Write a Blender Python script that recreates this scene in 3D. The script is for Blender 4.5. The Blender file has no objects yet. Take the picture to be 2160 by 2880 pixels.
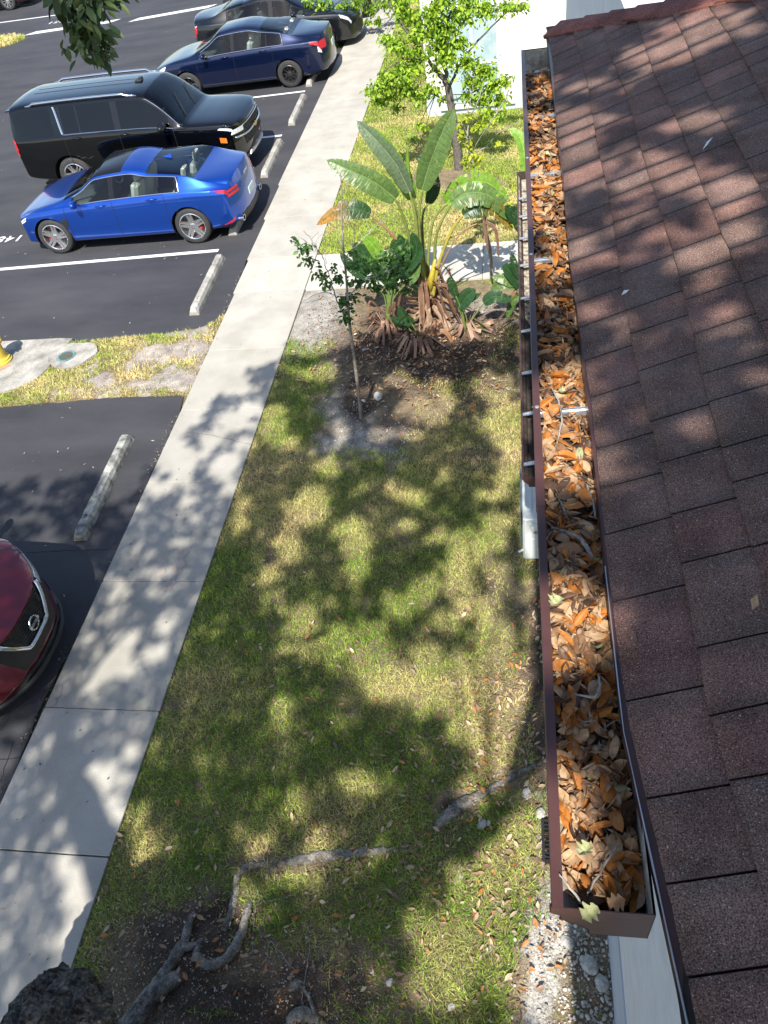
import bpy, bmesh, math, random
import numpy as np
from mathutils import Vector, Matrix, Euler

# ------------------------------------------------------------------ camera, world, sun, exposure
SC = bpy.context.scene
COL = SC.collection
CAMH = 6.25
R3 = np.array([[0.9846923264, -0.0130400240, -0.1738130607],
               [0.1107214384, -0.7233632597, 0.6815323599],
               [-0.1346172, -0.6903445171, -0.7108464407]])      # rows: world X, Y, Z in image axes (right, down, forward)
cd = bpy.data.cameras.new('camera'); cam = bpy.data.objects.new('camera', cd); COL.objects.link(cam)
cd.sensor_fit = 'VERTICAL'; cd.sensor_height = 36.0; cd.lens = 36.0 * 2163 / 2880
cd.clip_start = 0.05; cd.clip_end = 400
m = Matrix.Identity(4)
for i in range(3):
    m[i][0] = R3[i, 0]; m[i][1] = -R3[i, 1]; m[i][2] = -R3[i, 2]
m[2][3] = CAMH
cam.matrix_world = m
SC.camera = cam
SC.render.resolution_x = 768; SC.render.resolution_y = 1024

SUN_D = Vector((0.02, 0.80, -1.0)).normalized()                 # the way the light travels
w = bpy.data.worlds.new('World'); SC.world = w; w.use_nodes = True
nt = w.node_tree; bg = nt.nodes['Background']
sky = nt.nodes.new('ShaderNodeTexSky'); sky.sky_type = 'NISHITA'; sky.sun_disc = False
sky.sun_elevation = math.asin(-SUN_D.z)
sky.sun_rotation = math.atan2(-SUN_D.x, -SUN_D.y)
nt.links.new(sky.outputs[0], bg.inputs[0]); bg.inputs[1].default_value = 0.125
sd = bpy.data.lights.new('sun', 'SUN'); sd.energy = 5.0; sd.angle = math.radians(0.53); sd.color = (1.0, 0.95, 0.86)
sun = bpy.data.objects.new('sun', sd); COL.objects.link(sun); sun.location = (0, -10, 20)
sun.rotation_euler = (-SUN_D).to_track_quat('Z', 'Y').to_euler()
SC.view_settings.view_transform = 'Standard'; SC.view_settings.look = 'None'
SC.view_settings.exposure = 0.80; SC.view_settings.gamma = 1.0

rnd = random.Random(7)
rng = np.random.default_rng(11)
D = 1.302                                                       # working sketch units -> photo pixels

# ------------------------------------------------------------------ helpers: points
def ray(x, y):
    return R3 @ np.array([x * D - 1080.0, y * D - 1440.0, 2163.0])
def atz(x, y, z=0.0):
    d = ray(x, y); t = (z - CAMH) / d[2]
    return Vector((d[0] * t, d[1] * t, z))
def aty(x, y, Y):
    d = ray(x, y); t = Y / d[1]
    return Vector((d[0] * t, Y, CAMH + d[2] * t))
def proj(P):
    """world points (n,3) -> sketch coordinates (n,2)"""
    P = np.atleast_2d(np.asarray(P, float)) - np.array([0, 0, CAMH])
    c = P @ R3
    return np.stack([(1080 + c[:, 0] / c[:, 2] * 2163) / D, (1440 + c[:, 1] / c[:, 2] * 2163) / D], 1)

def vnoise(x, y, seed=0, scale=1.0):
    """smooth value noise, numpy, 0..1"""
    r = np.random.default_rng(seed); T = r.random((64, 64))
    x = np.asarray(x) * scale; y = np.asarray(y) * scale
    xi = np.floor(x).astype(int); yi = np.floor(y).astype(int); fx = x - xi; fy = y - yi
    fx = fx * fx * (3 - 2 * fx); fy = fy * fy * (3 - 2 * fy)
    a = T[xi % 64, yi % 64]; b = T[(xi + 1) % 64, yi % 64]; c = T[xi % 64, (yi + 1) % 64]; d = T[(xi + 1) % 64, (yi + 1) % 64]
    return (a * (1 - fx) + b * fx) * (1 - fy) + (c * (1 - fx) + d * fx) * fy
def fnoise(x, y, seed=0, scale=1.0, oct=3):
    s = 0; a = 0.5; t = 0
    for o in range(oct):
        s = s + a * vnoise(x, y, seed + o, scale * 2 ** o); t += a; a *= 0.5
    return s / t

# ------------------------------------------------------------------ helpers: objects
def tag(o, label=None, cat=None, group=None, kind=None):
    if label: o['label'] = label
    if cat: o['category'] = cat
    if group: o['group'] = group
    if kind: o['kind'] = kind
    return o
def empty(name, loc=(0, 0, 0), rz=0, parent=None):
    o = bpy.data.objects.new(name, None); COL.objects.link(o); o.location = loc; o.rotation_euler = (0, 0, rz)
    o.empty_display_size = 0.1
    if parent: o.parent = parent
    return o
def link_mesh(name, me, parent=None):
    o = bpy.data.objects.new(name, me); COL.objects.link(o)
    if parent: o.parent = parent
    return o
def copy_tree(o, parent=None):
    c = o.copy(); COL.objects.link(c); c.parent = parent
    for ch in list(o.children): copy_tree(ch, c)
    return c
class MB:
    def __init__(s): s.v = []; s.f = []; s.mi = []; s.c = []; s.col = None
    def add(s, vs, fs, mi=0):
        b = len(s.v); s.v.extend([tuple(p) for p in vs]); s.f.extend([tuple(b + i for i in f) for f in fs]); s.mi.extend([mi] * len(fs))
        s.c.extend([s.col or (1, 1, 1)] * len(vs)); return s
    def box(s, lo, hi, mi=0, M=None):
        x0, y0, z0 = lo; x1, y1, z1 = hi
        vs = [Vector(p) for p in ((x0, y0, z0), (x1, y0, z0), (x1, y1, z0), (x0, y1, z0), (x0, y0, z1), (x1, y0, z1), (x1, y1, z1), (x0, y1, z1))]
        if M: vs = [M @ p for p in vs]
        return s.add(vs, [(0, 3, 2, 1), (4, 5, 6, 7), (0, 1, 5, 4), (1, 2, 6, 5), (2, 3, 7, 6), (3, 0, 4, 7)], mi)
    def bbox(s, lo, hi, b=0.01, mi=0, M=None):
        """box with chamfered vertical and top edges"""
        x0, y0, z0 = lo; x1, y1, z1 = hi
        def ring(i, z): return [(x0 + i + b, y0 + i, z), (x1 - i - b, y0 + i, z), (x1 - i, y0 + i + b, z), (x1 - i, y1 - i - b, z), (x1 - i - b, y1 - i, z), (x0 + i + b, y1 - i, z), (x0 + i, y1 - i - b, z), (x0 + i, y0 + i + b, z)]
        vs = ring(b * .6, z0) + ring(0, z0 + b * .6) + ring(0, z1 - b * .6) + ring(b * .6, z1)
        vs = [Vector(p) for p in vs]
        if M: vs = [M @ p for p in vs]
        fs = [tuple(reversed(range(8))), tuple(range(24, 32))]
        for k in range(3):
            for i in range(8): fs.append((k * 8 + i, k * 8 + (i + 1) % 8, k * 8 + 8 + (i + 1) % 8, k * 8 + 8 + i))
        return s.add(vs, fs, mi)
    def tube(s, pts, rad, n=8, mi=0, cap=True, jit=0.0):
        pts = [Vector(p) for p in pts]
        if not hasattr(rad, '__len__'): rad = [rad] * len(pts)
        vs = []; up = Vector((0.13, 0.31, 0.94)).normalized()
        for i, p in enumerate(pts):
            t = (pts[min(i + 1, len(pts) - 1)] - pts[max(i - 1, 0)])
            t = t.normalized() if t.length > 1e-9 else Vector((0, 0, 1))
            a = t.cross(up)
            if a.length < 0.05: a = t.cross(Vector((1, 0, 0)))
            a.normalize(); b = a.cross(t)
            for k in range(n):
                g = 2 * math.pi * k / n; r = rad[i] * (1 + jit * rnd.uniform(-1, 1))
                vs.append(p + a * (math.cos(g) * r) + b * (math.sin(g) * r))
        fs = []
        for i in range(len(pts) - 1):
            for k in range(n): fs.append((i * n + k, i * n + (k + 1) % n, (i + 1) * n + (k + 1) % n, (i + 1) * n + k))
        if cap: fs.append(tuple(reversed(range(n)))); fs.append(tuple(range((len(pts) - 1) * n, len(pts) * n)))
        return s.add(vs, fs, mi)
    def lathe(s, prof, n=24, mi=0, M=None, caps=True):
        """profile [(r,z)] around Z"""
        vs = []
        for r, z in prof:
            for k in range(n):
                g = 2 * math.pi * k / n; vs.append(Vector((r * math.cos(g), r * math.sin(g), z)))
        if M: vs = [M @ p for p in vs]
        fs = [(i * n + k, i * n + (k + 1) % n, (i + 1) * n + (k + 1) % n, (i + 1) * n + k) for i in range(len(prof) - 1) for k in range(n)]
        if caps and prof[0][0] > 1e-4: fs.append(tuple(reversed(range(n))))
        if caps and prof[-1][0] > 1e-4: fs.append(tuple(range((len(prof) - 1) * n, len(prof) * n)))
        return s.add(vs, fs, mi)
    def prism(s, poly, z0, z1, mi=0, M=None):
        n = len(poly); vs = [Vector((p[0], p[1], z0)) for p in poly] + [Vector((p[0], p[1], z1)) for p in poly]
        if M: vs = [M @ p for p in vs]
        return s.add(vs, [tuple(reversed(range(n))), tuple(range(n, 2 * n))] + [(i, (i + 1) % n, n + (i + 1) % n, n + i) for i in range(n)], mi)
    def build(s, name, mats, parent=None, smooth=False, colors=False):
        me = bpy.data.meshes.new(name); me.from_pydata([tuple(v) for v in s.v], [], s.f)
        if not isinstance(mats, (list, tuple)): mats = [mats]
        for mt in mats: me.materials.append(mt)
        if len(mats) > 1: me.polygons.foreach_set('material_index', s.mi)
        if smooth: me.polygons.foreach_set('use_smooth', [True] * len(s.f))
        if colors:
            ca = me.color_attributes.new('col', 'FLOAT_COLOR', 'POINT')
            a = np.ones((len(s.v), 4), np.float32); a[:, :3] = np.array(s.c); ca.data.foreach_set('color', a.ravel())
        me.update()
        return link_mesh(name, me, parent)
def np_mesh(name, V, F, mats, parent=None, col=None, smooth=False, mi=None):
    """V (n,3); F (m,k) same-size faces; col (n,3)"""
    V = np.asarray(V, np.float32); F = np.asarray(F, np.int32)
    me = bpy.data.meshes.new(name); me.vertices.add(len(V)); me.vertices.foreach_set('co', V.ravel())
    k = F.shape[1]; me.loops.add(F.size); me.loops.foreach_set('vertex_index', F.ravel())
    me.polygons.add(len(F)); me.polygons.foreach_set('loop_start', np.arange(0, F.size, k, dtype=np.int32))
    me.polygons.foreach_set('loop_total', np.full(len(F), k, np.int32))
    if smooth: me.polygons.foreach_set('use_smooth', np.ones(len(F), bool))
    if not isinstance(mats, (list, tuple)): mats = [mats]
    for mt in mats: me.materials.append(mt)
    if mi is not None: me.polygons.foreach_set('material_index', np.asarray(mi, np.int32))
    if col is not None:
        ca = me.color_attributes.new('col', 'FLOAT_COLOR', 'POINT')
        a = np.ones((len(V), 4), np.float32); a[:, :3] = col; ca.data.foreach_set('color', a.ravel())
    me.update(calc_edges=True)
    return link_mesh(name, me, parent)
def rotmats(yaw, pitch, roll):
    cz, sz = np.cos(yaw), np.sin(yaw); cy, sy = np.cos(pitch), np.sin(pitch); cx, sx = np.cos(roll), np.sin(roll)
    M = np.empty((len(yaw), 3, 3))
    M[:, 0, 0] = cz * cy; M[:, 0, 1] = cz * sy * sx - sz * cx; M[:, 0, 2] = cz * sy * cx + sz * sx
    M[:, 1, 0] = sz * cy; M[:, 1, 1] = sz * sy * sx + cz * cx; M[:, 1, 2] = sz * sy * cx - cz * sx
    M[:, 2, 0] = -sy; M[:, 2, 1] = cy * sx; M[:, 2, 2] = cy * cx
    return M
def scatter(TV, TF, pos, M, sc, colr):
    """merge n copies of template (TV,TF)"""
    TV = np.asarray(TV, float); TF = np.asarray(TF); n = len(pos)
    sc = np.asarray(sc, float)
    if sc.ndim == 1: sc = np.repeat(sc[:, None], 3, 1)
    V = np.einsum('nij,nkj->nki', M, TV[None] * sc[:, None, :]) + np.asarray(pos)[:, None, :]
    F = TF[None] + (np.arange(n) * len(TV))[:, None, None]
    C = np.repeat(np.asarray(colr)[:, None, :], len(TV), 1)
    return V.reshape(-1, 3), F.reshape(-1, TF.shape[1]), C.reshape(-1, 3)

# ------------------------------------------------------------------ materials
def newmat(name):
    mt = bpy.data.materials.new(name); mt.use_nodes = True
    return mt, mt.node_tree, mt.node_tree.nodes['Principled BSDF']
def N(nt, typ, **kw):
    n = nt.nodes.new(typ)
    for k, v in kw.items():
        if k in n.inputs.keys() if hasattr(n.inputs, 'keys') else False: n.inputs[k].default_value = v
        else: setattr(n, k, v)
    return n
def rgba(c): return (c[0], c[1], c[2], 1)
def surf_mat(name, c1, c2=None, rough=0.6, scale=5, metal=0.0, bump=0.0, bscale=None, spec=0.5, detail=6, c3=None, fine=0.0, fscale=200, attr=False, coat=0.0, lo=0.35, hi=0.65, transl=0.0, stretch=None, speck=None):
    mt, nt, p = newmat(name)
    tc = N(nt, 'ShaderNodeTexCoord'); co = tc.outputs['Object']
    if stretch:
        mp = N(nt, 'ShaderNodeMapping'); mp.inputs['Scale'].default_value = stretch; nt.links.new(co, mp.inputs[0]); co = mp.outputs[0]
    c2 = c2 or c1
    nz = N(nt, 'ShaderNodeTexNoise'); nz.inputs['Scale'].default_value = scale; nz.inputs['Detail'].default_value = detail; nz.inputs['Roughness'].default_value = 0.6
    nt.links.new(co, nz.inputs['Vector'])
    cr = N(nt, 'ShaderNodeValToRGB'); e = cr.color_ramp.elements
    e[0].position = lo; e[0].color = rgba(c1); e[1].position = hi; e[1].color = rgba(c2)
    if c3: x = e.new((lo + hi) / 2); x.color = rgba(c3)
    nt.links.new(nz.outputs['Fac'], cr.inputs[0]); out = cr.outputs[0]
    if attr:
        at = N(nt, 'ShaderNodeAttribute'); at.attribute_name = 'col'
        mx = N(nt, 'ShaderNodeMix'); mx.data_type = 'RGBA'; mx.blend_type = 'MULTIPLY'; mx.inputs[0].default_value = 1
        nt.links.new(at.outputs['Color'], mx.inputs[6]); nt.links.new(out, mx.inputs[7]); out = mx.outputs[2]
    if fine:
        nf = N(nt, 'ShaderNodeTexNoise'); nf.inputs['Scale'].default_value = fscale; nf.inputs['Detail'].default_value = 2
        nt.links.new(co, nf.inputs['Vector'])
        mr = N(nt, 'ShaderNodeMapRange'); mr.inputs[1].default_value = 0.3; mr.inputs[2].default_value = 0.7; mr.inputs[3].default_value = 1 - fine; mr.inputs[4].default_value = 1 + fine
        nt.links.new(nf.outputs['Fac'], mr.inputs[0])
        mx = N(nt, 'ShaderNodeMix'); mx.data_type = 'RGBA'; mx.blend_type = 'MULTIPLY'; mx.inputs[0].default_value = 1
        nt.links.new(out, mx.inputs[6]); nt.links.new(mr.outputs[0], mx.inputs[7]); out = mx.outputs[2]
    if speck:
        sc_, thr, sc_c = speck
        vo = N(nt, 'ShaderNodeTexNoise'); vo.inputs['Scale'].default_value = sc_; vo.inputs['Detail'].default_value = 1
        nt.links.new(co, vo.inputs['Vector'])
        gt = N(nt, 'ShaderNodeMapRange'); gt.inputs[1].default_value = thr; gt.inputs[2].default_value = thr + 0.03
        nt.links.new(vo.outputs['Fac'], gt.inputs[0])
        mx = N(nt, 'ShaderNodeMix'); mx.data_type = 'RGBA'
        nt.links.new(gt.outputs[0], mx.inputs[0]); nt.links.new(out, mx.inputs[6]); mx.inputs[7].default_value = rgba(sc_c); out = mx.outputs[2]
    nt.links.new(out, p.inputs['Base Color'])
    p.inputs['Roughness'].default_value = rough; p.inputs['Metallic'].default_value = metal
    p.inputs['Specular IOR Level'].default_value = spec
    if coat: p.inputs['Coat Weight'].default_value = coat; p.inputs['Coat Roughness'].default_value = 0.03
    if bump:
        nb = N(nt, 'ShaderNodeTexNoise'); nb.inputs['Scale'].default_value = bscale or scale * 4; nb.inputs['Detail'].default_value = 5
        nt.links.new(co, nb.inputs['Vector'])
        bp = N(nt, 'ShaderNodeBump'); bp.inputs['Strength'].default_value = 1.0; bp.inputs['Distance'].default_value = bump
        nt.links.new(nb.outputs['Fac'], bp.inputs['Height']); nt.links.new(bp.outputs[0], p.inputs['Normal'])
    if transl:
        tr = N(nt, 'ShaderNodeBsdfTranslucent'); nt.links.new(out, tr.inputs[0])
        ms = N(nt, 'ShaderNodeMixShader'); ms.inputs[0].default_value = transl
        o = nt.nodes['Material Output']; nt.links.new(p.outputs[0], ms.inputs[1]); nt.links.new(tr.outputs[0], ms.inputs[2]); nt.links.new(ms.outputs[0], o.inputs[0])
    return mt
def glass_mat(name, tint, gloss=0.04):
    mt, nt, p = newmat(name); nt.nodes.remove(p)
    tr = N(nt, 'ShaderNodeBsdfTransparent'); tr.inputs[0].default_value = rgba(tint)
    gl = N(nt, 'ShaderNodeBsdfGlossy'); gl.inputs['Roughness'].default_value = gloss; gl.inputs[0].default_value = (1, 1, 1, 1)
    fr = N(nt, 'ShaderNodeFresnel'); fr.inputs[0].default_value = 1.5
    ms = N(nt, 'ShaderNodeMixShader'); nt.links.new(fr.outputs[0], ms.inputs[0]); nt.links.new(tr.outputs[0], ms.inputs[1]); nt.links.new(gl.outputs[0], ms.inputs[2])
    nt.links.new(ms.outputs[0], nt.nodes['Material Output'].inputs[0])
    return mt
def car_paint(name, c, flake=0.5, r0=0.26):
    mt, nt, p = newmat(name)
    p.inputs['Base Color'].default_value = rgba(c); p.inputs['Metallic'].default_value = flake; p.inputs['Roughness'].default_value = 0.32
    p.inputs['Coat Weight'].default_value = 1.0; p.inputs['Coat Roughness'].default_value = 0.02
    tc = N(nt, 'ShaderNodeTexCoord'); nz = N(nt, 'ShaderNodeTexNoise'); nz.inputs['Scale'].default_value = 3; nt.links.new(tc.outputs['Object'], nz.inputs['Vector'])
    mr = N(nt, 'ShaderNodeMapRange'); mr.inputs[3].default_value = r0; mr.inputs[4].default_value = r0 * 1.4; p.inputs['Specular IOR Level'].default_value = 0.5 if r0 > .2 else 0.1
    nt.links.new(nz.outputs['Fac'], mr.inputs[0]); nt.links.new(mr.outputs[0], p.inputs['Roughness'])
    return mt

M = {}
M['asphalt'] = surf_mat('asphalt', (0.031, 0.031, 0.036), (0.062, 0.062, 0.068), rough=0.72, scale=0.9, detail=12, stretch=(.5, 1.3, 1), lo=.3, hi=.72, bump=0.004, bscale=120, fine=0.35, fscale=260, spec=0.35, speck=(180, 0.74, (0.16, 0.16, 0.17)))
M['concrete'] = surf_mat('concrete', (0.335, 0.317, 0.278), (0.415, 0.395, 0.352), rough=0.9, scale=1.8, detail=10, bump=0.002, bscale=60, fine=0.10, fscale=150, attr=True, spec=0.3)
M['concrete_old'] = surf_mat('concrete_old', (0.20, 0.19, 0.17), (0.42, 0.40, 0.36), rough=0.92, scale=4, detail=12, bump=0.004, bscale=50, fine=0.25, fscale=110, c3=(0.31, 0.295, 0.265), spec=0.3)
M['stop_dirty'] = surf_mat('stop_dirty', (0.09, 0.09, 0.08), (0.42, 0.42, 0.38), rough=0.9, scale=7, detail=12, bump=0.006, bscale=40, fine=0.25, c3=(0.25, 0.25, 0.23))
M['paint_line'] = surf_mat('paint_line', (0.62, 0.62, 0.62), (0.78, 0.78, 0.77), rough=0.7, scale=9, detail=10, fine=0.1)
M['soil'] = surf_mat('soil', (0.75, 0.75, 0.75), (1.2, 1.2, 1.2), rough=1.0, scale=9, detail=12, bump=0.02, bscale=45, fine=0.45, fscale=90, attr=True, spec=0.1)
M['grass'] = surf_mat('grass', (0.85, 0.85, 0.85), (1.15, 1.15, 1.15), rough=0.55, scale=3, attr=True, spec=0.25, transl=0.30)
M['leaf'] = surf_mat('leaf', (0.9, 0.9, 0.9), (1.1, 1.1, 1.1), rough=0.45, scale=8, attr=True, spec=0.4, transl=0.35)
M['oakleaf'] = surf_mat('oakleaf', (0.8, 0.8, 0.8), (1.2, 1.2, 1.2), rough=0.5, scale=8, attr=True, spec=0.4, transl=0.12)
M['bark'] = surf_mat('bark', (0.035, 0.031, 0.027), (0.22, 0.20, 0.175), rough=0.95, scale=16, detail=14, bump=0.09, bscale=22, fine=0.5, fscale=40, stretch=(1.6, 1.6, 0.7), spec=0.15)
M['root'] = surf_mat('root', (0.085, 0.078, 0.068), (0.31, 0.285, 0.25), rough=0.95, scale=14, detail=12, bump=0.02, bscale=30, fine=0.4, fscale=90, spec=0.15)
M['sapbark'] = surf_mat('sapbark', (0.16, 0.14, 0.115), (0.34, 0.31, 0.26), rough=0.9, scale=14, detail=8, bump=0.004, bscale=60)
M['twig'] = surf_mat('twig', (0.13, 0.12, 0.105), (0.42, 0.39, 0.35), rough=0.9, scale=60, detail=6, bump=0.001, bscale=200)
M['treebark'] = surf_mat('treebark', (0.07, 0.06, 0.05), (0.16, 0.14, 0.12), rough=0.9, scale=14, detail=8, bump=0.006, bscale=50)
M['shingle'] = surf_mat('shingle', (0.70, 0.67, 0.65), (1.32, 1.28, 1.26), rough=0.95, scale=7, detail=10, bump=0.0022, bscale=460, fine=0.80, fscale=460, attr=True, spec=0.2, speck=(330, 0.69, (0.50, 0.44, 0.42)))
M['roofdark'] = surf_mat('roofdark', (0.018, 0.015, 0.014), (0.035, 0.028, 0.026), rough=0.95, scale=30)
M['brownmetal'] = surf_mat('brownmetal', (0.070, 0.030, 0.028), (0.085, 0.038, 0.034), rough=0.35, scale=12, spec=0.5, bump=0.0004, bscale=60)
M['cream'] = surf_mat('cream', (0.36, 0.32, 0.25), (0.60, 0.56, 0.48), rough=0.6, scale=30, detail=8, fine=0.2, fscale=90)
M['alum'] = surf_mat('alum', (0.62, 0.63, 0.64), (0.75, 0.76, 0.77), rough=0.32, metal=0.85, scale=25)
M['chrome'] = surf_mat('chrome', (0.75, 0.76, 0.78), rough=0.08, metal=1.0)
M['wall'] = surf_mat('wall', (0.60, 0.58, 0.545), (0.68, 0.66, 0.62), rough=0.9, scale=2.5, detail=8, bump=0.006, bscale=28)
M['wallband'] = surf_mat('wallband', (0.42, 0.47, 0.53), (0.48, 0.53, 0.585), rough=0.9, scale=2.5, detail=8, bump=0.005, bscale=28)
M['whitepaint'] = surf_mat('whitepaint', (0.62, 0.64, 0.66), (0.72, 0.73, 0.74), rough=0.7, scale=6, detail=8, stretch=(20, 1, 1), fine=0.04)
M['whiteframe'] = surf_mat('whiteframe', (0.78, 0.78, 0.76), (0.82, 0.82, 0.80), rough=0.5, scale=3)
M['blind'] = surf_mat('blind', (0.26, 0.37, 0.40), (0.42, 0.52, 0.54), rough=0.6, scale=4)
M['acwhite'] = surf_mat('acwhite', (0.60, 0.62, 0.60), (0.68, 0.70, 0.68), rough=0.45, scale=8)
M['black'] = surf_mat('black', (0.012, 0.012, 0.012), (0.02, 0.02, 0.02), rough=0.5, scale=10)
M['blackgloss'] = surf_mat('blackgloss', (0.008, 0.008, 0.009), rough=0.12)
M['rubber'] = surf_mat('rubber', (0.022, 0.022, 0.023), (0.035, 0.035, 0.036), rough=0.8, scale=12)
M['seat_light'] = surf_mat('seat_light', (0.50, 0.48, 0.43), (0.56, 0.54, 0.49), rough=0.7, scale=5)
M['seat_dark'] = surf_mat('seat_dark', (0.07, 0.07, 0.07), (0.10, 0.10, 0.10), rough=0.7, scale=5)
M['rim'] = surf_mat('rim', (0.55, 0.55, 0.56), (0.62, 0.62, 0.63), rough=0.25, metal=0.9)
M['rimdark'] = surf_mat('rimdark', (0.02, 0.02, 0.02), (0.03, 0.03, 0.03), rough=0.35)
M['red'] = surf_mat('red', (0.45, 0.01, 0.015), (0.5, 0.015, 0.02), rough=0.2, coat=1.0)
M['lens'] = surf_mat('lens', (0.55, 0.57, 0.60), (0.75, 0.77, 0.80), rough=0.12, scale=20, coat=1.0)
M['amber'] = surf_mat('amber', (0.75, 0.16, 0.02), (0.8, 0.2, 0.03), rough=0.25, coat=1.0)
M['hydrant'] = surf_mat('hydrant', (0.50, 0.36, 0.04), (0.62, 0.46, 0.07), rough=0.55, scale=12, bump=0.003, bscale=60, fine=0.12, fscale=60)
M['brass'] = surf_mat('brass', (0.05, 0.16, 0.17), (0.16, 0.30, 0.30), rough=0.6, scale=30, fine=0.4, fscale=80)
M['stone'] = surf_mat('stone', (0.42, 0.40, 0.36), (0.62, 0.60, 0.55), rough=0.95, scale=20, attr=True, bump=0.01, bscale=60)
M['glass'] = glass_mat('glass', (0.66, 0.76, 0.75))
M['glass_dark'] = glass_mat('glass_dark', (0.012, 0.013, 0.014))
M['plate'] = surf_mat('plate', (0.5, 0.62, 0.56), (0.62, 0.7, 0.66), rough=0.5, scale=30)

# ------------------------------------------------------------------ the ground
def sheet(name, x0, x1, y0, y1, z, mt):
    o = MB().add([(x0, y0, z), (x1, y0, z), (x1, y1, z), (x0, y1, z)], [(0, 1, 2, 3)]).build(name, mt)
    return tag(o, kind='structure')
SWL, SWR = -4.60, -3.40
sheet('ground', -250, 250, -150, 250, -0.05, surf_mat('far_ground', (0.05, 0.07, 0.025), (0.12, 0.12, 0.05), rough=1, scale=0.5))
lot = MB()
# the lot sheet has a ragged east edge along the sidewalk
ys = np.arange(-20, 60.01, 0.06); ex = -4.60 - 0.16 * (fnoise(ys, ys * 0, 3, 0.9) - 0.35) * (np.clip((ys - 1) / 3, 0, 1)) - 0.03 * fnoise(ys, ys * 0, 9, 7)
ex = np.minimum(ex, -4.585)
for i, y in enumerate(ys): lot.v += [(-70, y, 0.0), (ex[i], y, 0.0)]; lot.c += [(1, 1, 1)] * 2
for i in range(len(ys) - 1): lot.f.append((2 * i, 2 * i + 1, 2 * i + 3, 2 * i + 2)); lot.mi.append(0)
tag(lot.build('parking_lot', M['asphalt']), kind='structure')
# thin saw joints and cracks in the asphalt, slightly proud dark lines
cr = MB()
def crack(pts, wd=0.006, z=0.004, mb=None):
    mb = mb if mb is not None else cr
    P = []
    for a, b in zip(pts[:-1], pts[1:]):
        n = max(2, int((Vector(b) - Vector(a)).length / 0.06))
        for k in range(n): P.append(Vector(a).lerp(Vector(b), k / n))
    P.append(Vector(pts[-1])); P = [Vector((p[0] + rnd.uniform(-.008, .008), p[1] + rnd.uniform(-.008, .008), z)) for p in P]
    vs = []
    for i, p in enumerate(P):
        t = (P[min(i + 1, len(P) - 1)] - P[max(i - 1, 0)]).normalized(); n = Vector((-t.y, t.x, 0)); wv = wd * rnd.uniform(.5, 1.2)
        vs += [p + n * wv / 2, p - n * wv / 2]
    mb.add(vs, [(2 * i, 2 * i + 1, 2 * i + 3, 2 * i + 2) for i in range(len(P) - 1)])
g2 = lambda x, y: tuple(atz(x, y)[:2]) + (0,)
crack([g2(440, 885), g2(415, 960), g2(395, 1000), g2(370, 1045)])
crack([g2(40, 1195), g2(190, 1188), g2(330, 1186)], 0.008)
crack([g2(140, 1428), g2(190, 1432), g2(215, 1432)], 0.008)
crack([g2(0, 1640), g2(60, 1636)], 0.008)
crack([g2(30, 1600), g2(10, 1660), g2(0, 1690)], 0.006)
o = cr.build('asphalt_cracks', surf_mat('crackmat', (0.008, 0.008, 0.009), rough=0.9)); tag(o, kind='structure')

# painted lines
pl = MB()
def line(x0, y0, x1, y1, wd, skew=0):
    d = (Vector((x1, y1, 0)) - Vector((x0, y0, 0))).normalized(); n = Vector((-d.y, d.x, 0)) * wd / 2
    a = Vector((x0, y0, .004)); b = Vector((x1, y1, .004))
    pl.add([a - n - d * skew, b - n, b + n + d * skew, a + n], [(0, 1, 2, 3)])
line(-9.98, 12.53, -5.33, 12.63, 0.10)
line(-9.9, 15.28, -5.33, 15.30, 0.10)
line(-9.9, 17.93, -5.25, 17.97, 0.10)
line(-9.9, 20.72, -5.24, 20.86, 0.10)
line(-9.9, 23.5, -5.24, 23.5, 0.10)
line(-9.9, 26.2, -5.24, 26.2, 0.10)
line(-9.9, 28.9, -5.24, 28.9, 0.10)
line(-17.45, 30.78, -14.45, 30.95, 0.36, 0.35)
line(-13.3, 30.75, -10.78, 31.20, 0.34, 0.35)
line(-22.5, 33.25, -17.65, 33.18, 0.11); line(-25, 35.75, -19.9, 35.9, 0.11); line(-25, 38.4, -19.9, 38.5, 0.11)
o = pl.build('painted_lines', M['paint_line']); tag(o, kind='structure')
def ground_text(s, x, y, size, rz):
    cu = bpy.data.curves.new('txt', 'FONT'); cu.body = s; cu.size = size; cu.align_x = 'CENTER'; cu.align_y = 'CENTER'; cu.offset = size * 0.012; cu.space_character = 1.15
    t = bpy.data.objects.new('txt', cu); COL.objects.link(t)
    dg = bpy.context.evaluated_depsgraph_get(); me = bpy.data.meshes.new_from_object(t.evaluated_get(dg)); bpy.data.objects.remove(t)
    me.materials.append(M['paint_line']) if not me.materials else None
    me.materials.clear(); me.materials.append(M['paint_line'])
    o = link_mesh('space_number', me); o.location = (x, y, .005); o.rotation_euler = (0, 0, rz)
    return tag(o, kind='structure')
ground_text('148', -10.12, 13.82, 0.36, math.radians(180))
ground_text('150', -9.95, 19.35, 0.36, math.radians(180))
ground_text('151', -9.95, 22.3, 0.36, math.radians(180))
ground_text('152', -9.95, 25.0, 0.36, math.radians(180))
ground_text('123', -17.1, 32.0, 0.42, 0)

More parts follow.
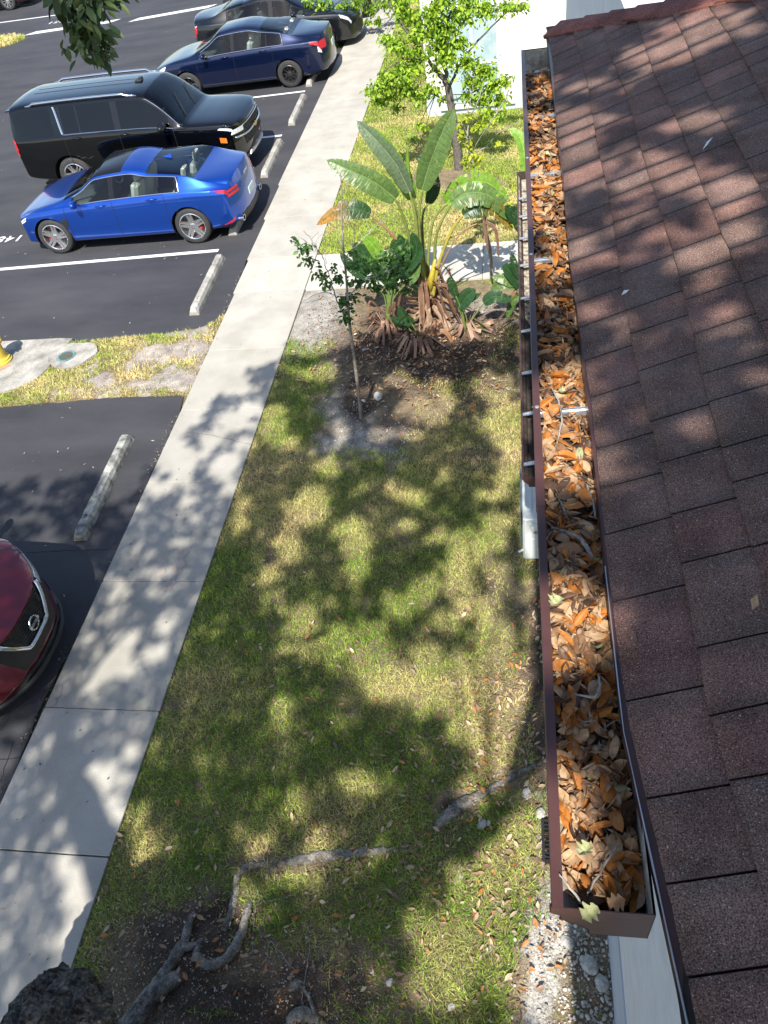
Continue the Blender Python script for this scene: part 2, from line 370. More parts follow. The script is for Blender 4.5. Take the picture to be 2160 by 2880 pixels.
# sidewalk: one slab per joint, slightly different greys, tooled edges
def slab(mb, x0, x1, y0, y1, z1, g=1.0, b=0.008, gap=0.005):
    mb.col = (g, g, g * rnd.uniform(.985, 1.01)); mb.bbox((x0, y0 + gap, -0.04), (x1, y1 - gap, z1), b)
sw = MB()
JY = [-3.0, -1.4, 0.3, 2.03, 3.38, 4.95, 6.52, 7.96, 9.38, 11.03, 12.15, 13.7, 15.2, 16.75, 18.3, 19.85, 21.4, 22.95, 24.5, 26.05, 27.6, 29.1, 30.7, 32.2, 33.8, 35.4, 37, 38.6, 40.2]
tone = {2.03: 1.04, 0.3: 1.05, -1.4: 1.05, 3.38: .90, 4.95: .90, 6.52: .93, 7.96: .95, 9.38: 1.0, 11.03: 1.10, 12.15: 1.0}
for a, b in zip(JY[:-1], JY[1:]):
    xl = SWL - 0.14 * min(1, max(0, (a - 10) / 5)); tn = tone.get(a, 1.0 * rnd.uniform(.97, 1.03))
    gp = 0.006 if a in (0.3, 2.03, -1.4) or b in (3.38,) else 0.0025
    slab(sw, xl, SWR, a, b, 0.035 + rnd.uniform(-.002, .002), tn, gap=gp)
o = sw.build('sidewalk', M['concrete'], colors=True); tag(o, kind='structure')
ck = MB()
crack([g2(405, 938), g2(460, 945), g2(505, 955), g2(545, 966)], 0.006, 0.0385, ck)
ckm = surf_mat('jointmat', (0.07, 0.066, 0.06), rough=0.95)
o = ck.build('sidewalk_crack', ckm); tag(o, kind='structure')
st = MB()     # reddish stains soaked into the slabs
for si_, (x, y, r) in enumerate([(385, 1232, .09), (368, 1268, .07), (398, 1200, .06), (128, 1500, .05), (118, 1522, .04), (350, 1240, .05)]):
    c = atz(x, y); pts = [(c.x + r * math.cos(t) * rnd.uniform(.6, 1.2), c.y + 1.5 * r * math.sin(t) * rnd.uniform(.6, 1.2), 0.0392 + .0005 * si_) for t in np.linspace(0, 2 * math.pi, 15)[:-1]]
    st.add(pts, [tuple(range(14))])
o = st.build('sidewalk_stains', surf_mat('stainmat', (0.35, 0.29, 0.25), (0.41, 0.36, 0.31), rough=0.95, scale=12)); tag(o, kind='structure')
pt = MB()
for a, b in [(-3.39, -1.93), (-1.93, -0.53), (-0.53, 0.95)]:
    pt.col = (1.22, 1.22, 1.2); pt.bbox((a + .003, 11.0, -0.04), (b - .003, 12.12, 0.037), 0.008)
o = pt.build('path', M['concrete'], colors=True); tag(o, kind='structure')

# ------------------------------------------------------------------ soil and lawn, soil toned by area
def inside(E, x, y, soft=0.35, rag=0.0):
    """max membership of sketch-space ellipses, evaluated on ground points"""
    s = np.zeros_like(x); Pxy = proj(np.stack([x, y, np.zeros_like(x)], 1)); rg = 1 + .9 * (fnoise(x, y, 88, 3.3, 4) - .5) + rag * 3 * (fnoise(x, y, 89, 8, 3) - .5)
    for e in E:
        cx, cy, rx, ry = e[:4]; wgt = e[4] if len(e) > 4 else 1.0
        q = np.sqrt(((Pxy[:, 0] - cx) / rx) ** 2 + ((Pxy[:, 1] - cy) / ry) ** 2) * rg
        s = np.maximum(s, wgt * np.clip((1 - q) / soft + 0.5, 0, 1))
    return s
BARE = [(860, 700, 290, 55), (880, 655, 280, 40), (1000, 650, 180, 40), (1160, 2160, 50, 150), (800, 760, 100, 50), (920, 770, 200, 60), (810, 880, 115, 115), (900, 880, 90, 60, .8), (1080, 790, 70, 70, .8), (680, 680, 60, 80), (760, 930, 80, 50),
        (400, 2070, 120, 140), (300, 2120, 70, 110), (560, 2130, 150, 100), (480, 1990, 90, 70, .8), (720, 2130, 130, 110, .75), (860, 2160, 80, 90, .6), (990, 1745, 60, 40, .9), (1110, 1680, 80, 25, .8), (620, 1870, 120, 22, .8),
        (1090, 1290, 45, 70, .7), (1120, 1500, 60, 160, .55), (1105, 1200, 25, 40, .6), (1180, 1400, 50, 260, .9), (1160, 2150, 60, 120, .85), (1260, 2150, 110, 160, .85), (960, 1800, 60, 40, .6), (585, 1200, 14, 20, .7), (650, 1320, 12, 10, .5), (1050, 980, 50, 40, .5), (1000, 880, 80, 40, .6)]
DARKSOIL = [(870, 740, 120, 60), (960, 790, 130, 60), (1060, 750, 70, 60), (780, 860, 40, 50), (860, 930, 60, 40, .6), (400, 2060, 90, 120), (520, 2180, 160, 60), (700, 2150, 120, 80, .8), (500, 1980, 50, 60), (980, 1745, 30, 20), (1180, 1450, 40, 300, .9), (1080, 1290, 30, 50, .5), (760, 750, 70, 40, .6)]  # darker ground: mulch in the bed, deeper tone round the oak roots and along the wall
GREY = [(690, 680, 70, 90), (810, 960, 110, 40), (760, 900, 60, 60, .7), (1050, 680, 120, 30, .7), (640, 740, 60, 40, .8), (1190, 1990, 60, 60, .8)]
WHITEP = [(1165, 2150, 34, 110), (1210, 2020, 45, 50), (1150, 2060, 20, 30, .6)]
def soil_col(x, y):
    n = fnoise(x, y, 21, 1.7, 4)[:, None]; n2 = fnoise(x, y, 31, 9, 3)[:, None]
    base = np.array([0.20, 0.155, 0.10]) * (0.65 + 0.7 * n)
    dk = inside(DARKSOIL, x, y, .6)[:, None]; gr = inside(GREY, x, y, .6)[:, None]
    c = base * (1 - gr) + np.array([0.30, 0.28, 0.25]) * (0.7 + 0.6 * n2) * gr
    c = c * (1 - dk) + np.array([0.085, 0.064, 0.050]) * (0.6 + 0.8 * n2) * dk
    wp = inside(WHITEP, x, y, .9, .7)[:, None]; c = c * (1 - wp) + np.array([.42, .40, .365]) * (.5 + .9 * n2) * wp
    return np.clip(c, 0.01, 0.7)
def grid_ground(name, x0, x1, y0, y1, st_, zf, colf, mt):
    xs = np.arange(x0, x1 + st_ * .5, st_); ys_ = np.arange(y0, y1 + st_ * .5, st_); X, Y = np.meshgrid(xs, ys_, indexing='ij')
    x = X.ravel(); y = Y.ravel(); z = zf(x, y); nx, ny = len(xs), len(ys_)
    idx = np.arange(nx * ny).reshape(nx, ny)
    F = np.stack([idx[:-1, :-1].ravel(), idx[1:, :-1].ravel(), idx[1:, 1:].ravel(), idx[:-1, 1:].ravel()], 1)
    o = np_mesh(name, np.stack([x, y, z], 1), F, mt, col=colf(x, y), smooth=True)
    return tag(o, kind='structure')
def lawn_z(x, y):
    b = 0.012 + 0.035 * (fnoise(x, y, 5, 1.3, 3) - .5) + 0.02 * (fnoise(x, y, 6, 12, 2) - .5)
    b = b + 0.05 * np.exp(-((x + 2.6) ** 2 + (y - .3) ** 2) / 1.2)
    edge = np.clip((x - SWR) / 0.12, 0, 1)
    pth = np.clip(np.maximum(11.0 - y, y - 12.12) / 0.12, 0, 1)
    return np.where(pth <= 0, -0.03, (b - 0.0) * edge * pth)
grid_ground('garden_soil', SWR + 0.004, 1.2, -2.5, 20.5, 0.05, lawn_z, soil_col, M['soil'])
grid_ground('far_garden_soil', SWR + 0.004, 6.0, 20.55, 42, 0.25, lambda x, y: 0 * x, lambda x, y: np.tile([0.12, .10, .06], (len(x), 1)), M['soil'])

# island between the bays
ISL = [(-4.62, 8.33), (-5.2, 8.34), (-5.9, 8.36), (-6.95, 8.28), (-7.7, 8.24), (-9.5, 8.2), (-9.5, 9.95), (-8.4, 9.93), (-7.3, 9.92), (-6.9, 9.86), (-6.0, 9.93), (-5.6, 9.95), (-5.0, 10.08), (-4.72, 10.22), (-4.62, 10.5)]
def in_poly(P, x, y):
    r = np.zeros(len(x), bool); n = len(P)
    for i in range(n):
        x1, y1 = P[i]; x2, y2 = P[(i + 1) % n]
        c = ((y1 > y) != (y2 > y)); t = np.where(c, (x2 - x1) * (y - y1) / ((y2 - y1) if y2 != y1 else 1e-9) + x1, 0); r ^= c & (x < t)
    return r
def isl_edge(x, y):
    d = np.full(len(x), 9.0); n = len(ISL)
    for i in range(n):
        a = np.array(ISL[i]); b = np.array(ISL[(i + 1) % n]); ab = b - a; L = (ab ** 2).sum()
        t = np.clip(((x - a[0]) * ab[0] + (y - a[1]) * ab[1]) / L, 0, 1); d = np.minimum(d, np.hypot(x - a[0] - t * ab[0], y - a[1] - t * ab[1]))
    return np.where(in_poly(ISL, x, y), d, -d)
def isl_z(x, y):
    d = isl_edge(x, y) + 0.05 * (fnoise(x, y, 77, 5, 2) - .5)
    return np.clip(d / 0.10, -0.5, 1) * 0.035 - 0.002 + 0.02 * (fnoise(x, y, 8, 4, 3) - .5) * np.clip(d / .1, 0, 1)
SAND = [(400, 760, 70, 25), (340, 770, 50, 25), (400, 720, 60, 12, .8), (380, 820, 60, 25), (340, 835, 90, 12), (220, 830, 30, 25, .9), (440, 770, 15, 40, .7), (180, 850, 60, 10, .6), (300, 790, 30, 15, .7)]
def isl_col(x, y):
    n2 = fnoise(x, y, 33, 8, 3)[:, None]; s = inside(SAND, x, y, .9, .6)[:, None]
    return (np.array([0.17, 0.13, 0.09]) * (1 - s) + np.array([0.34, 0.30, 0.27]) * s) * (.7 + .6 * n2)
grid_ground('island_soil', -9.6, -4.605, 8.1, 10.6, 0.04, isl_z, isl_col, M['soil'])
# far island tip
def fi_z(x, y): return np.clip(1 - np.sqrt(np.clip((x + 19.2) / 1.75, 0, 9) ** 2 + ((y - 30.0) / 0.95) ** 2), -.2, 1) * .1 + .0
FI = MB()
grid_ground('far_island_soil', -30, -17.4, 28.9, 31.1, 0.2, fi_z, lambda x, y: np.tile([0.10, .11, .04], (len(x), 1)), M['soil'])

# concrete pads on the island
pad = MB(); pp = [(-9.5, 8.50), (-7.72, 8.50), (-7.55, 8.56), (-7.40, 8.66), (-7.22, 8.82), (-7.14, 9.05), (-7.12, 9.4), (-7.05, 9.9), (-7.3, 9.93), (-9.5, 9.94)]
pad.prism(pp, -0.02, 0.058)
tag(pad.build('hydrant_pad', M['concrete_old']), kind='structure')

# ------------------------------------------------------------------ grass (mown blades), one object per lawn
GT = np.array([[-.5, 0, 0], [.5, 0, 0], [.38, .35, .55], [-.38, .35, .55], [0, .95, .78]]); 
GFt = np.array([[0, 1, 2, 3], [3, 2, 4, 4]])
def grass(name, label, n, sample, dens, hscale, colf):
    x, y = sample(n); k = rng.random(len(x)) < dens(x, y); x = x[k]; y = y[k]; n = len(x)
    z = colf['z'](x, y) - 0.006
    yaw = rng.uniform(0, 2 * math.pi, n); ln = hscale * rng.uniform(.55, 1.35, n); wd = rng.uniform(.004, .008, n) * colf.get('w', 1.0)
    Mx = rotmats(yaw, rng.normal(0, .25, n), rng.normal(0, .3, n))
    c = colf['c'](x, y, n)
    # tufts share a lean
    V, F, C = scatter(GT, GFt[:1], np.stack([x, y, z], 1), Mx, np.stack([wd, ln, ln], 1), c)
    # second face (tip triangle) appended
    b = np.arange(n)[:, None] * 5
    Q = np.concatenate([b + [0, 1, 2], b + [0, 2, 3], b + [3, 2, 4]], 0)
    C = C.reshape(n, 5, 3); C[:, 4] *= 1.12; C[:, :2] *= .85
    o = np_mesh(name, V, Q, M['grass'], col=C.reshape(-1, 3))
    return tag(o, label, 'grass', kind='stuff')
GREEN = np.array([0.17, 0.30, 0.04]); STRAW = np.array([0.78, 0.64, 0.30]); LIME = np.array([0.42, 0.54, 0.07]); BROWN = np.array([0.38, 0.25, 0.13])
def grass_col(sh, seed, gb=0.0):
    def f(x, y, n):
        m1 = np.clip(sh + 2.2 * (fnoise(x, y, seed, 1.6, 4) - .5) + .6 * (rng.random(n) - .5), 0, 1)[:, None]
        lime = (rng.random(n) < .35 + gb)[:, None]
        g_ = np.where(lime, LIME, GREEN)
        c = g_ * (1 - m1) + STRAW * m1
        br = (rng.random(n) < .06)[:, None]; c = np.where(br, BROWN, c)
        return c * rng.uniform(.75, 1.25, n)[:, None]
    return f
def lawn_sample(n):
    # denser near the camera, spread evenly on the picture
    y = 1.0 + (rng.random(n) ** 1.0) * 10.0; return rng.uniform(SWR + .01, 0.50, n), y
def lawn_d(x, y):
    b = inside(BARE, x, y, .5); nn = fnoise(x, y, 41, 3.2, 3)
    d = np.clip(1.02 - b * 1.15 + 0.25 * (nn - .5), 0.0, 1) * np.clip(1.35 - np.clip(nn - .58, 0, 1) * 5, .25, 1)
    d = np.maximum(d, (rng.random(len(x)) < .03) * .8 * (b < .95))
    return d * np.where((x > .1) & (y < 5), .25, 1) * (y < 10.9)
STR = [(560, 1080, 130, 150, .9), (560, 950, 60, 150, .6), (800, 1150, 160, 120, .5), (980, 960, 160, 80, .8), (1100, 1000, 50, 120, .8), (1000, 1400, 120, 160, .45), (1080, 1600, 90, 200, .5), (330, 1850, 60, 120, .7), (600, 1780, 200, 60, .35), (260, 2000, 60, 100, .6), (430, 1450, 60, 100, .5)]
def near_col(x, y, n):
    st = inside(STR, x, y, 1.1); m1 = np.clip(.10 + .62 * st + 1.5 * (fnoise(x, y, 51, 1.9, 4) - .5) + .5 * (rng.random(n) - .5), 0, 1)[:, None]
    c = np.where((rng.random(n) < .30)[:, None], LIME, GREEN) * (1 - m1) + STRAW * m1
    c = np.where((rng.random(n) < .07)[:, None], BROWN, c); return c * rng.uniform(.65, 1.25, n)[:, None]
near = {'z': lawn_z, 'c': near_col}
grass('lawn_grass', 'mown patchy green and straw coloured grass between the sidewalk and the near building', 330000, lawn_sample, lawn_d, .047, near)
FARBARE = [(960, 390, 70, 22), (1040, 400, 50, 20), (905, 100, 12, 20), (900, 190, 20, 40, .7), (1000, 440, 60, 12, .6)]
def up_sample(n): return rng.uniform(SWR + .01, 1.1, n), rng.uniform(12.15, 18.1, n)
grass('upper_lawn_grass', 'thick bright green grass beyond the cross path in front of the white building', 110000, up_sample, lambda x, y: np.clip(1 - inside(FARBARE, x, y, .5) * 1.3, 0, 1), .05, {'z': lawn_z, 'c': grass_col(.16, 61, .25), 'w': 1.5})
def up2_sample(n): return rng.uniform(SWR + .01, -1.8, n), rng.uniform(18.1, 34, n)
grass('side_lawn_grass', 'narrow strip of green grass beside the sidewalk beyond the corner of the white building', 60000, up2_sample, lambda x, y: np.clip(1 - inside(FARBARE, x, y, .5), 0, 1), .055, {'z': lambda x, y: np.where(y < 20.5, lawn_z(x, y), 0.0), 'c': grass_col(.25, 62, .2), 'w': 2})
def is_sample(n): return rng.uniform(-9.5, -4.62, n), rng.uniform(8.15, 10.5, n)
PADE = [(-7.0, 9.25)]
def is_d(x, y):
    e = isl_edge(x, y); s = inside(SAND, x, y, .9, .6)
    d = np.clip(1.05 - s * 1.1, 0.05, 1) * (e > 0.0) * (~in_poly(pp, x, y)) * (((x + 6.83) / .40) ** 2 + ((y - 9.42) / .36) ** 2 > 1) * np.clip(1.2 - np.clip(fnoise(x, y, 43, 4, 2) - .6, 0, 1) * 5, .15, 1)
    return d
grass('island_grass', 'dry tufted grass with bare sandy patches on the island between the parking bays', 60000, is_sample, is_d, .05, {'z': isl_z, 'c': grass_col(.45, 71, .2), 'w': 1.3})
def fi_sample(n): return rng.uniform(-26, -17.5, n), rng.uniform(29.0, 31.0, n)
grass('far_island_grass', 'rounded grass tip of the far parking island at the left edge', 16000, fi_sample, lambda x, y: (fi_z(x, y) > .004) * 1.0, .10, {'z': fi_z, 'c': grass_col(.45, 72, .2), 'w': 3.5})

# ------------------------------------------------------------------ loose litter on the ground
LT = np.array([[0, -.5, 0], [.17, -.22, .05], [.2, .1, .06], [0, .5, .02], [-.2, .1, .05], [-.17, -.22, .04], [0, 0, -.02]])
LF = np.array([[0, 1, 6], [1, 2, 6], [2, 3, 6], [3, 4, 6], [4, 5, 6], [5, 0, 6]])
def litter_cols(n, dark=0.0):
    P = np.array([[0.40, 0.26, 0.15], [0.46, 0.19, 0.055], [0.30, 0.19, 0.12], [0.56, 0.42, 0.28], [0.20, 0.12, 0.08], [0.42, 0.30, 0.20]])
    return P[rng.integers(0, len(P), n)] * rng.uniform(.7, 1.2, n)[:, None]
def litter(name, label, n, sample, dens, size, colf, cat, mt, T=LT, TF=LF, zf=lawn_z, dz=.012, tilt=.35, flat=1.0):
    x, y = sample(n); k = rng.random(len(x)) < dens(x, y); x = x[k]; y = y[k]; n = len(x)
    s = size * (.35 + 1.1 * rng.random(n) ** 1.8)
    Mx = rotmats(rng.uniform(0, 6.28, n), rng.normal(0, tilt, n), rng.normal(0, tilt, n))
    V, F, C = scatter(T, TF, np.stack([x, y, zf(x, y) + dz], 1), Mx, np.stack([s * rng.uniform(.7, 1.1, n), s, s * flat], 1), colf(n))
    return tag(np_mesh(name, V, F, mt, col=C), label, cat, kind='stuff')
LD = [(1080, 1650, 110, 260, 1), (1100, 1950, 100, 200, .9), (850, 1900, 300, 160, .45), (600, 2080, 280, 130, .5), (1170, 1400, 60, 250, .8), (900, 790, 220, 80, .9), (900, 1500, 350, 300, .16), (400, 1900, 200, 120, .25), (1050, 870, 80, 60, .5)]
litter('lawn_leaf_litter', 'fallen tan and orange oak leaves scattered thinly over the near lawn', 14000, lambda n: (rng.uniform(SWR + .02, .5, n), rng.uniform(.8, 9.8, n)), lambda x, y: inside(LD, x, y, .9) * .9, .058, litter_cols, 'leaf litter', M['oakleaf'], dz=.044)
litter('mulch_chips', 'small shredded mulch and leaf bits on the planting bed', 9000, lambda n: (rng.uniform(-3.2, .3, n), rng.uniform(7.0, 10.9, n)), lambda x, y: inside(DARKSOIL + [(900, 720, 250, 80)], x, y, .5) * .9, .04, lambda n: litter_cols(n) * .55, 'mulch', M['oakleaf'], dz=.012)
litter('root_mulch_chips', 'pale wood chips and crumbs on the dark soil around the oak roots', 5000, lambda n: (rng.uniform(-3.3, -.6, n), rng.uniform(.9, 2.2, n)), lambda x, y: inside([(430, 2080, 200, 160), (700, 2130, 200, 120)], x, y, .6) * .8, .022, lambda n: litter_cols(n) * 1.1, 'mulch', M['oakleaf'], dz=.010)
# stones
def ico():
    bm = bmesh.new(); bmesh.ops.create_icosphere(bm, subdivisions=1, radius=.5); v = np.array([p.co[:] for p in bm.verts]); f = np.array([[q.index for q in t.verts] for t in bm.faces]); bm.free(); return v, f
IV, IF = ico()
IVr = IV * np.random.default_rng(3).uniform(.55, 1.25, (len(IV), 1)) * np.random.default_rng(4).uniform(.8, 1.15, (len(IV), 3))
def stone_c(n): return np.array([[.95, .93, .88]]) * rng.uniform(.55, 1.35, n)[:, None]
def big_small(n): return 0
litter('bed_gravel', 'small white limestone pebbles around the foot of the sapling', 1400, lambda n: (rng.uniform(-3.0, -.8, n), rng.uniform(6.7, 8.4, n)), lambda x, y: inside([(740, 880, 55, 45, 1), (820, 930, 90, 60, .6), (860, 860, 60, 30, .3), (760, 960, 60, 40, .6)], x, y, .7) * .7, .026, stone_c, 'gravel', M['stone'], IVr, IF, dz=.008, flat=.6)
litter('root_gravel', 'tiny white pebbles sprinkled over the soil around the oak roots', 4200, lambda n: (rng.uniform(-3.3, -.3, n), rng.uniform(.9, 2.4, n)), lambda x, y: inside([(400, 2090, 200, 170, .5), (650, 2080, 220, 140, .7), (900, 2100, 130, 120, .25)], x, y, .8) * .6, .017, stone_c, 'gravel', M['stone'], IVr, IF, dz=.010, flat=.7)
litter('wall_gravel', 'grey and white limestone rubble against the near building wall', 2600, lambda n: (rng.uniform(-.15, .60, n), rng.uniform(.7, 2.3, n)), lambda x, y: np.clip((x - .05) * 3, .08, 1) * np.clip((2.3 - y) * 2, .1, 1), .032, stone_c, 'gravel', M['stone'], IVr, IF, dz=.006, flat=.7)

litter('pavement_specks', 'tiny dark and pale specks and leaf bits lying on the sidewalk', 420, lambda n: (rng.uniform(-4.55, -3.42, n), rng.uniform(1.2, 24, n)), lambda x, y: np.ones(len(x)), .022, lambda n: np.where(rng.random(n)[:, None] < .6, .04, .35) * np.array([[1, .85, .7]]), 'debris', M['oakleaf'], zf=lambda x, y: 0 * x + .038, dz=.003, tilt=.1)
litter('asphalt_specks', 'small pale leaf bits scattered over the dark asphalt', 700, lambda n: (rng.uniform(-14, -4.8, n), rng.uniform(1.2, 30, n)), lambda x, y: ~in_poly(ISL, x, y), .035, lambda n: np.array([[.55, .48, .38]]) * rng.uniform(.3, 1.1, n)[:, None], 'debris', M['oakleaf'], zf=lambda x, y: 0 * x, dz=.008, tilt=.2)

litter('edge_crumbs', 'broken asphalt crumbs and soil along the edge of the sidewalk', 1500, lambda n: (rng.uniform(-4.72, -4.58, n), rng.uniform(1.2, 13, n)), lambda x, y: fnoise(x, y, 90, 2.5, 3) > .5, .026, lambda n: rng.choice([.10, .2, .45], n)[:, None] * np.array([[1, .9, .78]]), 'debris', M['stone'], IVr, IF, zf=lambda x, y: 0 * x, dz=.003, flat=.5)

# ------------------------------------------------------------------ the near apartment building: walls, roof, gutters
EX, EZ, TH = 0.161, 5.105, math.radians(18.4)      # eave line and roof pitch
HY = 4.36                                           # the roof's hip corner
WX = 0.582                                          # wall plane
bld = tag(empty('apartment_building', (WX, 1.5, 0)), 'near two storey building with red brown shingle roof, white wall and leaf filled gutter', 'building')
def B(mb, name, mt, par=None, **k):
    """build in world coordinates under the building (or one of its parts)"""
    o = mb.build(name, mt, None, **k); p = par or bld
    o.parent = p
    bpy.context.view_layer.update() if False else None
    off = Vector((WX, 1.5, 0)) if p is bld else Vector((0, 0, 0))
    o.matrix_parent_inverse = Matrix.Translation(-off) if p is bld else Matrix.Identity(4)
    return o
# wall upper part (white) and lower band (blue grey, slightly proud)
mb = MB(); mb.box((WX + .010, -6, .66), (WX + .26, 10.3, 5.0)); B(mb, 'wall', M['whitepaint'])
mb = MB(); mb.box((WX, -6, -.1), (WX + .27, 10.31, .655)); B(mb, 'wall_base', M['wallband'])
mb = MB(); mb.box((EX + .09, -6, 5.035), (6, 4.10, 5.05)); B(mb, 'soffit', M['whitepaint'])
mb = MB()
for y in np.linspace(-6, 4.20, 60):
    xx = max(.1745, EX + .04 * min(1.0, max(0.0, (.62 - y) / .42))); mb.v += [(xx + .002, y, 5.045), (xx + .002, y, 5.095), (xx + .06, y, 5.095), (xx + .06, y, 5.045)]; mb.c += [(1, 1, 1)] * 4
for i in range(59):
    for k in range(4): mb.f.append((i * 4 + k, i * 4 + (k + 1) % 4, i * 4 + 4 + (k + 1) % 4, i * 4 + 4 + k)); mb.mi.append(0)
B(mb, 'fascia', M['brownmetal'])
# roof deck
def eave_dx(y): return 0.040 * min(1.0, max(0.0, (0.62 - y) / 0.42))
def RP(s, y, h=0.0):
    """point on the roof: s up the slope, h above it"""
    return Vector((EX + eave_dx(y) * max(0, 1 - s / 2.0) + s * math.cos(TH) - h * math.sin(TH), y, EZ + s * math.sin(TH) + h * math.cos(TH)))
def hip_y(s): return HY - s * math.cos(TH)
mb = MB()
S_MAX = 3.8
mb.add([RP(0, -2.5, -.004), RP(S_MAX, -2.5, -.004), RP(S_MAX, hip_y(S_MAX), -.004), RP(0, hip_y(0), -.004)], [(0, 1, 2, 3)])
# other side of the hip so the roof is solid from the side
a = RP(0, hip_y(0), -.004); b = RP(S_MAX, hip_y(S_MAX), -.004)
mb.add([a, b, Vector((8, b.y, b.z)), Vector((8, a.y, a.z))], [(0, 1, 2, 3)])
mb.box((EX + .10, -6, 5.052), (8, 3.9, 5.098))
roof = B(mb, 'roof', M['roofdark'])
# drip edge strip: brown metal with a pale rim, shows between gutter and shingles near the camera
mb = MB(); ysr = np.linspace(-2.5, 4.30, 60)
for y in ysr:
    d = eave_dx(y); mb.v += [(EX + d - .006, y, EZ - .024), (EX + d - .004, y, EZ - .002), (EX + d + .05, y, EZ + .010)]; mb.c += [(1, 1, 1)] * 3
for i in range(59):
    for k in range(2): mb.f.append((i * 3 + k, i * 3 + k + 1, i * 3 + 4 + k, i * 3 + 3 + k)); mb.mi.append(0)
de = B(mb, 'drip_edge', M['brownmetal'])
mb = MB(); mb.tube([(EX + eave_dx(y) - .0055, y, EZ - .0005) for y in np.linspace(-1, .95, 30)], [.0016 * rnd.uniform(.5, 1.3) for _ in range(30)], 5)
B(mb, 'pale_rim', M['alum'], de)
# shingles: courses of separate tabs, each a thin slab lying on the next lower one
PAL = [(.205, .118, .098), (.190, .118, .099), (.182, .126, .105), (.168, .108, .092), (.222, .122, .100), (.150, .108, .094), (.198, .134, .112), (.196, .104, .087)]
PAL = [tuple(.62 * a + .38 * b for a, b in zip(q, (.190, .116, .097))) for q in PAL]
EXPO = 0.125
SV = []; SF = []; SCc = []
def wav(y, k): return 0.006 * math.sin(y * 2.1 + k * 1.3) + 0.004 * math.sin(y * 5.3 + k * 2.1)
nc = int(S_MAX / EXPO)
for k in range(nc):
    s0 = k * EXPO; y = -1.2 + rnd.uniform(0, .2); yend = hip_y(s0) - .02
    pc = None; psk = .018
    while y < yend:
        wd = rnd.choice([.10, .12, .14, .155, .17, .19]) * rnd.uniform(.92, 1.08); y1 = min(y + wd, yend + .02)
        c = rnd.choice([q for q in PAL if q is not pc]); pc = c; c2 = rnd.choice(PAL)
        g = rnd.uniform(.92, 1.08); lift = rnd.uniform(.0003, .0012); skw = rnd.uniform(-.006, .006) + 0.018
        th = .0062
        nS, nY = 4, 4
        b = len(SV)
        gp = .0018
        for i in range(nS + 1):
            u = i / nS; s = s0 + (EXPO + .05) * u
            for j in range(nY + 1):
                v = j / nY; yy = (y + gp + psk * u) * (1 - v) + (y1 - gp + skw * u) * v
                sw = s + wav(yy, k) * (1 - .4 * u) + (rnd.uniform(-.0012, .0012) if i == 0 else 0)
                yy = min(yy, hip_y(sw) - .01); h = th * (1 - u * .92) + lift * (1 - u) + .0012 * math.sin(yy * 9 + k)
                SV.append(RP(sw, yy, h)); t = .5 + .5 * math.sin(v * 3 + k + y * 7)
                SCc.append([(c[q] * (1 - .35 * t) + c2[q] * .35 * t) * g for q in range(3)])
        for i in range(nS):
            for j in range(nY):
                q = b + i * (nY + 1) + j; SF.append((q, q + 1, q + nY + 2, q + nY + 1)[::-1])
        # exposed edges: front butt and the two sides
        e = len(SV)
        for j in range(nY + 1):
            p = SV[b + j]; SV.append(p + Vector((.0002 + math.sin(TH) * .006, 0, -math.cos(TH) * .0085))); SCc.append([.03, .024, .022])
        for j in range(nY): SF.append((b + j, b + j + 1, e + j + 1, e + j))
        for jj in (0, nY):
            e = len(SV)
            for i in range(nS + 1):
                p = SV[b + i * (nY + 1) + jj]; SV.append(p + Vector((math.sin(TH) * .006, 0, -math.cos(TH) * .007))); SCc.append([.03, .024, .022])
            for i in range(nS): SF.append((b + i * (nY + 1) + jj, b + (i + 1) * (nY + 1) + jj, e + i + 1, e + i))
        y = y1; psk = skw
sh = np_mesh('shingles', [tuple(p) for p in SV], SF, M['shingle'], col=np.array(SCc))
sh.parent = roof
# hip caps
CV = []; CF = []; CC = []
h0 = RP(0, hip_y(0)); h1 = RP(S_MAX, hip_y(S_MAX)); hd = (h1 - h0).normalized(); L = (h1 - h0).length
nrm = Vector((-math.sin(TH), 0, math.cos(TH))); side = nrm.cross(hd).normalized()       # towards -X,-Y across our slope
if side.y > 0: side = -side
side2 = Vector((0, math.sin(TH), math.cos(TH))).cross(hd).normalized()
if side2.y < 0: side2 = -side2
s = .09; kk = 0
while s < L:
    c = rnd.choice([(.26, .105, .085), (.23, .095, .078), (.20, .085, .07)]); g = rnd.uniform(.9, 1.1)
    b = len(CV); ln = .20
    for i in range(5):
        u = i / 4
        for (sd_, wv) in ((side, .125), (side, .06), (side, .0), (side2, .02), (side2, .045)):
            pz = h0 + hd * (s + ln * u + .008 * math.sin(kk + wv * 30)) + sd_ * (wv + (.012 * math.sin(kk * 1.7 + u * 4) if wv > .1 else 0)) + Vector((0, 0, 1)) * (.011 if sd_ is side2 else .016 - .010 * u + (.006 * math.sin(kk * 2.3 + u * 2) if wv > .1 else .004))
            CV.append(pz); CC.append([q * g for q in c])
    for i in range(4):
        for j in range(4): q = b + i * 5 + j; CF.append((q, q + 1, q + 6, q + 5))
    e = len(CV)
    for i in range(5):   # dark underside lip along the near edge
        p = CV[b + i * 5]; CV.append(p + Vector((0.004, .004, -.016))); CC.append([.03, .02, .02])
    for i in range(4): CF.append((b + i * 5, b + (i + 1) * 5, e + i + 1, e + i))
    s += .15; kk += 1
hc = np_mesh('hip_cap', [tuple(p) for p in CV], CF, M['shingle'], col=np.array(CC)); hc.parent = roof

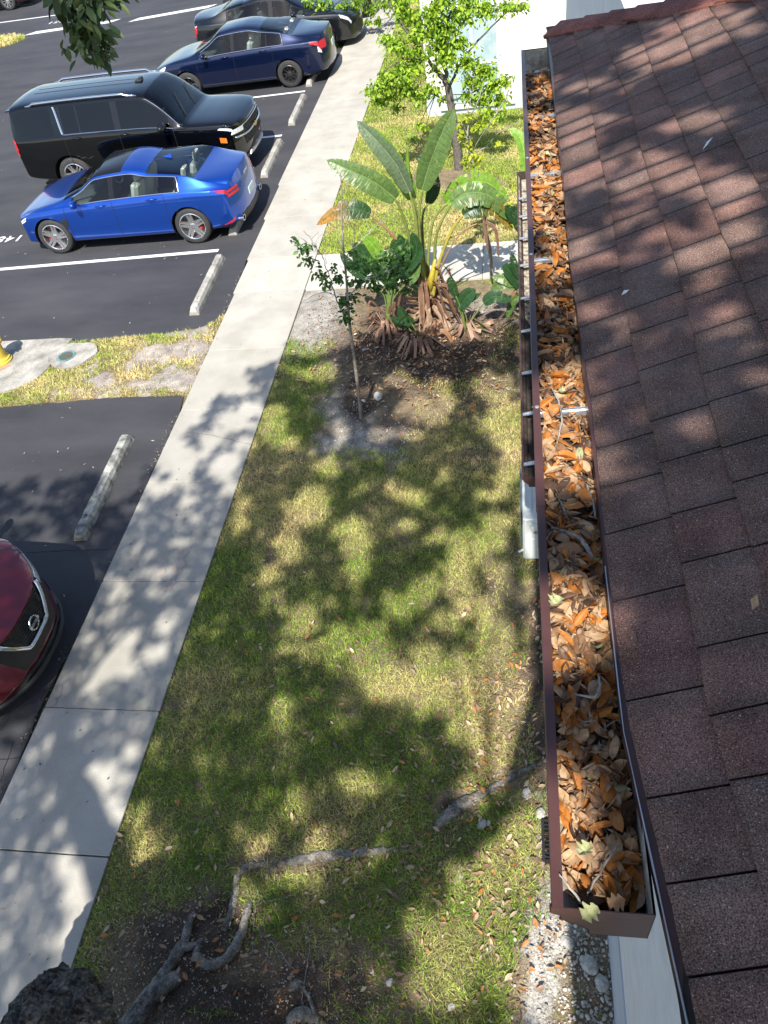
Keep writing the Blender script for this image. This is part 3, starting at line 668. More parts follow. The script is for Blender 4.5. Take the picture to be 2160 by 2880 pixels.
# K style gutter
def gutter(par, xb, zt, y0, y1, w=.118, d=.092, name='gutter', label=None, lin=None):
    prof = [(0, 0), (0, -d), (-w * .58, -d), (-w * .60, -d * .80), (-w * .68, -d * .66), (-w * .80, -d * .58), (-w * .88, -d * .45), (-w * .905, -d * .30), (-w, -d * .22), (-w, -.001)]
    lip = [(-w, -.001), (-w + .0015, .0005), (-w + .016, .0005), (-w + .0165, -.006), (-w + .012, -.0065)]
    P = prof + lip[1:]
    mb = MB(); ysn = np.linspace(y0, y1, 30)
    for y in ysn:
        wob = .0012 * math.sin(y * 3.1); 
        for px, pz in P: mb.v.append((xb + px + wob, y, zt + pz)); mb.c.append((1, 1, 1))
    n = len(P)
    for i in range(29):
        for k in range(n - 1): mb.f.append((i * n + k, i * n + k + 1, (i + 1) * n + k + 1, (i + 1) * n + k)); mb.mi.append(0)
    # end caps: flat plate in the gutter's profile with a narrow folded flange
    g = B(mb, name, M['brownmetal'], par)
    if label: g['label'] = label
    li = MB(); off = .0022
    IP = [(-off, -.002), (-off, -d + off), (-w * .58 + off, -d + off), (-w * .60 + off, -d * .80), (-w * .68 + off, -d * .66 + off), (-w * .80 + off, -d * .58 + off), (-w * .88 + off, -d * .45 + off), (-w * .905 + off, -d * .30), (-w + off, -d * .22 + off), (-w + off, -.004)]
    for y in (y0 + .003, y1 - .003):
        for px, pz in IP: li.v.append((xb + px, y, zt + pz)); li.c.append((1, 1, 1))
    m_ = len(IP)
    for k in range(m_ - 1): li.f.append((k, k + 1, m_ + k + 1, m_ + k)); li.mi.append(0)
    li.add([(xb + px, y1 - .006, zt + pz) for px, pz in IP], [tuple(range(len(IP)))])
    B(li, 'inner_lining', lin or M['cream'], g)
    for ye, sg in ((y0, -1), (y1, 1)):
        ec = MB(); poly = prof
        vs = [(xb + px, ye, zt + pz) for px, pz in poly] + [(xb + px, ye - sg * .0015, zt + pz) for px, pz in poly]
        n_ = len(poly); ec.add(vs, [tuple(range(n_)), tuple(reversed(range(n_, 2 * n_)))] + [(i, (i + 1) % n_, n_ + (i + 1) % n_, n_ + i) for i in range(n_)])
        for i in range(n_ - 1):   # flange lapping over the trough
            a = Vector((xb + poly[i][0], ye, zt + poly[i][1])); b_ = Vector((xb + poly[i + 1][0], ye, zt + poly[i + 1][1]))
            ce = Vector((xb - w * .45, ye, zt - d * .45)); oa = (a - ce).normalized() * .0014; ob = (b_ - ce).normalized() * .0014
            ec.add([a + oa, b_ + ob, b_ + ob + Vector((0, -sg * .013, 0)), a + oa + Vector((0, -sg * .013, 0))], [(0, 1, 2, 3)])
        B(ec, 'end_cap', M['brownmetal'], g)
    return g
def hanger(g, xb, zt, y, w, tilt=.0, wide=.024):
    mb = MB(); y2 = y + tilt
    x0, x1 = xb - w + .012, xb + .002
    for (a, b, z) in ((-.5, -.18, .0), (-.18, .18, -.004), (.18, .5, .0)):
        mb.add([(x0, y + a * wide * .75, zt - .008 + z), (x0, y + b * wide * .75, zt - .008 + z), (x1, y2 + b * wide, zt - .012 + z), (x1, y2 + a * wide, zt - .012 + z)], [(0, 1, 2, 3)])
    for a in (-.5, -.18, .18, .5):
        mb.add([(x0, y + a * wide * .75, zt - .0078), (x1, y2 + a * wide, zt - .0118), (x1, y2 + a * wide, zt - .020), (x0, y + a * wide * .75, zt - .016)], [(0, 1, 2, 3)])
    mb.tube([(x1 - .004, y2, zt - .010), (x1 + .012, y2, zt - .010)], .0045, 8)
    return B(mb, 'hanger', M['alum'], g)
def screw(g, x, y, z, r=.0045):
    mb = MB(); mb.lathe([(0, .003), (r * .7, .0028), (r * .7, .001), (r * 1.3, .0008), (r * 1.3, 0)], 8, M=Matrix.Translation((x, y, z)))
    return B(mb, 'screw', M['alum'], g)
GX, GZ, GW = 0.172, 5.094, 0.137
g1 = gutter(bld, GX, GZ, 0.352, 4.10, GW, .104, name='gutter', label='upper brown gutter along the eave, heaped with dead oak leaves')
for y, t in ((3.80, .02), (3.27, .02), (2.73, .02), (2.14, .015), (1.43, .012)): hanger(g1, GX, GZ, y, GW, t)
for y in (2.86, 2.16, 1.44): screw(g1, GX - GW + .008, y, GZ + .001)
# a lapped joint and a short stretch of bent lip
mb = MB(); mb.box((GX - GW - .0015, 1.12, GZ - .02), (GX - GW + .0165, 1.34, GZ + .0018)); B(mb, 'lap_joint', M['brownmetal'], g1)

# lower roof over the ground floor with its own empty gutter
LX, LZ = 0.145, 2.28
mb = MB(); mb.add([(LX + .01, 4.1, LZ + .005), (WX + .02, 4.1, LZ + .15), (WX + .02, 9.9, LZ + .15), (LX + .01, 9.9, LZ + .005)], [(0, 1, 2, 3)])
mb.add([(LX + .01, 4.1, LZ + .005), (LX + .01, 9.9, LZ + .005), (LX + .01, 9.9, LZ - .12), (LX + .01, 4.1, LZ - .12)], [(0, 1, 2, 3)])
mb.add([(LX + .01, 4.1, LZ - .12), (WX + .02, 4.1, LZ - .12), (WX + .02, 4.1, LZ + .15), (LX + .01, 4.1, LZ + .005)], [(0, 1, 2, 3)])
B(mb, 'canopy', M['roofdark'])
g2_ = gutter(bld, LX, LZ, 4.14, 9.45, .128, .10, name='gutter', label='lower brown gutter, empty and grimy, with shiny hangers', lin=surf_mat('darklining', (.022, .017, .014), (.07, .05, .038), rough=.8, scale=20))
for i, u in enumerate([2.202, 2.09, 1.964, 1.821, 1.664, 1.524, 1.365, 1.228, 1.080]): hanger(g2_, LX, LZ, u * 3.97, .128, .03, .045)
# grime lying in the bottom of it
dr = MB(); dr.add([(LX - .072, 6.4, LZ - .090), (LX - .004, 6.2, LZ - .088), (LX - .004, 9.42, LZ - .088), (LX - .072, 9.42, LZ - .090)], [(0, 1, 2, 3)]); dr.add([(LX - .114, 7.4, LZ - .03), (LX - .076, 7.4, LZ - .085), (LX - .076, 9.42, LZ - .085), (LX - .114, 9.42, LZ - .03)], [(0, 1, 2, 3)])
B(dr, 'grime', surf_mat('grime', (.06, .045, .03), (.46, .40, .32), rough=1, scale=16, detail=10, lo=.36, hi=.56), g2_)

# ------------------------------------------------------------------ leaves heaped in the upper gutter
def oak_leaf(L, W, curl, bend, n=6, lob=0.0, seed=0):
    r = random.Random(seed); vs = []; fs = []
    for i in range(n + 1):
        t = i / n; y = (t - .5) * L; wv = W * .5 * (math.sin(math.pi * min(1, t * .92 + .05)) ** .8) * (1 + lob * math.sin(t * 19 + seed))
        if i in (0, n): wv *= .12
        zc = bend * (4 * (t - .5) ** 2 - .5) + r.uniform(-.0006, .0006); ox = .06 * L * math.sin(t * 3 + seed)
        for u in (-1, -.5, 0, .5, 1):
            vs.append((ox + u * wv, y, zc + curl * u * u * wv * 2 - (.0009 if u == 0 else 0) + r.uniform(-.0004, .0004)))
    for i in range(n):
        for k in range(4): q = i * 5 + k; fs.append((q, q + 1, q + 6, q + 5))
    return vs, fs
LEAFC = {'orange brown': ((.38, .135, .026), (.52, .20, .042)), 'tan': ((.40, .245, .13), (.56, .37, .215)), 'dull brown': ((.19, .10, .05), (.29, .165, .09)), 'dark brown': ((.085, .045, .03), (.13, .075, .048)), 'pale green': ((.34, .36, .17), (.46, .46, .25))}
leafm = {}
for kx, (a_, b_) in LEAFC.items():
    leafm[kx] = surf_mat('gutter_leaf_' + kx.replace(' ', '_'), a_, b_, rough=.52, scale=45, detail=8, spec=.35, transl=.10, fine=.12, fscale=160)
shapes = []
for i in range(16):
    v, f = oak_leaf(rnd.uniform(.036, .068), rnd.uniform(.014, .027), rnd.uniform(-.5, .7), rnd.uniform(-.007, .009), seed=i, lob=rnd.choice([0, 0, .06, .12]))
    shapes.append((v, f))
kinds = ['tan'] * 9 + ['orange brown'] * 9 + ['dull brown'] * 6 + ['dark brown'] * 4 + ['pale green'] * 1
meshes = {}
def leaf_mesh(i, kx):
    if (i, kx) not in meshes:
        me = bpy.data.meshes.new('fallen_leaf'); me.from_pydata(shapes[i][0], [], shapes[i][1]); me.materials.append(leafm[kx])
        me.polygons.foreach_set('use_smooth', [True] * len(shapes[i][1])); meshes[(i, kx)] = me
    return meshes[(i, kx)]
def heap_z(x, y):
    u = (x - (GX - GW)) / GW
    low = .020 + .018 * vnoise(np.array([x * 20]), np.array([y * 5]), 91)[0] + .022 * min(1, max(0, (.80 - y) / .3)) + (.010 if y < .50 else 0) * (1 - (y - .39) / .11 if y < .5 else 0)
    if y > 3.82: low = .075
    return GZ - low + .012 * math.sin(math.pi * min(1, max(0, u)))
bed = MB()
for y in np.linspace(.365, 3.90, 120):
    for x in np.linspace(GX - GW + .012, GX - .003, 8): bed.v.append((x, y, heap_z(x, y) - .012 + rnd.uniform(-.003, .003))); bed.c.append((1, 1, 1))
for i in range(119):
    for k in range(7): bed.f.append((i * 8 + k, i * 8 + k + 1, i * 8 + k + 9, i * 8 + k + 8)); bed.mi.append(0)
o = bed.build('leaf_mould', surf_mat('mould', (.02, .013, .009), (.09, .05, .03), rough=1, scale=60, detail=8, bump=.004, bscale=180))
tag(o, 'dark crumbled leaf mould under the heap of leaves in the upper gutter', 'leaf mould', kind='stuff')
pool = []
NLEAF = 1900
for i in range(NLEAF):
    y = .385 + (rnd.random() ** 1.12) * 3.45; x = rnd.uniform(GX - GW + .016, GX - .004)
    lay = rnd.random(); z = heap_z(x, y) - .010 + .020 * lay
    pool.append((x, y, z))
pool.sort(key=lambda p: (p[1] - p[2] * 6))
nind = 0; rest = {}
for (x, y, z) in pool:
    kx = rnd.choice(kinds); si = rnd.randrange(16)
    if y < .62 and rnd.random() < .25: kx = 'tan'
    al = rnd.gauss(0, .5) if rnd.random() < .35 else rnd.uniform(0, 6.28)
    rot = Euler((rnd.gauss(0, .27), rnd.gauss(0, .32), al), 'XYZ')
    hl = .033 * abs(math.sin(al)); x = min(max(x, GX - GW + .014 + hl * .5), GX - .004 - hl * .6)
    sc = rnd.uniform(.68, 1.15)
    if nind < 300:
        o = bpy.data.objects.new('fallen_leaf', leaf_mesh(si, kx)); COL.objects.link(o)
        o.location = (x, y, z); o.rotation_euler = rot; o.scale = (sc, sc, sc); nind += 1
        tag(o, {'orange brown': 'glossy orange brown oak leaf', 'tan': 'pale tan curled oak leaf', 'dull brown': 'dull brown dry oak leaf', 'dark brown': 'dark brown withered oak leaf', 'pale green': 'faded pale green oak leaf'}[kx] + ' lying in the near end of the upper gutter', 'leaf', kx + ' leaves in the near end of the upper gutter')
    else:
        rest.setdefault((kx), []).append((x, y, z, rot, sc, si))
allv = []; allf = []; mis = []; mlist = list(leafm.keys()); base = 0
for kx, L_ in rest.items():
    for (x, y, z, rot, sc, si) in L_:
        Mx = np.array(rot.to_matrix()); v = (np.array(shapes[si][0]) * sc) @ Mx.T + [x, y, z]
        allv.append(v); allf.append(np.array(shapes[si][1]) + base); base += len(v); mis += [mlist.index(kx)] * len(shapes[si][1])
o = np_mesh('leaf_heap', np.concatenate(allv), np.concatenate(allf), [leafm[k] for k in mlist], smooth=True, mi=mis)
tag(o, 'brown and orange dead oak leaves packed along the far part of the upper gutter', 'leaf litter', kind='stuff')
nb = 2600
yb = rng.uniform(.38, 3.85, nb); xb_ = rng.uniform(GX - GW + .016, GX - .004, nb); zb_ = np.array([heap_z(a, b) for a, b in zip(xb_, yb)]) + rng.uniform(-.004, .014, nb)
V_, F_, C_ = scatter(LT, LF, np.stack([xb_, yb, zb_], 1), rotmats(rng.uniform(0, 6.28, nb), rng.normal(0, .5, nb), rng.normal(0, .5, nb)), np.stack([rng.uniform(.004, .012, nb), rng.uniform(.010, .030, nb), rng.uniform(.006, .02, nb)], 1), litter_cols(nb) * .75)
tag(np_mesh('leaf_fragments', V_, F_, M['oakleaf'], col=C_), 'small broken leaf fragments and stems between the leaves in the upper gutter', 'leaf litter', kind='stuff')
# acorn caps
cap = MB(); cap.lathe([(.0, .005), (.005, .004), (.0075, .0), (.0062, -.001), (.004, .002), (0, .003)], 10)
acm = surf_mat('acorn', (.22, .13, .07), (.34, .22, .13), rough=.8, scale=90); ac0 = cap.build('acorn_cap', acm, smooth=True)
spots = [(.105, .50), (.093, .56), (.114, .60), (.085, .63), (.130, .54), (.10, .68), (.118, .70), (.075, .52), (.142, .63), (.074, .78), (.102, .82), (.112, .45)]
for i, (x, y) in enumerate(spots):
    o = ac0 if i == 0 else ac0.copy()
    if i: COL.objects.link(o)
    o.location = (x, y, heap_z(x, y) + .010); o.rotation_euler = (rnd.uniform(-1.2, 1.2), rnd.uniform(-1.2, 1.2), rnd.uniform(0, 6)); tag(o, 'small brown acorn cap lying on the leaves at the near end of the gutter', 'acorn cap', 'acorn caps at the near end of the gutter')
# twigs lying on the leaves
def gz(x, y, h=.014): return Vector((x, y, heap_z(x, y) + h))
def twig(name, pts, rads, label, cat='twig', mt='twig'):
    mb = MB(); P = [Vector(p) for p in pts]; Q = []; Rr = []
    for i in range(len(P) - 1):
        for k in range(5):
            t = k / 5; Q.append(P[i].lerp(P[i + 1], t) + Vector((rnd.uniform(-.0012, .0012), rnd.uniform(-.0012, .0012), 0))); Rr.append(.78 * (rads[i] * (1 - t) + rads[i + 1] * t))
    Q.append(P[-1]); Rr.append(rads[-1] * .7); mb.tube(Q, Rr, 7, jit=.08)
    o = mb.build(name, M[mt], smooth=True); return tag(o, label, cat)
def gp(x, y, z=5.085): p = atz(x, y, z); return Vector((p.x, p.y, z))
twig('twig', [gp(1192, 1140, 5.083), gp(1225, 1150, 5.086), gp(1255, 1165, 5.09), gp(1272, 1188, 5.086), gp(1280, 1205, 5.08)], [.0045, .005, .0058, .0062, .005], 'thick lichen grey broken twig in shade across the middle of the upper gutter')
twig('twig', [gp(1190, 835, 5.095), gp(1205, 862, 5.097), gp(1213, 890, 5.105), gp(1214, 915, 5.10), gp(1203, 960, 5.09)], [.002, .003, .0032, .003, .002], 'long crooked pale twig lying over the nearest hanger of the upper gutter')
twig('twig', [gp(1192, 1388 + 0, 5.085), gp(1240, 1500, 5.085), gp(1285, 1507, 5.088), gp(1296, 1485, 5.09), gp(1293, 1455, 5.09)][1:], [.0022, .003, .003, .0025], 'forked whitish twig on the sunlit leaves below the middle of the upper gutter')
twig('twig', [gp(1208, 1888, 5.10), gp(1225, 1910, 5.10), gp(1255, 1950, 5.088), gp(1290, 1965, 5.07)], [.0012, .0022, .0026, .002], 'dark thin twig sticking up at the near end cap of the gutter')
twig('twig', [gp(1332, 1828, 5.088), gp(1310, 1860, 5.084), gp(1285, 1905, 5.078), gp(1268, 1935, 5.072)], [.0018, .0022, .0022, .0016], 'straight brown twig slanting over the acorn caps near the gutter end')
twig('twig', [gp(1268, 1045, 5.088), gp(1280, 1085, 5.086), gp(1288, 1120, 5.084)], [.003, .0034, .003], 'short straight grey twig beside the roof edge in the shaded middle of the gutter')
twig('twig', [gp(1200, 1065, 5.09), gp(1215, 1090, 5.092), gp(1230, 1130, 5.088)], [.0018, .0026, .002], 'knobbly grey twig among shaded leaves next to the outer gutter lip')
# two lobed pale leaves hanging over the end cap
def lobed(sz, seed):
    r = random.Random(seed); vs = [(0, 0, .002)]; n = 18
    for i in range(n):
        a = 2 * math.pi * i / n; rr = sz * (.62 + .22 * math.sin(i * 1.9 + seed) + r.uniform(-.14, .14)); vs.append((rr * math.cos(a), rr * math.sin(a) * .8, r.uniform(-.003, .003) - .15 * rr * math.cos(a)))
    return MB().add(vs, [(0, 1 + i, 1 + (i + 1) % n) for i in range(n)])
for (x, y, z, sz, kx, lab) in ((1275, 1972, 5.10, .018, 'pale green', 'pale yellow green lobed leaf draped over the near end cap of the gutter'), (1332, 1945, 5.085, .017, 'tan', 'crumpled tan lobed leaf against the inside of the near end cap'), (1262, 1835, 5.10, .016, 'pale green', 'small pale lobed leaf on the acorn caps near the gutter end'), (1200, 1300, 5.10, .02, 'pale green', 'pale green lobed leaf by the outer lip in the sunlit part of the gutter'), (1213, 845, 5.10, .016, 'pale green', 'pale yellow lobed leaf just beyond the nearest hanger')):
    v_, f_ = oak_leaf(sz * 1.5, sz * 1.25, .5, .006, n=12, lob=.42, seed=int(x)); o = MB().add(v_, f_).build('lobed_leaf', leafm[kx], smooth=True); p = atz(x, y, z); o.location = (p.x, p.y, z); o.rotation_euler = (rnd.uniform(-.5, .5), rnd.uniform(-.5, .5), rnd.uniform(0, 6)); tag(o, lab, 'leaf')
# bits on the roof
def roof_at(x, y, h=.012):
    d = Vector(ray(x, y)); n = Vector((-math.sin(TH), 0, math.cos(TH))); p0 = Vector((EX, 0, EZ)); c = Vector((0, 0, CAMH)); t = (p0 - c).dot(n) / d.dot(n); return c + d * t + n * h
for (x, y, w_, l_, lab, rz) in ((1530, 318, .004, .028, 'white scrap lying on the upper middle of the shingle roof', .9), (1353, 640, .006, .012, 'tiny white feather scrap on the first shingle course', .5), (1632, 1310, .007, .014, 'small pale dead leaf on the shingles at the right edge', 1.2)):
    p = roof_at(x, y); mb = MB(); mb.add([(-l_, 0, 0), (-l_ * .2, -w_, .002), (l_, -.001, .001), (l_ * .1, w_, .003)], [(0, 1, 2, 3)]); o = mb.build('scrap', M['whiteframe'] if 'white' in lab else leafm['tan']); o.location = p; o.rotation_euler = (0, -TH, rz); tag(o, lab, 'scrap')

# ------------------------------------------------------------------ white building across the lawn
FY = 18.14
fb = tag(empty('stucco_building', (1.5, FY, 0)), 'white stucco building with blue grey base and tall blinds in its bay window', 'building')
def FB(mb, name, mt, par=None, **k):
    o = mb.build(name, mt, None, **k); p = par or fb; o.parent = p
    o.matrix_parent_inverse = Matrix.Translation(-Vector((1.5, FY, 0))) if p is fb else Matrix.Identity(4)
    return o
mb = MB(); mb.box((-1.86, FY + .02, .40), (9, FY + 7, 3.2)); FB(mb, 'wall', M['wall'])
mb = MB(); mb.box((-1.90, FY, -.1), (9.04, FY + 7.05, .455)); FB(mb, 'wall_base', M['wallband'])
# raised white surround with the tall window
mb = MB(); 
mb.box((-.34, FY - .05, .13), (.02, FY + .018, 3.1)); mb.box((-1.55, FY - .05, 2.75), (-.342, FY + .017, 3.1)); mb.box((-1.55, FY - .05, .13), (-.342, FY - .002, .22)); mb.box((-1.60, FY - .05, .13), (-1.552, FY + .017, 3.1))
FB(mb, 'window_surround', M['wall'])
wd_ = MB(); wd_.box((-1.50, FY - .03, .24), (-.20, FY + .015, 2.72))
wo = FB(wd_, 'window', M['blind'])
fr = MB()
for (a, b, c, d_) in ((-.26, -.20, .24, 2.72), (-1.50, -1.46, .24, 2.72), (-.88, -.84, .24, 2.72)): fr.box((a, FY - .055, c), (b, FY - .031, d_))
fr.box((-1.46, FY - .054, .98), (-.88, FY - .031, 1.03)); fr.box((-.84, FY - .054, .98), (-.26, FY - .031, 1.03)); fr.box((-1.46, FY - .054, 2.02), (-.26, FY - .031, 2.08))
FB(fr, 'window_frame', M['whiteframe'], wo)
bl = MB()
for i in range(17):
    x = -1.45 + i * .072; bl.add([(x, FY - .033, 1.03), (x + .066, FY - .040, 1.03), (x + .066, FY - .040, 2.0), (x, FY - .033, 2.0)], [(0, 1, 2, 3)])
for i in range(17):
    x = -1.45 + i * .072; zz = .93 - .10 * rnd.random(); bl.add([(x, FY - .033, zz), (x + .062, FY - .039, zz), (x + .062, FY - .039, .97), (x, FY - .033, .97)], [(0, 1, 2, 3)])
FB(bl, 'blinds', M['blind'], wo)
# second window at right behind the roof edge, and the grey recess
mb = MB(); mb.box((1.62, FY - .04, 1.2), (1.90, FY + .018, 3.0)); w2 = FB(mb, 'window', M['blind'])
mb = MB(); mb.box((1.50, FY - .06, 1.2), (1.60, FY + .016, 3.0)); mb.box((1.74, FY - .065, 1.2), (1.76, FY - .041, 3.0)); FB(mb, 'window_frame', M['whiteframe'], w2)
mb = MB(); mb.box((2.75, FY - .03, 1.0), (4.6, FY + .018, 2.9)); FB(mb, 'shutter', surf_mat('shutter', (.10, .095, .08), (.15, .14, .12), rough=.8, scale=6, stretch=(1, 1, 12)))
mb = MB(); mb.box((-2.1, FY - .25, 3.05), (9.2, FY + 7.2, 3.22)); mb.prism([(-2.1, FY - .25), (9.2, FY - .25), (9.2, FY + 7.2), (-2.1, FY + 7.2)], 3.221, 3.26); FB(mb, 'roof', M['roofdark'])

# ------------------------------------------------------------------ outdoor AC unit, drain grate
ac = tag(empty('air_conditioner', (.20, 5.64, .06)), 'white outdoor air conditioner unit on the ground beside the lower gutter', 'air conditioner')
mb = MB(); mb.bbox((-.172, -.41, 0), (.16, .43, .60), .02); body = mb.build('casing', M['acwhite'], ac)
mb = MB(); 
for x in (-.10, .01, .11): mb.bbox((x - .03, -.33, .600), (x + .02, .35, .607), .012)
mb.build('top_ribs', M['acwhite'], body)
mb = MB(); mb.bbox((-.105, -.422, .22), (.10, -.409, .55), .012); mb.bbox((-.085, -.428, .33), (.06, -.421, .50), .012); mb.box((-.145, -.416, .04), (-.136, -.4095, .56)); mb.bbox((-.04, -.420, .03), (.05, -.4095, .19), .008); sp_ = mb.build('service_panel', M['acwhite'], ac)
mb = MB(); mb.bbox((-.07, -.431, .41), (.04, -.4275, .455), .006); mb.build('panel_grip', surf_mat('grip', (.28, .3, .3), rough=.6), sp_)
mb = MB()
for i in range(12): z = .06 + i * .045; mb.tube([(-.192, -.25, z), (-.192, .36, z)], .0025, 5)
for i in range(9): y = -.25 + i * .076; mb.tube([(-.190, y, .05), (-.190, y, .56)], .0028, 5)
mb.box((-.190, -.26, .04), (-.172, .37, .052)); mb.box((-.190, -.26, .555), (-.172, .37, .567)); mb.build('fan_guard', surf_mat('guard', (.10, .13, .14), (.14, .17, .18), rough=.5), ac)
mb = MB(); mb.lathe([(0, .0), (.20, 0), (.20, .006), (.03, .01), (0, .01)], 24, M=Matrix.Translation((-.174, .06, .30)) @ Matrix.Rotation(-math.pi / 2, 4, 'Y')); mb.build('fan', M['black'], ac)
mb = MB(); mb.tube([(-.17, -.40, .14), (-.20, -.42, .14), (-.215, -.42, .13)], .012, 8); mb.build('pipe_valve', M['whiteframe'], ac)
mb = MB(); mb.bbox((-.15, -.34, -.06), (.14, -.28, 0), .005); mb.bbox((-.15, .28, -.06), (.14, .34, 0), .005); mb.build('foot', M['black'], ac)

dg = tag(empty('drain_grate', (.235, 2.37, .02)), 'black slotted plastic drain grate on the ground under the gutter', 'drain grate')
mb = MB(); mb.bbox((-.10, -.165, -.02), (-.078, .165, .05), .004); mb.bbox((.078, -.165, -.02), (.10, .165, .05), .004); mb.box((-.077, -.165, -.02), (.077, -.145, .048)); mb.box((-.077, .145, -.02), (.077, .165, .048)); mb.build('frame', M['black'], dg)
mb = MB()
for i in range(9): y = -.125 + i * .031; mb.box((-.077, y - .006, .02), (.077, y + .006, .044))
mb.build('slats', M['black'], dg)
# hydrant, valve cover
hy = tag(empty('fire_hydrant', (-8.04, 9.36, .055)), 'yellow fire hydrant on the concrete pad at the left edge', 'fire hydrant')
mb = MB(); mb.lathe([(0, 0), (.17, 0), (.17, .03), (.15, .04), (.15, .065), (.125, .075), (.115, .11), (.108, .44), (.118, .45), (.118, .475), (.108, .485), (.104, .50)], 28); mb.build('barrel', M['hydrant'], hy, smooth=False)
mb = MB(); mb.lathe([(.138, .50), (.138, .525), (.12, .53), (.105, .58), (.07, .63), (.03, .65), (.028, .69), (0, .69)], 28); mb.build('bonnet', M['hydrant'], hy)
for ang, r, nm in ((0, .055, 'hose_cap'), (math.pi, .055, 'hose_cap'), (-math.pi / 2, .075, 'pumper_cap')):
    mb = MB(); mb.lathe([(0, .0), (r * .8, 0), (r * .8, .03), (r, .035), (r, .075), (r * .3, .08), (r * .3, .1), (0, .1)], 14, M=Matrix.Rotation(ang, 4, 'Z') @ Matrix.Translation((.09, 0, .385)) @ Matrix.Rotation(math.pi / 2, 4, 'Y')); mb.build(nm, M['hydrant'], hy)
mb = MB()
for k in range(8): a = k * math.pi / 4; mb.lathe([(0, .095), (.014, .09), (.014, .065)], 6, M=Matrix.Translation((.138 * math.cos(a), .138 * math.sin(a), -.02)))
mb.build('base_bolts', M['hydrant'], hy)
mb = MB(); c = Vector((-8.0, 9.22, .0605))
for k in range(2):
    pts = [(c.x - .12 + k * .2 + .09 * math.cos(t) * rnd.uniform(.5, 1.3), c.y - .02 + .06 * math.sin(t) * rnd.uniform(.6, 1.3), .0605 + k * .0006) for t in np.linspace(0, 6.28, 13)[:-1]]; mb.add(pts, [tuple(range(12))])
o = mb.build('paint_splash', surf_mat('splash', (.50, .24, .16), (.42, .22, .12), rough=.9)); tag(o, kind='structure')
vc = tag(empty('valve_cover', (-6.86, 9.43, .035)), 'round green bronze valve cover set in a rough concrete collar on the island', 'valve cover')
mb = MB(); pts = []
for t in np.linspace(0, 2 * math.pi, 41)[:-1]: rr = 1 + .06 * math.sin(3 * t) + .03 * math.sin(7 * t + 1) + rnd.uniform(-.02, .02); pts.append((.40 * rr * math.cos(t), .34 * rr * math.sin(t)))
mb.prism(pts, -.04, .032); mb.build('collar', M['concrete_old'], vc)
mb = MB(); mb.lathe([(.145, .033), (.145, .044), (.118, .044), (.118, .038), (0, .038)], 32, M=Matrix.Translation((-.07, -.05, 0))); mb.build('rim', M['brass'], vc)
mb = MB(); mb.lathe([(0, .0405), (.108, .0405), (.108, .036)], 32, M=Matrix.Translation((-.07, -.05, 0))); mb.lathe([(0, .0435), (.02, .0435), (.02, .04)], 12, M=Matrix.Translation((-.07, -.05, 0)))
mb.build('lid', surf_mat('lidm', (.05, .055, .045), (.12, .11, .08), rough=.8, scale=60, bump=.003, bscale=120), vc)

# concrete wheel stops
def wheel_stop(x, y, rz, dirty, label, mt):
    mb = MB(); L = .915; sec = [(-.085, 0), (.085, 0), (.075, .06), (.05, .115), (-.05, .115), (-.075, .06)]
    vs = []; xs = np.linspace(-L, L, 25)
    for i, t in enumerate(xs):
        e = (abs(t) > L - .03); 
        for (a, z) in sec:
            k = (0.80 if (e and z > .05) else 1); ch = 1 - (rnd.random() < .10 and z > .1) * .10
            vs.append((a * k + rnd.uniform(-.0015, .0015), t - (.035 * np.sign(t) if (e and z > .1) else 0), z * ch * (1 if z else 1) - .002 * (z == 0)))
    n = 6; fs = [(i * n + k, i * n + (k + 1) % n, (i + 1) * n + (k + 1) % n, (i + 1) * n + k) for i in range(24) for k in range(n)]
    fs += [tuple(reversed(range(n))), tuple(range(24 * n, 25 * n))]; mb.add(vs, fs)
    r = tag(empty('wheel_stop', (x, y, 0), rz), label, 'wheel stop', 'concrete wheel stops in front of the sidewalk')
    mb.build('block', mt, r)
    for t in (-.6, .6):
        p = MB(); p.lathe([(0, .1165), (.012, .1165), (.012, .112)], 8, M=Matrix.Translation((0, t, 0))); p.build('steel_pin', M['black'], r)
    return r
wheel_stop(-5.17, 6.50, math.radians(1.5), 1, 'weathered dark stained wheel stop in the empty space beside the red car', M['stop_dirty'])
wheel_stop(-5.17, 11.38, math.radians(1), 0, 'pale clean wheel stop in the empty space between the grass island and the blue sedan', M['concrete_old'])
wheel_stop(-5.20, 14.1, 0, 0, 'wheel stop half hidden under the rear of the bright blue sedan', M['concrete_old'])
wheel_stop(-5.17, 16.6, math.radians(1), 0, 'wheel stop right in front of the black SUV', M['concrete_old'])
wheel_stop(-5.15, 19.45, math.radians(1), 0, 'wheel stop in the empty space between the black SUV and the navy sedan', M['concrete_old'])
wheel_stop(-5.20, 22.1, 0, 0, 'wheel stop under the rear of the navy sedan', M['concrete_old'])
wheel_stop(-5.20, 27.6, 0, 0, 'farthest wheel stop, near the top of the photo under green branches', M['concrete_old'])

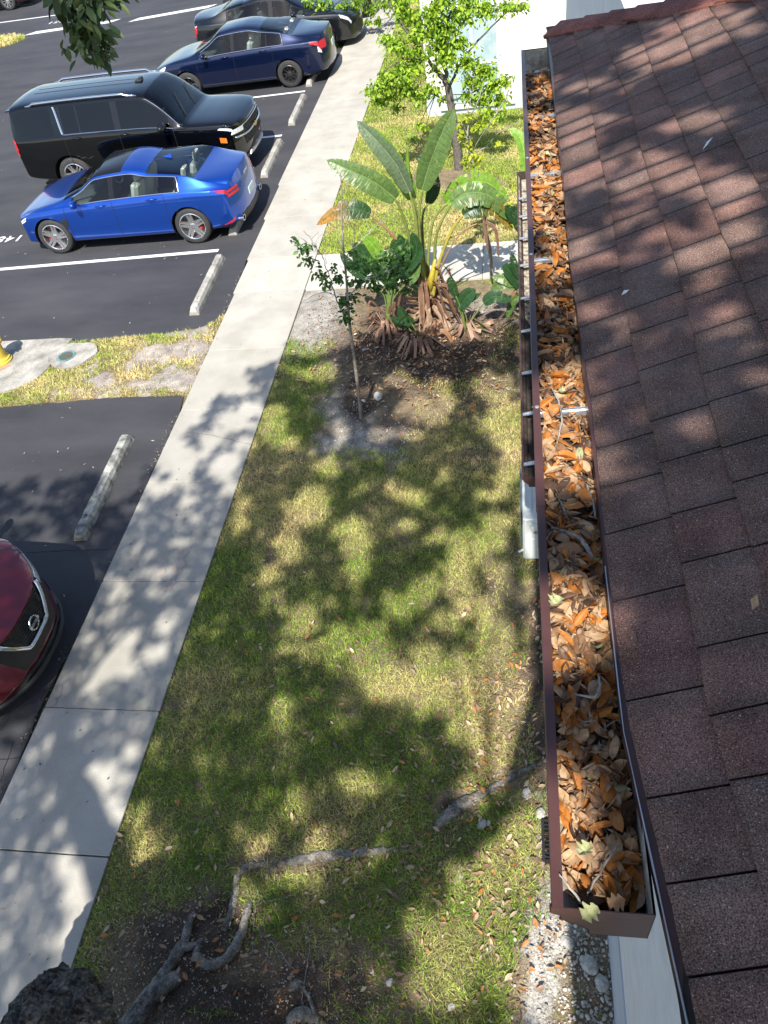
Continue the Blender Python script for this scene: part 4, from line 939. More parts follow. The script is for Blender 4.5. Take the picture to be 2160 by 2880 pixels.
# ------------------------------------------------------------------ cars
def interp(pts, x):
    xs = [p[0] for p in pts]; vs = [p[1] for p in pts]
    x = np.asarray(x, float); xs = np.array(xs, float); vs = np.array(vs, float)
    h = np.diff(xs); dl = np.diff(vs) / h; mm = np.zeros(len(xs))
    mm[0] = dl[0]; mm[-1] = dl[-1]
    for i in range(1, len(xs) - 1):
        mm[i] = 0 if dl[i - 1] * dl[i] <= 0 else (h[i - 1] + h[i]) * 1.0 / ((h[i - 1]) / dl[i] + h[i] / dl[i - 1]) if False else 2 * dl[i - 1] * dl[i] / (dl[i - 1] + dl[i])
    k = np.clip(np.searchsorted(xs, x) - 1, 0, len(xs) - 2); t = np.clip((x - xs[k]) / h[k], 0, 1)
    return ((1 + 2 * t) * (1 - t) ** 2 * vs[k] + t * (1 - t) ** 2 * h[k] * mm[k] + t * t * (3 - 2 * t) * vs[k + 1] + t * t * (t - 1) * h[k] * mm[k + 1])
class Car:
    """body surface P(x, v): v = 0 underside centre, 3 widest, 6 shoulder, 9 roof rail, 12 top centre"""
    def __init__(s, c):
        s.c = c; s.XF = c['L'][1]; s.XR = c['L'][0]
    def raw(s, x, v):
        c = s.c; hw = interp(c['hw'], x); zb = interp(c['zb'], x); zs = interp(c['zs'], x); zt = interp(c['zt'], x); zr = interp(c['zr'], x); wr = interp(c['wr'], x); ws = hw * c.get('ks', .955)
        z4 = zb + .55 * (zs - zb)
        K = [(0, zb), (hw * .80, zb), (hw * .95, zb + .05), (hw * .985, zb + .17), (hw, z4), (hw * .988, zs - .09), (ws, zs),
             (ws + (wr - ws) * .06 - .006, zs + (zr - zs) * .06), (ws + (wr - ws) * .90, zs + (zr - zs) * .92), (wr, zr), (wr * .88, zr + .55 * (zt - zr)), (wr * .5, zr + .90 * (zt - zr)), (0, zt)]
        i = min(int(v), 11); t = v - i
        if 0 < i < 11 and i not in (6, 8, 1):
            p0, p1, p2, p3 = K[i - 1], K[i], K[i + 1], K[i + 2]
            if i == 9: p0 = K[9]
            if i == 7: p0 = K[7]; p3 = K[8]
            if i == 5: p3 = K[6]
            f = lambda q: .5 * (2 * p1[q] + (p2[q] - p0[q]) * t + (2 * p0[q] - 5 * p1[q] + 4 * p2[q] - p3[q]) * t * t + (3 * p1[q] - p0[q] - 3 * p2[q] + p3[q]) * t ** 3)
            return float(f(0)), float(f(1))
        a, b = K[i], K[i + 1]; return float(a[0] * (1 - t) + b[0] * t), float(a[1] * (1 - t) + b[1] * t)
    def front(s, y, z):
        c = s.c; q = c['nose']; W = c['W'] / 2
        return s.XF - q[0] * abs(y / W) ** q[1] - q[2] * max(0, z - q[3]) ** 2 - q[4] * max(0, q[5] - z) ** 2
    def rear(s, y, z):
        c = s.c; q = c['tail']; W = c['W'] / 2
        return s.XR + q[0] * abs(y / W) ** q[1] + q[2] * max(0, z - q[3]) ** 2 + q[4] * max(0, q[5] - z) ** 2
    def P(s, x, v, side=1, off=0.0):
        y, z = s.raw(x, v); xx = min(max(x, s.rear(y, z)), s.front(y, z)); p = Vector((xx, side * y, z))
        if off:
            e = .01; y1, z1 = s.raw(x + e, v); y2, z2 = s.raw(x, min(v + .05, 12)); y3, z3 = s.raw(x, max(v - .05, 0))
            a = Vector((e, y1 - y, z1 - z)); b = Vector((0, y2 - y3, z2 - z3)); n = a.cross(b).normalized()
            if n.y < 0 and v < 8: n = -n
            if v >= 8 and n.z < 0: n = -n
            p += Vector((n.x, n.y * side, n.z)) * off
        return p
    def patch(s, mb, pts, off=.006, side=1, n=8, m=4, th=.012):
        """bilinear patch in (x,v): pts = 4 corners, rear-low, front-low, front-high, rear-high"""
        vs = []; fs = []
        for o in (off, -th):
            for j in range(m + 1):
                for i in range(n + 1):
                    u = i / n; w_ = j / m
                    x = (pts[0][0] * (1 - u) + pts[1][0] * u) * (1 - w_) + (pts[3][0] * (1 - u) + pts[2][0] * u) * w_
                    v = (pts[0][1] * (1 - u) + pts[1][1] * u) * (1 - w_) + (pts[3][1] * (1 - u) + pts[2][1] * u) * w_
                    vs.append(s.P(x, v, side, o))
        K = (n + 1) * (m + 1)
        for j in range(m):
            for i in range(n): q = j * (n + 1) + i; fs.append((q, q + 1, q + n + 2, q + n + 1)); 
        rim = [i for i in range(n + 1)] + [j * (n + 1) + n for j in range(1, m + 1)] + [m * (n + 1) + i for i in range(n - 1, -1, -1)] + [j * (n + 1) for j in range(m - 1, 0, -1)]
        for a, b in zip(rim, rim[1:] + rim[:1]): fs.append((a, b, K + b, K + a))
        mb.add(vs, fs)
    def facep(s, mb, poly, off=.008, rear=False, n=6, m=3, th=.02):
        """patch on the nose or tail, poly = 4 corners in (y,z)"""
        vs = []; fs = []
        for o in (off, -th):
            for j in range(m + 1):
                for i in range(n + 1):
                    u = i / n; w_ = j / m
                    y = (poly[0][0] * (1 - u) + poly[1][0] * u) * (1 - w_) + (poly[3][0] * (1 - u) + poly[2][0] * u) * w_
                    z = (poly[0][1] * (1 - u) + poly[1][1] * u) * (1 - w_) + (poly[3][1] * (1 - u) + poly[2][1] * u) * w_
                    vs.append(((s.rear(y, z) - o) if rear else (s.front(y, z) + o), y, z))
        K = (n + 1) * (m + 1)
        for j in range(m):
            for i in range(n): q = j * (n + 1) + i; fs.append((q, q + 1, q + n + 2, q + n + 1))
        rim = [i for i in range(n + 1)] + [j * (n + 1) + n for j in range(1, m + 1)] + [m * (n + 1) + i for i in range(n - 1, -1, -1)] + [j * (n + 1) for j in range(m - 1, 0, -1)]
        for a, b in zip(rim, rim[1:] + rim[:1]): fs.append((a, b, K + b, K + a))
        mb.add(vs, fs)
    def line(s, mb, path, r=.006, side=1, off=.003, n=6, seg=14, mi=0):
        pts = []
        for (a, b) in zip(path[:-1], path[1:]):
            for k in range(seg): t = k / seg; pts.append(s.P(a[0] * (1 - t) + b[0] * t, a[1] * (1 - t) + b[1] * t, side, off))
        pts.append(s.P(path[-1][0], path[-1][1], side, off)); mb.tube(pts, r, n, mi)

def build_car(c, name, loc, rz, label, paint, cat='car'):
    s = Car(c); root = tag(empty(name, loc, rz), label, cat)
    wx = c['wx']; R = c['R']; AR = R + c.get('archgap', .045)
    xs = list(np.arange(s.XR, s.XF + .001, .045)) + c['xb']
    xs = sorted(xs); xo = []
    for x in xs:
        if xo and x - xo[-1] < .012:
            if any(abs(x - q) < 1e-6 for q in c['xb']): xo[-1] = x
            continue
        xo.append(x)
    xs = xo
    vv = [0, .5, 1, 1.5, 2, 2.25, 2.5, 2.75, 3, 3.25, 3.5, 3.75, 4, 4.25, 4.5, 4.75, 5, 5.33, 5.66, 6, 7, 7.5, 8, 8.5, 9, 9.35, 9.7, 10, 10.4, 10.8, 11.2, 11.6, 12]
    grid = [[s.P(x, v) for v in vv] for x in xs]
    zc = R
    cls = {}                                             # part -> MB
    def part(k): return cls.setdefault(k, MB())
    idx = {}
    def vert(k, i, j, sd_):
        mb = part(k); key = (k, i, j, sd_ if abs(grid[i][j].y) > 1e-5 else 0)
        if key not in idx:
            p = grid[i][j].copy(); x, z = p.x, p.z
            if 1.9 < vv[j] < 6.1:
                for w_ in wx:
                    d = math.hypot(x - w_, z - zc)
                    if d < AR: f = AR / max(d, 1e-4); p.x = w_ + (x - w_) * f; p.z = zc + (z - zc) * f
            idx[key] = len(mb.v); mb.v.append((p.x, p.y * sd_, p.z)); mb.c.append((1, 1, 1))
        return idx[key]
    xw = c['cabin']     # cowl, header, rear header, deck start
    WIN = c['win']      # list of (x0,x1,name)
    for sd_ in (1, -1):
        for i in range(len(xs) - 1):
            xm = (xs[i] + xs[i + 1]) / 2
            for j in range(len(vv) - 1):
                vm = (vv[j] + vv[j + 1]) / 2; q = [grid[i][j], grid[i + 1][j], grid[i + 1][j + 1], grid[i][j + 1]]
                if 1.9 < vm < 6.1:
                    ins = [min(math.hypot(p.x - w_, p.z - zc) for w_ in wx) < AR for p in q]
                    if all(ins): continue
                if vm < 2 and any(abs(xm - w_) < AR for w_ in wx) and vm > .9: continue
                k = 'body'
                if 7 < vm < 8:
                    for (a, b, nm) in WIN:
                        if a < xm < b: k = nm
                    if k == 'body' and c['glass_span'][0] < xm < c['glass_span'][1]: k = 'pillar%d%s' % (sum(xm > b for a, b, _ in WIN), 'l' if sd_ > 0 else 'r')
                if vm > 9.3 and xw[1] < xm < xw[0]: k = 'windscreen'
                if vm > 9.3 and xw[3] < xm < xw[2]: k = 'rear_window'
                if vm > 9.3 and c.get('sunroof') and c['sunroof'][0] < xm < c['sunroof'][1]: k = 'sunroof'
                if 2.2 < vm < 6.0:
                    for (a, b) in c['doors']:
                        if a < xm < b: k = 'door_%d' % (c['doors'].index((a, b)) * 2 + (sd_ > 0))
                if k.startswith('side'): k = k + ('_l' if sd_ > 0 else '_r')
                f = [vert(k, i, j, sd_), vert(k, i + 1, j, sd_), vert(k, i + 1, j + 1, sd_), vert(k, i, j + 1, sd_)]
                if sd_ > 0: f = f[::-1]
                part(k).f.append(tuple(f)); part(k).mi.append(0)
    # nose and tail caps
    bm_ = part('body')
    for xe, fn, last in ((s.XF, s.front, len(xs) - 1), (s.XR, s.rear, 0)):
        ring = [(grid[last][j].y, grid[last][j].z) for j in range(len(vv))]
        ring = ring + [(-y, z) for (y, z) in reversed(ring[1:-1])]
        zm = (max(z for _, z in ring) + min(z for _, z in ring)) / 2; prev = None
        for t in (1, .93, .82, .68, .5, .3, .12, 0.0):
            cur = [Vector((fn(y * t, zm + (z - zm) * t), y * t, zm + (z - zm) * t)) for (y, z) in ring]
            b = len(bm_.v); bm_.v += [tuple(p) for p in cur]; bm_.c += [(1, 1, 1)] * len(cur)
            if prev is not None:
                n = len(ring)
                for k in range(n): bm_.f.append((prev + k, prev + (k + 1) % n, b + (k + 1) % n, b + k)); bm_.mi.append(0)
            prev = b
    body = bm_.build('body', paint, root, smooth=True)
    try:
        body.data.set_sharp_from_angle(angle=math.radians(38))
    except Exception: pass
    for k, mb in cls.items():
        if k == 'body': continue
        mt = c['glass'] if (k.startswith('side') or k in ('windscreen', 'rear_window')) else (M['blackgloss'] if k.startswith('pillar') or k == 'sunroof' else paint)
        if k.startswith('side_rear') and c.get('rear_glass'): mt = c['rear_glass']
        nm = 'side_window' if k.startswith('side') else ('door' if k.startswith('door') else ('pillar' if k.startswith('pillar') else k))
        o = mb.build(nm, mt, root, smooth=True)
        if nm == 'door':
            try: o.data.set_sharp_from_angle(angle=math.radians(38))
            except Exception: pass
    # door seams, handles, side trim
    for sd_ in (1, -1):
        sm = MB(); hd_ = MB(); ch = MB()
        edges = sorted(set([a for a, b in c['doors']] + [b for a, b in c['doors']]))
        for x in edges: s.line(sm, [(x, 2.3), (x, 6.0)], .0045, sd_, .000)
        a, b = edges[0], edges[-1]; s.line(sm, [(a, 2.25), (b, 2.25)], .004, sd_, .0, seg=30)
        for (xa, xb_) in c.get('seams', []): s.line(sm, [xa, xb_], .0035, sd_, .0)
        for hx in c['handles']:
            hd_ = MB(); P0 = s.P(hx - .10, 5.25, sd_, .008); P1 = s.P(hx, 5.32, sd_, .035); P2 = s.P(hx + .10, 5.25, sd_, .008); hd_.tube([P0, P0.lerp(P1, .6) + Vector((0, sd_ * .012, 0)), P1, P2.lerp(P1, .6) + Vector((0, sd_ * .012, 0)), P2], [.012, .016, .017, .016, .012], 8); hd_.build('door_handle', c.get('handle_mt', paint), root, smooth=True)
        g0, g1_ = c['glass_span']
        if c.get('chrome'): s.line(ch, [(g0, 6.95), (g1_, 6.95)], .010, sd_, .004, seg=50)
        if c.get('chrome') == 2:
            s.line(ch, [(g0, 7.0), (g0 + .015, 7.6), (g0 + .05, 8.1), (c['L'][0] * .2, 8.25), (xw[1] - .1, 8.25), (g1_ - .02, 8.1)], .009, sd_, .004, seg=14)
        if c.get('chrome') == 3: s.line(ch, [(g0, 6.95), (g0 - .09, 8.2)], .03, sd_, .003, seg=10)
        sm.build('door_seams', M['black'], root)
        if ch.v: ch.build('chrome_trim', M['chrome'], root, smooth=True)
    # black sills, wheel wells, underside
    ww = MB(); W = c['W'] / 2
    for w_ in wx:
        for sd_ in (1, -1):
            n = 20; vs = []
            for k in range(n + 1):
                a = -.35 + (math.pi + .7) * k / n
                for yy in (W * .955, W - .42): vs.append((w_ + (AR + .004) * math.cos(a), sd_ * yy, zc + (AR + .004) * math.sin(a)))
            b = len(vs); vs += [(w_ + (AR + .004) * math.cos(-.35 + (math.pi + .7) * k / n), sd_ * (W - .42), zc + (AR + .004) * math.sin(-.35 + (math.pi + .7) * k / n)) for k in range(n + 1)]
            ww.add(vs, [(2 * k, 2 * k + 1, 2 * k + 3, 2 * k + 2) for k in range(n)] + [tuple(range(b, b + n + 1))])
    ww.box((s.XR + .35, -W * .78, .20), (s.XF - .4, W * .78, .235)); ww.build('wheel_wells', M['black'], root)
    # interior
    it = MB(); zsill = float(interp(c['zs'], (wx[0] + wx[1]) / 2)); cab = c['cabin']; wi = W * .80
    it.box((cab[3] - .0, -wi, .40), (cab[0] + .1, wi, .44)); it.build('floor', M['seat_dark'], root)
    ds = MB(); ds.bbox((cab[0] - .45, -wi, .5), (cab[0] - .02, wi, zsill - .03), .04); ds.bbox((cab[3] + .02, -wi, .6), (cab[3] + .42, wi, zsill - .02), .03); ds.build('dashboard', M['seat_dark'], root, smooth=False)
    stw = MB(); cw = Vector((cab[0] - .62, -.36 if not c.get('lhd_flip') else .36, zsill + .02)); tor = [cw + Matrix.Rotation(math.radians(-65), 3, 'Y') @ Vector((.18 * math.cos(t), .18 * math.sin(t), 0)) for t in np.linspace(0, 2 * math.pi, 21)]
    cw2 = cw; stw.tube(tor, .014, 6, cap=False); stw.build('steering_wheel', M['seat_dark'], root)
    smt = M['seat_light'] if c.get('light_seats') else M['seat_dark']
    zseat = zsill - .42
    for (sx, rows) in c['seats']:
        for sy in (.37, -.37):
            st_ = MB(); st_.bbox((sx - .25, sy - .25, zseat - .12), (sx + .25, sy + .25, zseat + .06), .05)
            Mx = Matrix.Translation((sx - .22, sy, zseat + .02)) @ Matrix.Rotation(math.radians(-16), 4, 'Y')
            st_.bbox((-.07, -.24, 0), (.07, .24, .56), .06, M=Mx); st_.bbox((-.05, -.12, .58), (.05, .12, .74), .045, M=Mx)
            st_.build('seat', smt, root)
    # mirrors
    for sd_ in (1, -1):
        mx = c['mirror']; p = s.P(mx, 6.4, sd_, 0); mb = MB()
        mb.tube([p + Vector((0, sd_ * -.03, .0)), p + Vector((-.01, sd_ * .07, .04))], .022, 8)
        hs = c.get('mirror_size', 1.0); Mx = Matrix.Translation(p + Vector((-.01, sd_ * (.075 + .09 * hs), .085))); Sx = Matrix.Diagonal((.075 * hs, .115 * hs, .072 * hs, 1))
        bmm = bmesh.new(); bmesh.ops.create_icosphere(bmm, subdivisions=2, radius=1); vs = []
        for q in bmm.verts: qx = q.co.copy(); qx.x = max(qx.x, -.55); vs.append(Mx @ Sx @ qx)
        mb.add(vs, [tuple(v.index for v in f.verts) for f in bmm.faces]); bmm.free()
        mb.build('mirror', c.get('mirror_mt', paint), root, smooth=True)
    # wheels
    wheels = []
    for w_ in wx:
        for sd_ in (1, -1):
            ty = MB(); tw = c.get('tw', .23); r_ = c.get('rimr', R * .68)
            prof = [(r_, -tw * .5 + .01), (R * .88, -tw * .5 - .004), (R * .965, -tw * .42), (R, -tw * .32), (R, tw * .32), (R * .965, tw * .42), (R * .88, tw * .5 + .004), (r_, tw * .5 - .01)]
            RX = Matrix.Rotation(-sd_ * math.pi / 2, 4, 'X')
            ty.lathe(prof, 40, M=RX, caps=False)
            o = ty.build('wheel', M['rubber'], root, smooth=True); o.location = (w_, sd_ * (W - tw / 2 - .025), R)
            rim = MB(); rim.lathe([(r_ + .004, tw * .5 - .004), (r_ * .97, tw * .5 + .002), (r_ * .93, tw * .45), (r_ * .90, -.02)], 40, M=RX, caps=False)
            ns, sw_ = c['spokes']
            for k in range(ns):
                for dd in ((-.10, .10) if c.get('split') else (0,)):
                    A = Matrix.Rotation(2 * math.pi * k / ns + .2 + (w_ * 3), 4, 'Z')
                    f0, f1 = sw_ * .55, sw_; x0, x1 = r_ * .12, r_ * .96; z0_, z1_ = tw * .36, tw * .44
                    a0 = dd * .25; a1 = dd * r_ * 1.2
                    vs = [Vector(p) for p in ((x0, a0 - f1 / 2, z0_ - .03), (x1, a1 - f0 / 2, z1_ - .03), (x1, a1 + f0 / 2, z1_ - .03), (x0, a0 + f1 / 2, z0_ - .03), (x0, a0 - f1 / 2 * .8, z0_), (x1, a1 - f0 / 2 * .8, z1_), (x1, a1 + f0 / 2 * .8, z1_), (x0, a0 + f1 / 2 * .8, z0_))]
                    rim.add([RX @ A @ q for q in vs], [(0, 3, 2, 1), (4, 5, 6, 7), (0, 1, 5, 4), (1, 2, 6, 5), (2, 3, 7, 6), (3, 0, 4, 7)])
            rim.lathe([(0, tw * .40), (.035, tw * .40), (.06, tw * .36), (.07, tw * .2)], 16, M=RX)
            rim.build('rim', c.get('rim_mt', M['rim']), o)
            dk = MB(); dk.lathe([(r_ * .9, -.02), (r_ * .62, -.015), (r_ * .62, .0), (0, .0)], 30, M=RX); dk.build('brake_disc', c.get('disc_mt', M['rimdark']), o)
            if c.get('caliper'):
                cp = MB(); cc = []
                for k in range(7): a = (.2 if w_ > 0 else math.pi - .2 - .9) + .9 * k / 6; cc.append(RX @ Vector((r_ * .60 * math.cos(a) , -sd_ * r_ * .60 * math.sin(a) * (-1), .028)))
                cp.tube(cc, .034, 6); cp.build('brake_caliper', c['caliper'], o)
    return root, s, body

def sedan(L0, L1, W, H, zs=.93, wx=(-1.40, 1.43), hood=.80, nosez=.66, deck=1.08, tailz=.95, x0=.98, x1=.22, x2=-.92, x3=-1.62):
    xr, xf = L0, L1
    return {'L': (xr, xf), 'W': W, 'wx': wx, 'R': .335, 'xb': [],
            'hw': [(xr, W * .43), (xr + .25, W * .468), (xr + .7, W * .495), (-.3, W * .5), (1.3, W * .497), (xf - .5, W * .475), (xf - .12, W * .42), (xf, W * .39)],
            'zb': [(xr, .34), (xr + .3, .25), (xr + .8, .20), (xf - .8, .19), (xf - .2, .20), (xf, .23)],
            'zs': [(xr, tailz - .05), (xr + .3, tailz), (-1.2, zs + .035), (0, zs), (x0, zs - .05), (xf - .5, hood - .02), (xf, nosez - .06)],
            'zt': [(xr, deck - .05), (xr + .12, deck), (x3 - .02, deck + .04), (x3 + .3, deck + .17), (x2, H - .07), (x2 + .35, H - .01), (-.25, H), (x1, H - .045), (x1 + .36, H - .24), (x0, zs + .09), (x0 + .12, zs + .045), (xf - .7, hood + .06), (xf - .25, hood - .04), (xf, nosez)],
            'zr': [(xr, tailz - .01), (x3 - .25, deck - .02), (x3 + .28, deck + .12), (x2, H - .15), (-.35, H - .085), (x1, H - .12), (x1 + .36, H - .31), (x0 - .02, zs + .035), (x0 + .1, zs + .012), (xf - .6, hood + .02), (xf, nosez - .03)],
            'wr': [(xr, W * .37), (x3 - .2, W * .40), (x3 + .3, W * .372), (x2, W * .325), (-.3, W * .315), (x1, W * .325), (x1 + .4, W * .37), (x0, W * .415), (x0 + .2, W * .435), (xf - .4, W * .42), (xf, W * .36)],
            'nose': (.34, 2.6, .5, .55, .6, .35), 'tail': (.26, 3.0, .35, .6, .5, .5),
            'cabin': (x0, x1, x2, x3), 'glass_span': (-1.33, .86), 'mirror': .70,
            'win': [(-1.25, -.90, 'side_rear_q'), (-.86, -.04, 'side_rear'), (.06, .80, 'side_front')], 'doors': [(-1.02, .02), (.02, 1.02)], 'handles': [-.78, .25],
            'seats': [(.0, 1), (-.95, 1)], 'glass': M['glass'], 'spokes': (5, .06)}
def fix(c):
    e = set()
    for a, b, _ in c['win']: e |= {a, b}
    for a, b in c['doors']: e |= {a, b}
    e |= set(c['cabin']) | set(c['glass_span'])
    if c.get('sunroof'): e |= set(c['sunroof'])
    c['xb'] = sorted(e); return c

# bright blue sedan, nose to the left
c = sedan(-2.40, 2.28, 1.85, 1.40, zs=.94, wx=(-1.40, 1.44), deck=1.10, x0=1.02, x1=.30, x2=-.70, x3=-1.62, hood=.83)
c.update({'light_seats': 1, 'chrome': 2, 'spokes': (5, .075), 'split': 1, 'caliper': M['red'], 'R': .345, 'rimr': .25, 'disc_mt': surf_mat('disc', (.25, .25, .26), rough=.4, metal=.8), 'sunroof': (-.22, .30), 'seams': [((1.02, 9.25), (1.9, 9.8))]}); fix(c)
pb = car_paint('paint_blue', (0.002, 0.062, 0.40), .70)
r, s, body = build_car(c, 'sedan', (-7.17, 13.83, 0), math.radians(180) - .006, 'bright metallic blue four door sedan with silver wheels and red calipers, parked nose out', pb)
for sd_ in (1, -1):
    mb = MB(); s.patch(mb, [(-2.06, 5.35), (-2.36, 5.1), (-2.38, 5.45), (-2.02, 5.62)], .008, sd_); s.patch(mb, [(-1.98, 5.72), (-2.36, 5.55), (-2.38, 5.9), (-1.92, 5.98)], .008, sd_)
    for o_ in (.0,): s.facep(mb, [(sd_ * .52, .80), (sd_ * .80, .80), (sd_ * .80, .84), (sd_ * .52, .84)], .008, True); s.facep(mb, [(sd_ * .52, .87), (sd_ * .80, .87), (sd_ * .80, .91), (sd_ * .52, .91)], .008, True)
    mb.build('tail_light', M['red'], r)
    mb = MB(); s.patch(mb, [(1.90, 5.3), (2.22, 5.2), (2.24, 5.42), (1.88, 5.5)], .006, sd_); s.patch(mb, [(1.92, 5.0), (2.22, 4.9), (2.24, 5.1), (1.90, 5.2)], .006, sd_); mb.build('headlight', M['lens'], r)
    mb = MB(); s.patch(mb, [(-2.02, 2.3), (-2.34, 2.25), (-2.34, 2.62), (-2.16, 2.62)], .008, sd_); mb.build('rear_reflector', M['red'], r)
    mb = MB(); RX = Matrix.Translation((s.XR + .02 + .12, sd_ * .66, .34)) @ Matrix.Rotation(-math.pi / 2, 4, 'Y') @ Matrix.Diagonal((.8, 1.25, 1, 1)); mb.lathe([(.045, 0), (.06, .005), (.062, .10), (.050, .10), (.045, .02)], 20, M=RX); mb.build('exhaust', M['chrome'], r)
    mb = MB(); s.patch(mb, [(1.02, 3.9), (1.14, 3.9), (1.16, 4.5), (1.03, 4.5)], .004, sd_, 4, 3); mb.build('side_vent', M['black'], r)
mb = MB(); s.facep(mb, [(-.70, .26), (.70, .26), (.62, .40), (-.62, .40)], .006, True); mb.build('diffuser', M['black'], r)
mb = MB(); s.facep(mb, [(-.16, .56), (.16, .56), (.16, .68), (-.16, .68)], .012, True, 2, 2); mb.build('license_plate', M['plate'], r)
fin = MB(); fx = -.98; zf = float(interp(c['zt'], fx)) - .012
fin.add([(fx + .14, 0, zf + .03), (fx - .06, -.028, zf - .01), (fx - .06, .028, zf - .01), (fx - .05, 0, zf + .075)], [(0, 1, 3), (0, 3, 2), (1, 2, 3), (0, 2, 1)]); fin.build('antenna_fin', pb, r)
mb = MB(); s.facep(mb, [(-.45, .36), (.45, .36), (.55, .62), (-.55, .62)], .006); mb.build('grille', M['black'], r)
def badge(car_root, s, txt, y, z, size, mt, rear=True):
    cu = bpy.data.curves.new('txt', 'FONT'); cu.body = txt; cu.size = size; cu.align_x = 'CENTER'; cu.extrude = .002; cu.space_character = 1.35
    t = bpy.data.objects.new('txt', cu); COL.objects.link(t); dg_ = bpy.context.evaluated_depsgraph_get(); me = bpy.data.meshes.new_from_object(t.evaluated_get(dg_)); bpy.data.objects.remove(t)
    me.materials.clear(); me.materials.append(mt); o = link_mesh('badge', me, car_root)
    x = (s.rear(y, z) - .012) if rear else (s.front(y, z) + .012)
    o.location = (x, y, z); o.rotation_euler = (math.radians(90 if not rear else 90), 0, math.radians(-90 if rear else 90)); return o
badge(r, s, 'GENESIS', 0, .93, .055, M['chrome']); badge(r, s, 'G70', -.52, .74, .05, M['chrome'])

r.scale = (.974,) * 3
# navy sedan, nose to the left
c = sedan(-2.46, 2.46, 1.85, 1.47, zs=.96, wx=(-1.35, 1.45), deck=1.13, tailz=1.0, x0=1.12, x1=.36, x2=-.72, x3=-1.55, hood=.86, nosez=.70)
c.update({'light_seats': 1, 'chrome': 2, 'spokes': (10, .022), 'rim_mt': M['rimdark'], 'R': .33, 'rimr': .205, 'mirror': .82, 'tw': .22, 'win': [(-1.24, -.88, 'side_rear_q'), (-.85, -.0, 'side_rear'), (.09, .92, 'side_front')], 'doors': [(-1.0, .05), (.05, 1.08)], 'handles': [-.76, .28], 'glass_span': (-1.30, .98)}); fix(c)
pn = car_paint('paint_navy', (0.002, 0.009, 0.045), .6)
r, s, body = build_car(c, 'sedan', (-6.97, 22.10, 0), math.radians(180) + .01, 'dark navy blue sedan with plain black wheels, parked nose out behind the black SUV', pn)
for sd_ in (1, -1):
    mb = MB(); s.patch(mb, [(-2.0, 5.3), (-2.42, 4.5), (-2.44, 5.3), (-2.0, 5.95)], .01, sd_); s.facep(mb, [(sd_ * .60, .80), (sd_ * .82, .80), (sd_ * .80, .98), (sd_ * .55, .98)], .008, True); mb.build('tail_light', M['red'], r)
    mb = MB(); s.patch(mb, [(-2.2, 4.35), (-2.44, 4.2), (-2.44, 4.5), (-2.2, 4.85)], .012, sd_); mb.build('reverse_light', M['lens'], r)
    mb = MB(); s.patch(mb, [(2.0, 5.1), (2.38, 4.9), (2.40, 5.5), (1.95, 5.85)], .008, sd_); mb.build('headlight', M['lens'], r)
mb = MB(); s.facep(mb, [(-.62, .40), (.62, .40), (.62, .56), (-.62, .56)], .006); mb.build('grille', M['black'], r)
mb = MB(); s.facep(mb, [(-.16, .70), (.16, .70), (.16, .82), (-.16, .82)], .012, True, 2, 2); mb.build('license_plate', M['plate'], r)

r.scale = (.974,) * 3
# dark grey sedan, nose to the right (towards the sidewalk)
c = sedan(-2.42, 2.40, 1.82, 1.46, zs=.97, wx=(-1.38, 1.38), deck=1.15, tailz=1.02, x0=1.12, x1=.34, x2=-.78, x3=-1.55, hood=.88, nosez=.72)
c.update({'chrome': 1, 'spokes': (5, .07), 'R': .33, 'glass': M['glass'], 'win': [(-1.20, -.04, 'side_rear'), (.08, .92, 'side_front')], 'doors': [(-1.0, .04), (.04, 1.06)], 'handles': [-.76, .28], 'glass_span': (-1.26, .98)}); fix(c)
pd = car_paint('paint_charcoal', (0.004, 0.006, 0.008), .3)
r, s, body = build_car(c, 'sedan', (-6.62, 24.85, 0), .01, 'charcoal black sedan parked nose in, just behind the navy sedan', pd)
for sd_ in (1, -1):
    mb = MB(); s.patch(mb, [(-2.40, 4.4), (-2.16, 4.6), (-2.14, 5.7), (-2.40, 5.8)], .01, sd_); s.facep(mb, [(sd_ * .62, .74), (sd_ * .82, .74), (sd_ * .80, .98), (sd_ * .62, .98)], .008, True); mb.build('tail_light', M['red'], r)
    mb = MB(); s.patch(mb, [(-2.40, 5.5), (-2.16, 5.6), (-2.12, 5.95), (-2.38, 5.95)], .012, sd_); mb.build('tail_light_cap', M['lens'], r)
    mb = MB(); s.patch(mb, [(1.95, 5.1), (2.34, 4.9), (2.36, 5.5), (1.9, 5.85)], .008, sd_); mb.build('headlight', M['lens'], r)
mb = MB(); s.facep(mb, [(-.55, .32), (.55, .32), (.62, .58), (-.62, .58)], .006); mb.build('grille', M['black'], r)
# another black car nose-in beyond it
c = dict(c); c.update({'chrome': 0}); fix(c)
r, s, body = build_car(c, 'sedan', (-6.5, 27.55, 0), 0, 'black car at the very top of the photo beyond the charcoal sedan', car_paint('paint_black2', (.006, .006, .007), .3))
for sd_ in (1, -1): mb = MB(); s.patch(mb, [(1.95, 5.1), (2.34, 4.9), (2.36, 5.5), (1.9, 5.85)], .008, sd_); mb.build('headlight', M['lens'], r)
# car at the far top left
c = dict(c); c.update({'rim_mt': M['rim'], 'spokes': (10, .03)})
r, s, body = build_car(c, 'sedan', (-22.0, 36.0, 0), math.radians(3), 'dark maroon car at the top left corner of which only the wheel and sill show', car_paint('paint_maroon2', (.035, .006, .012), .4))

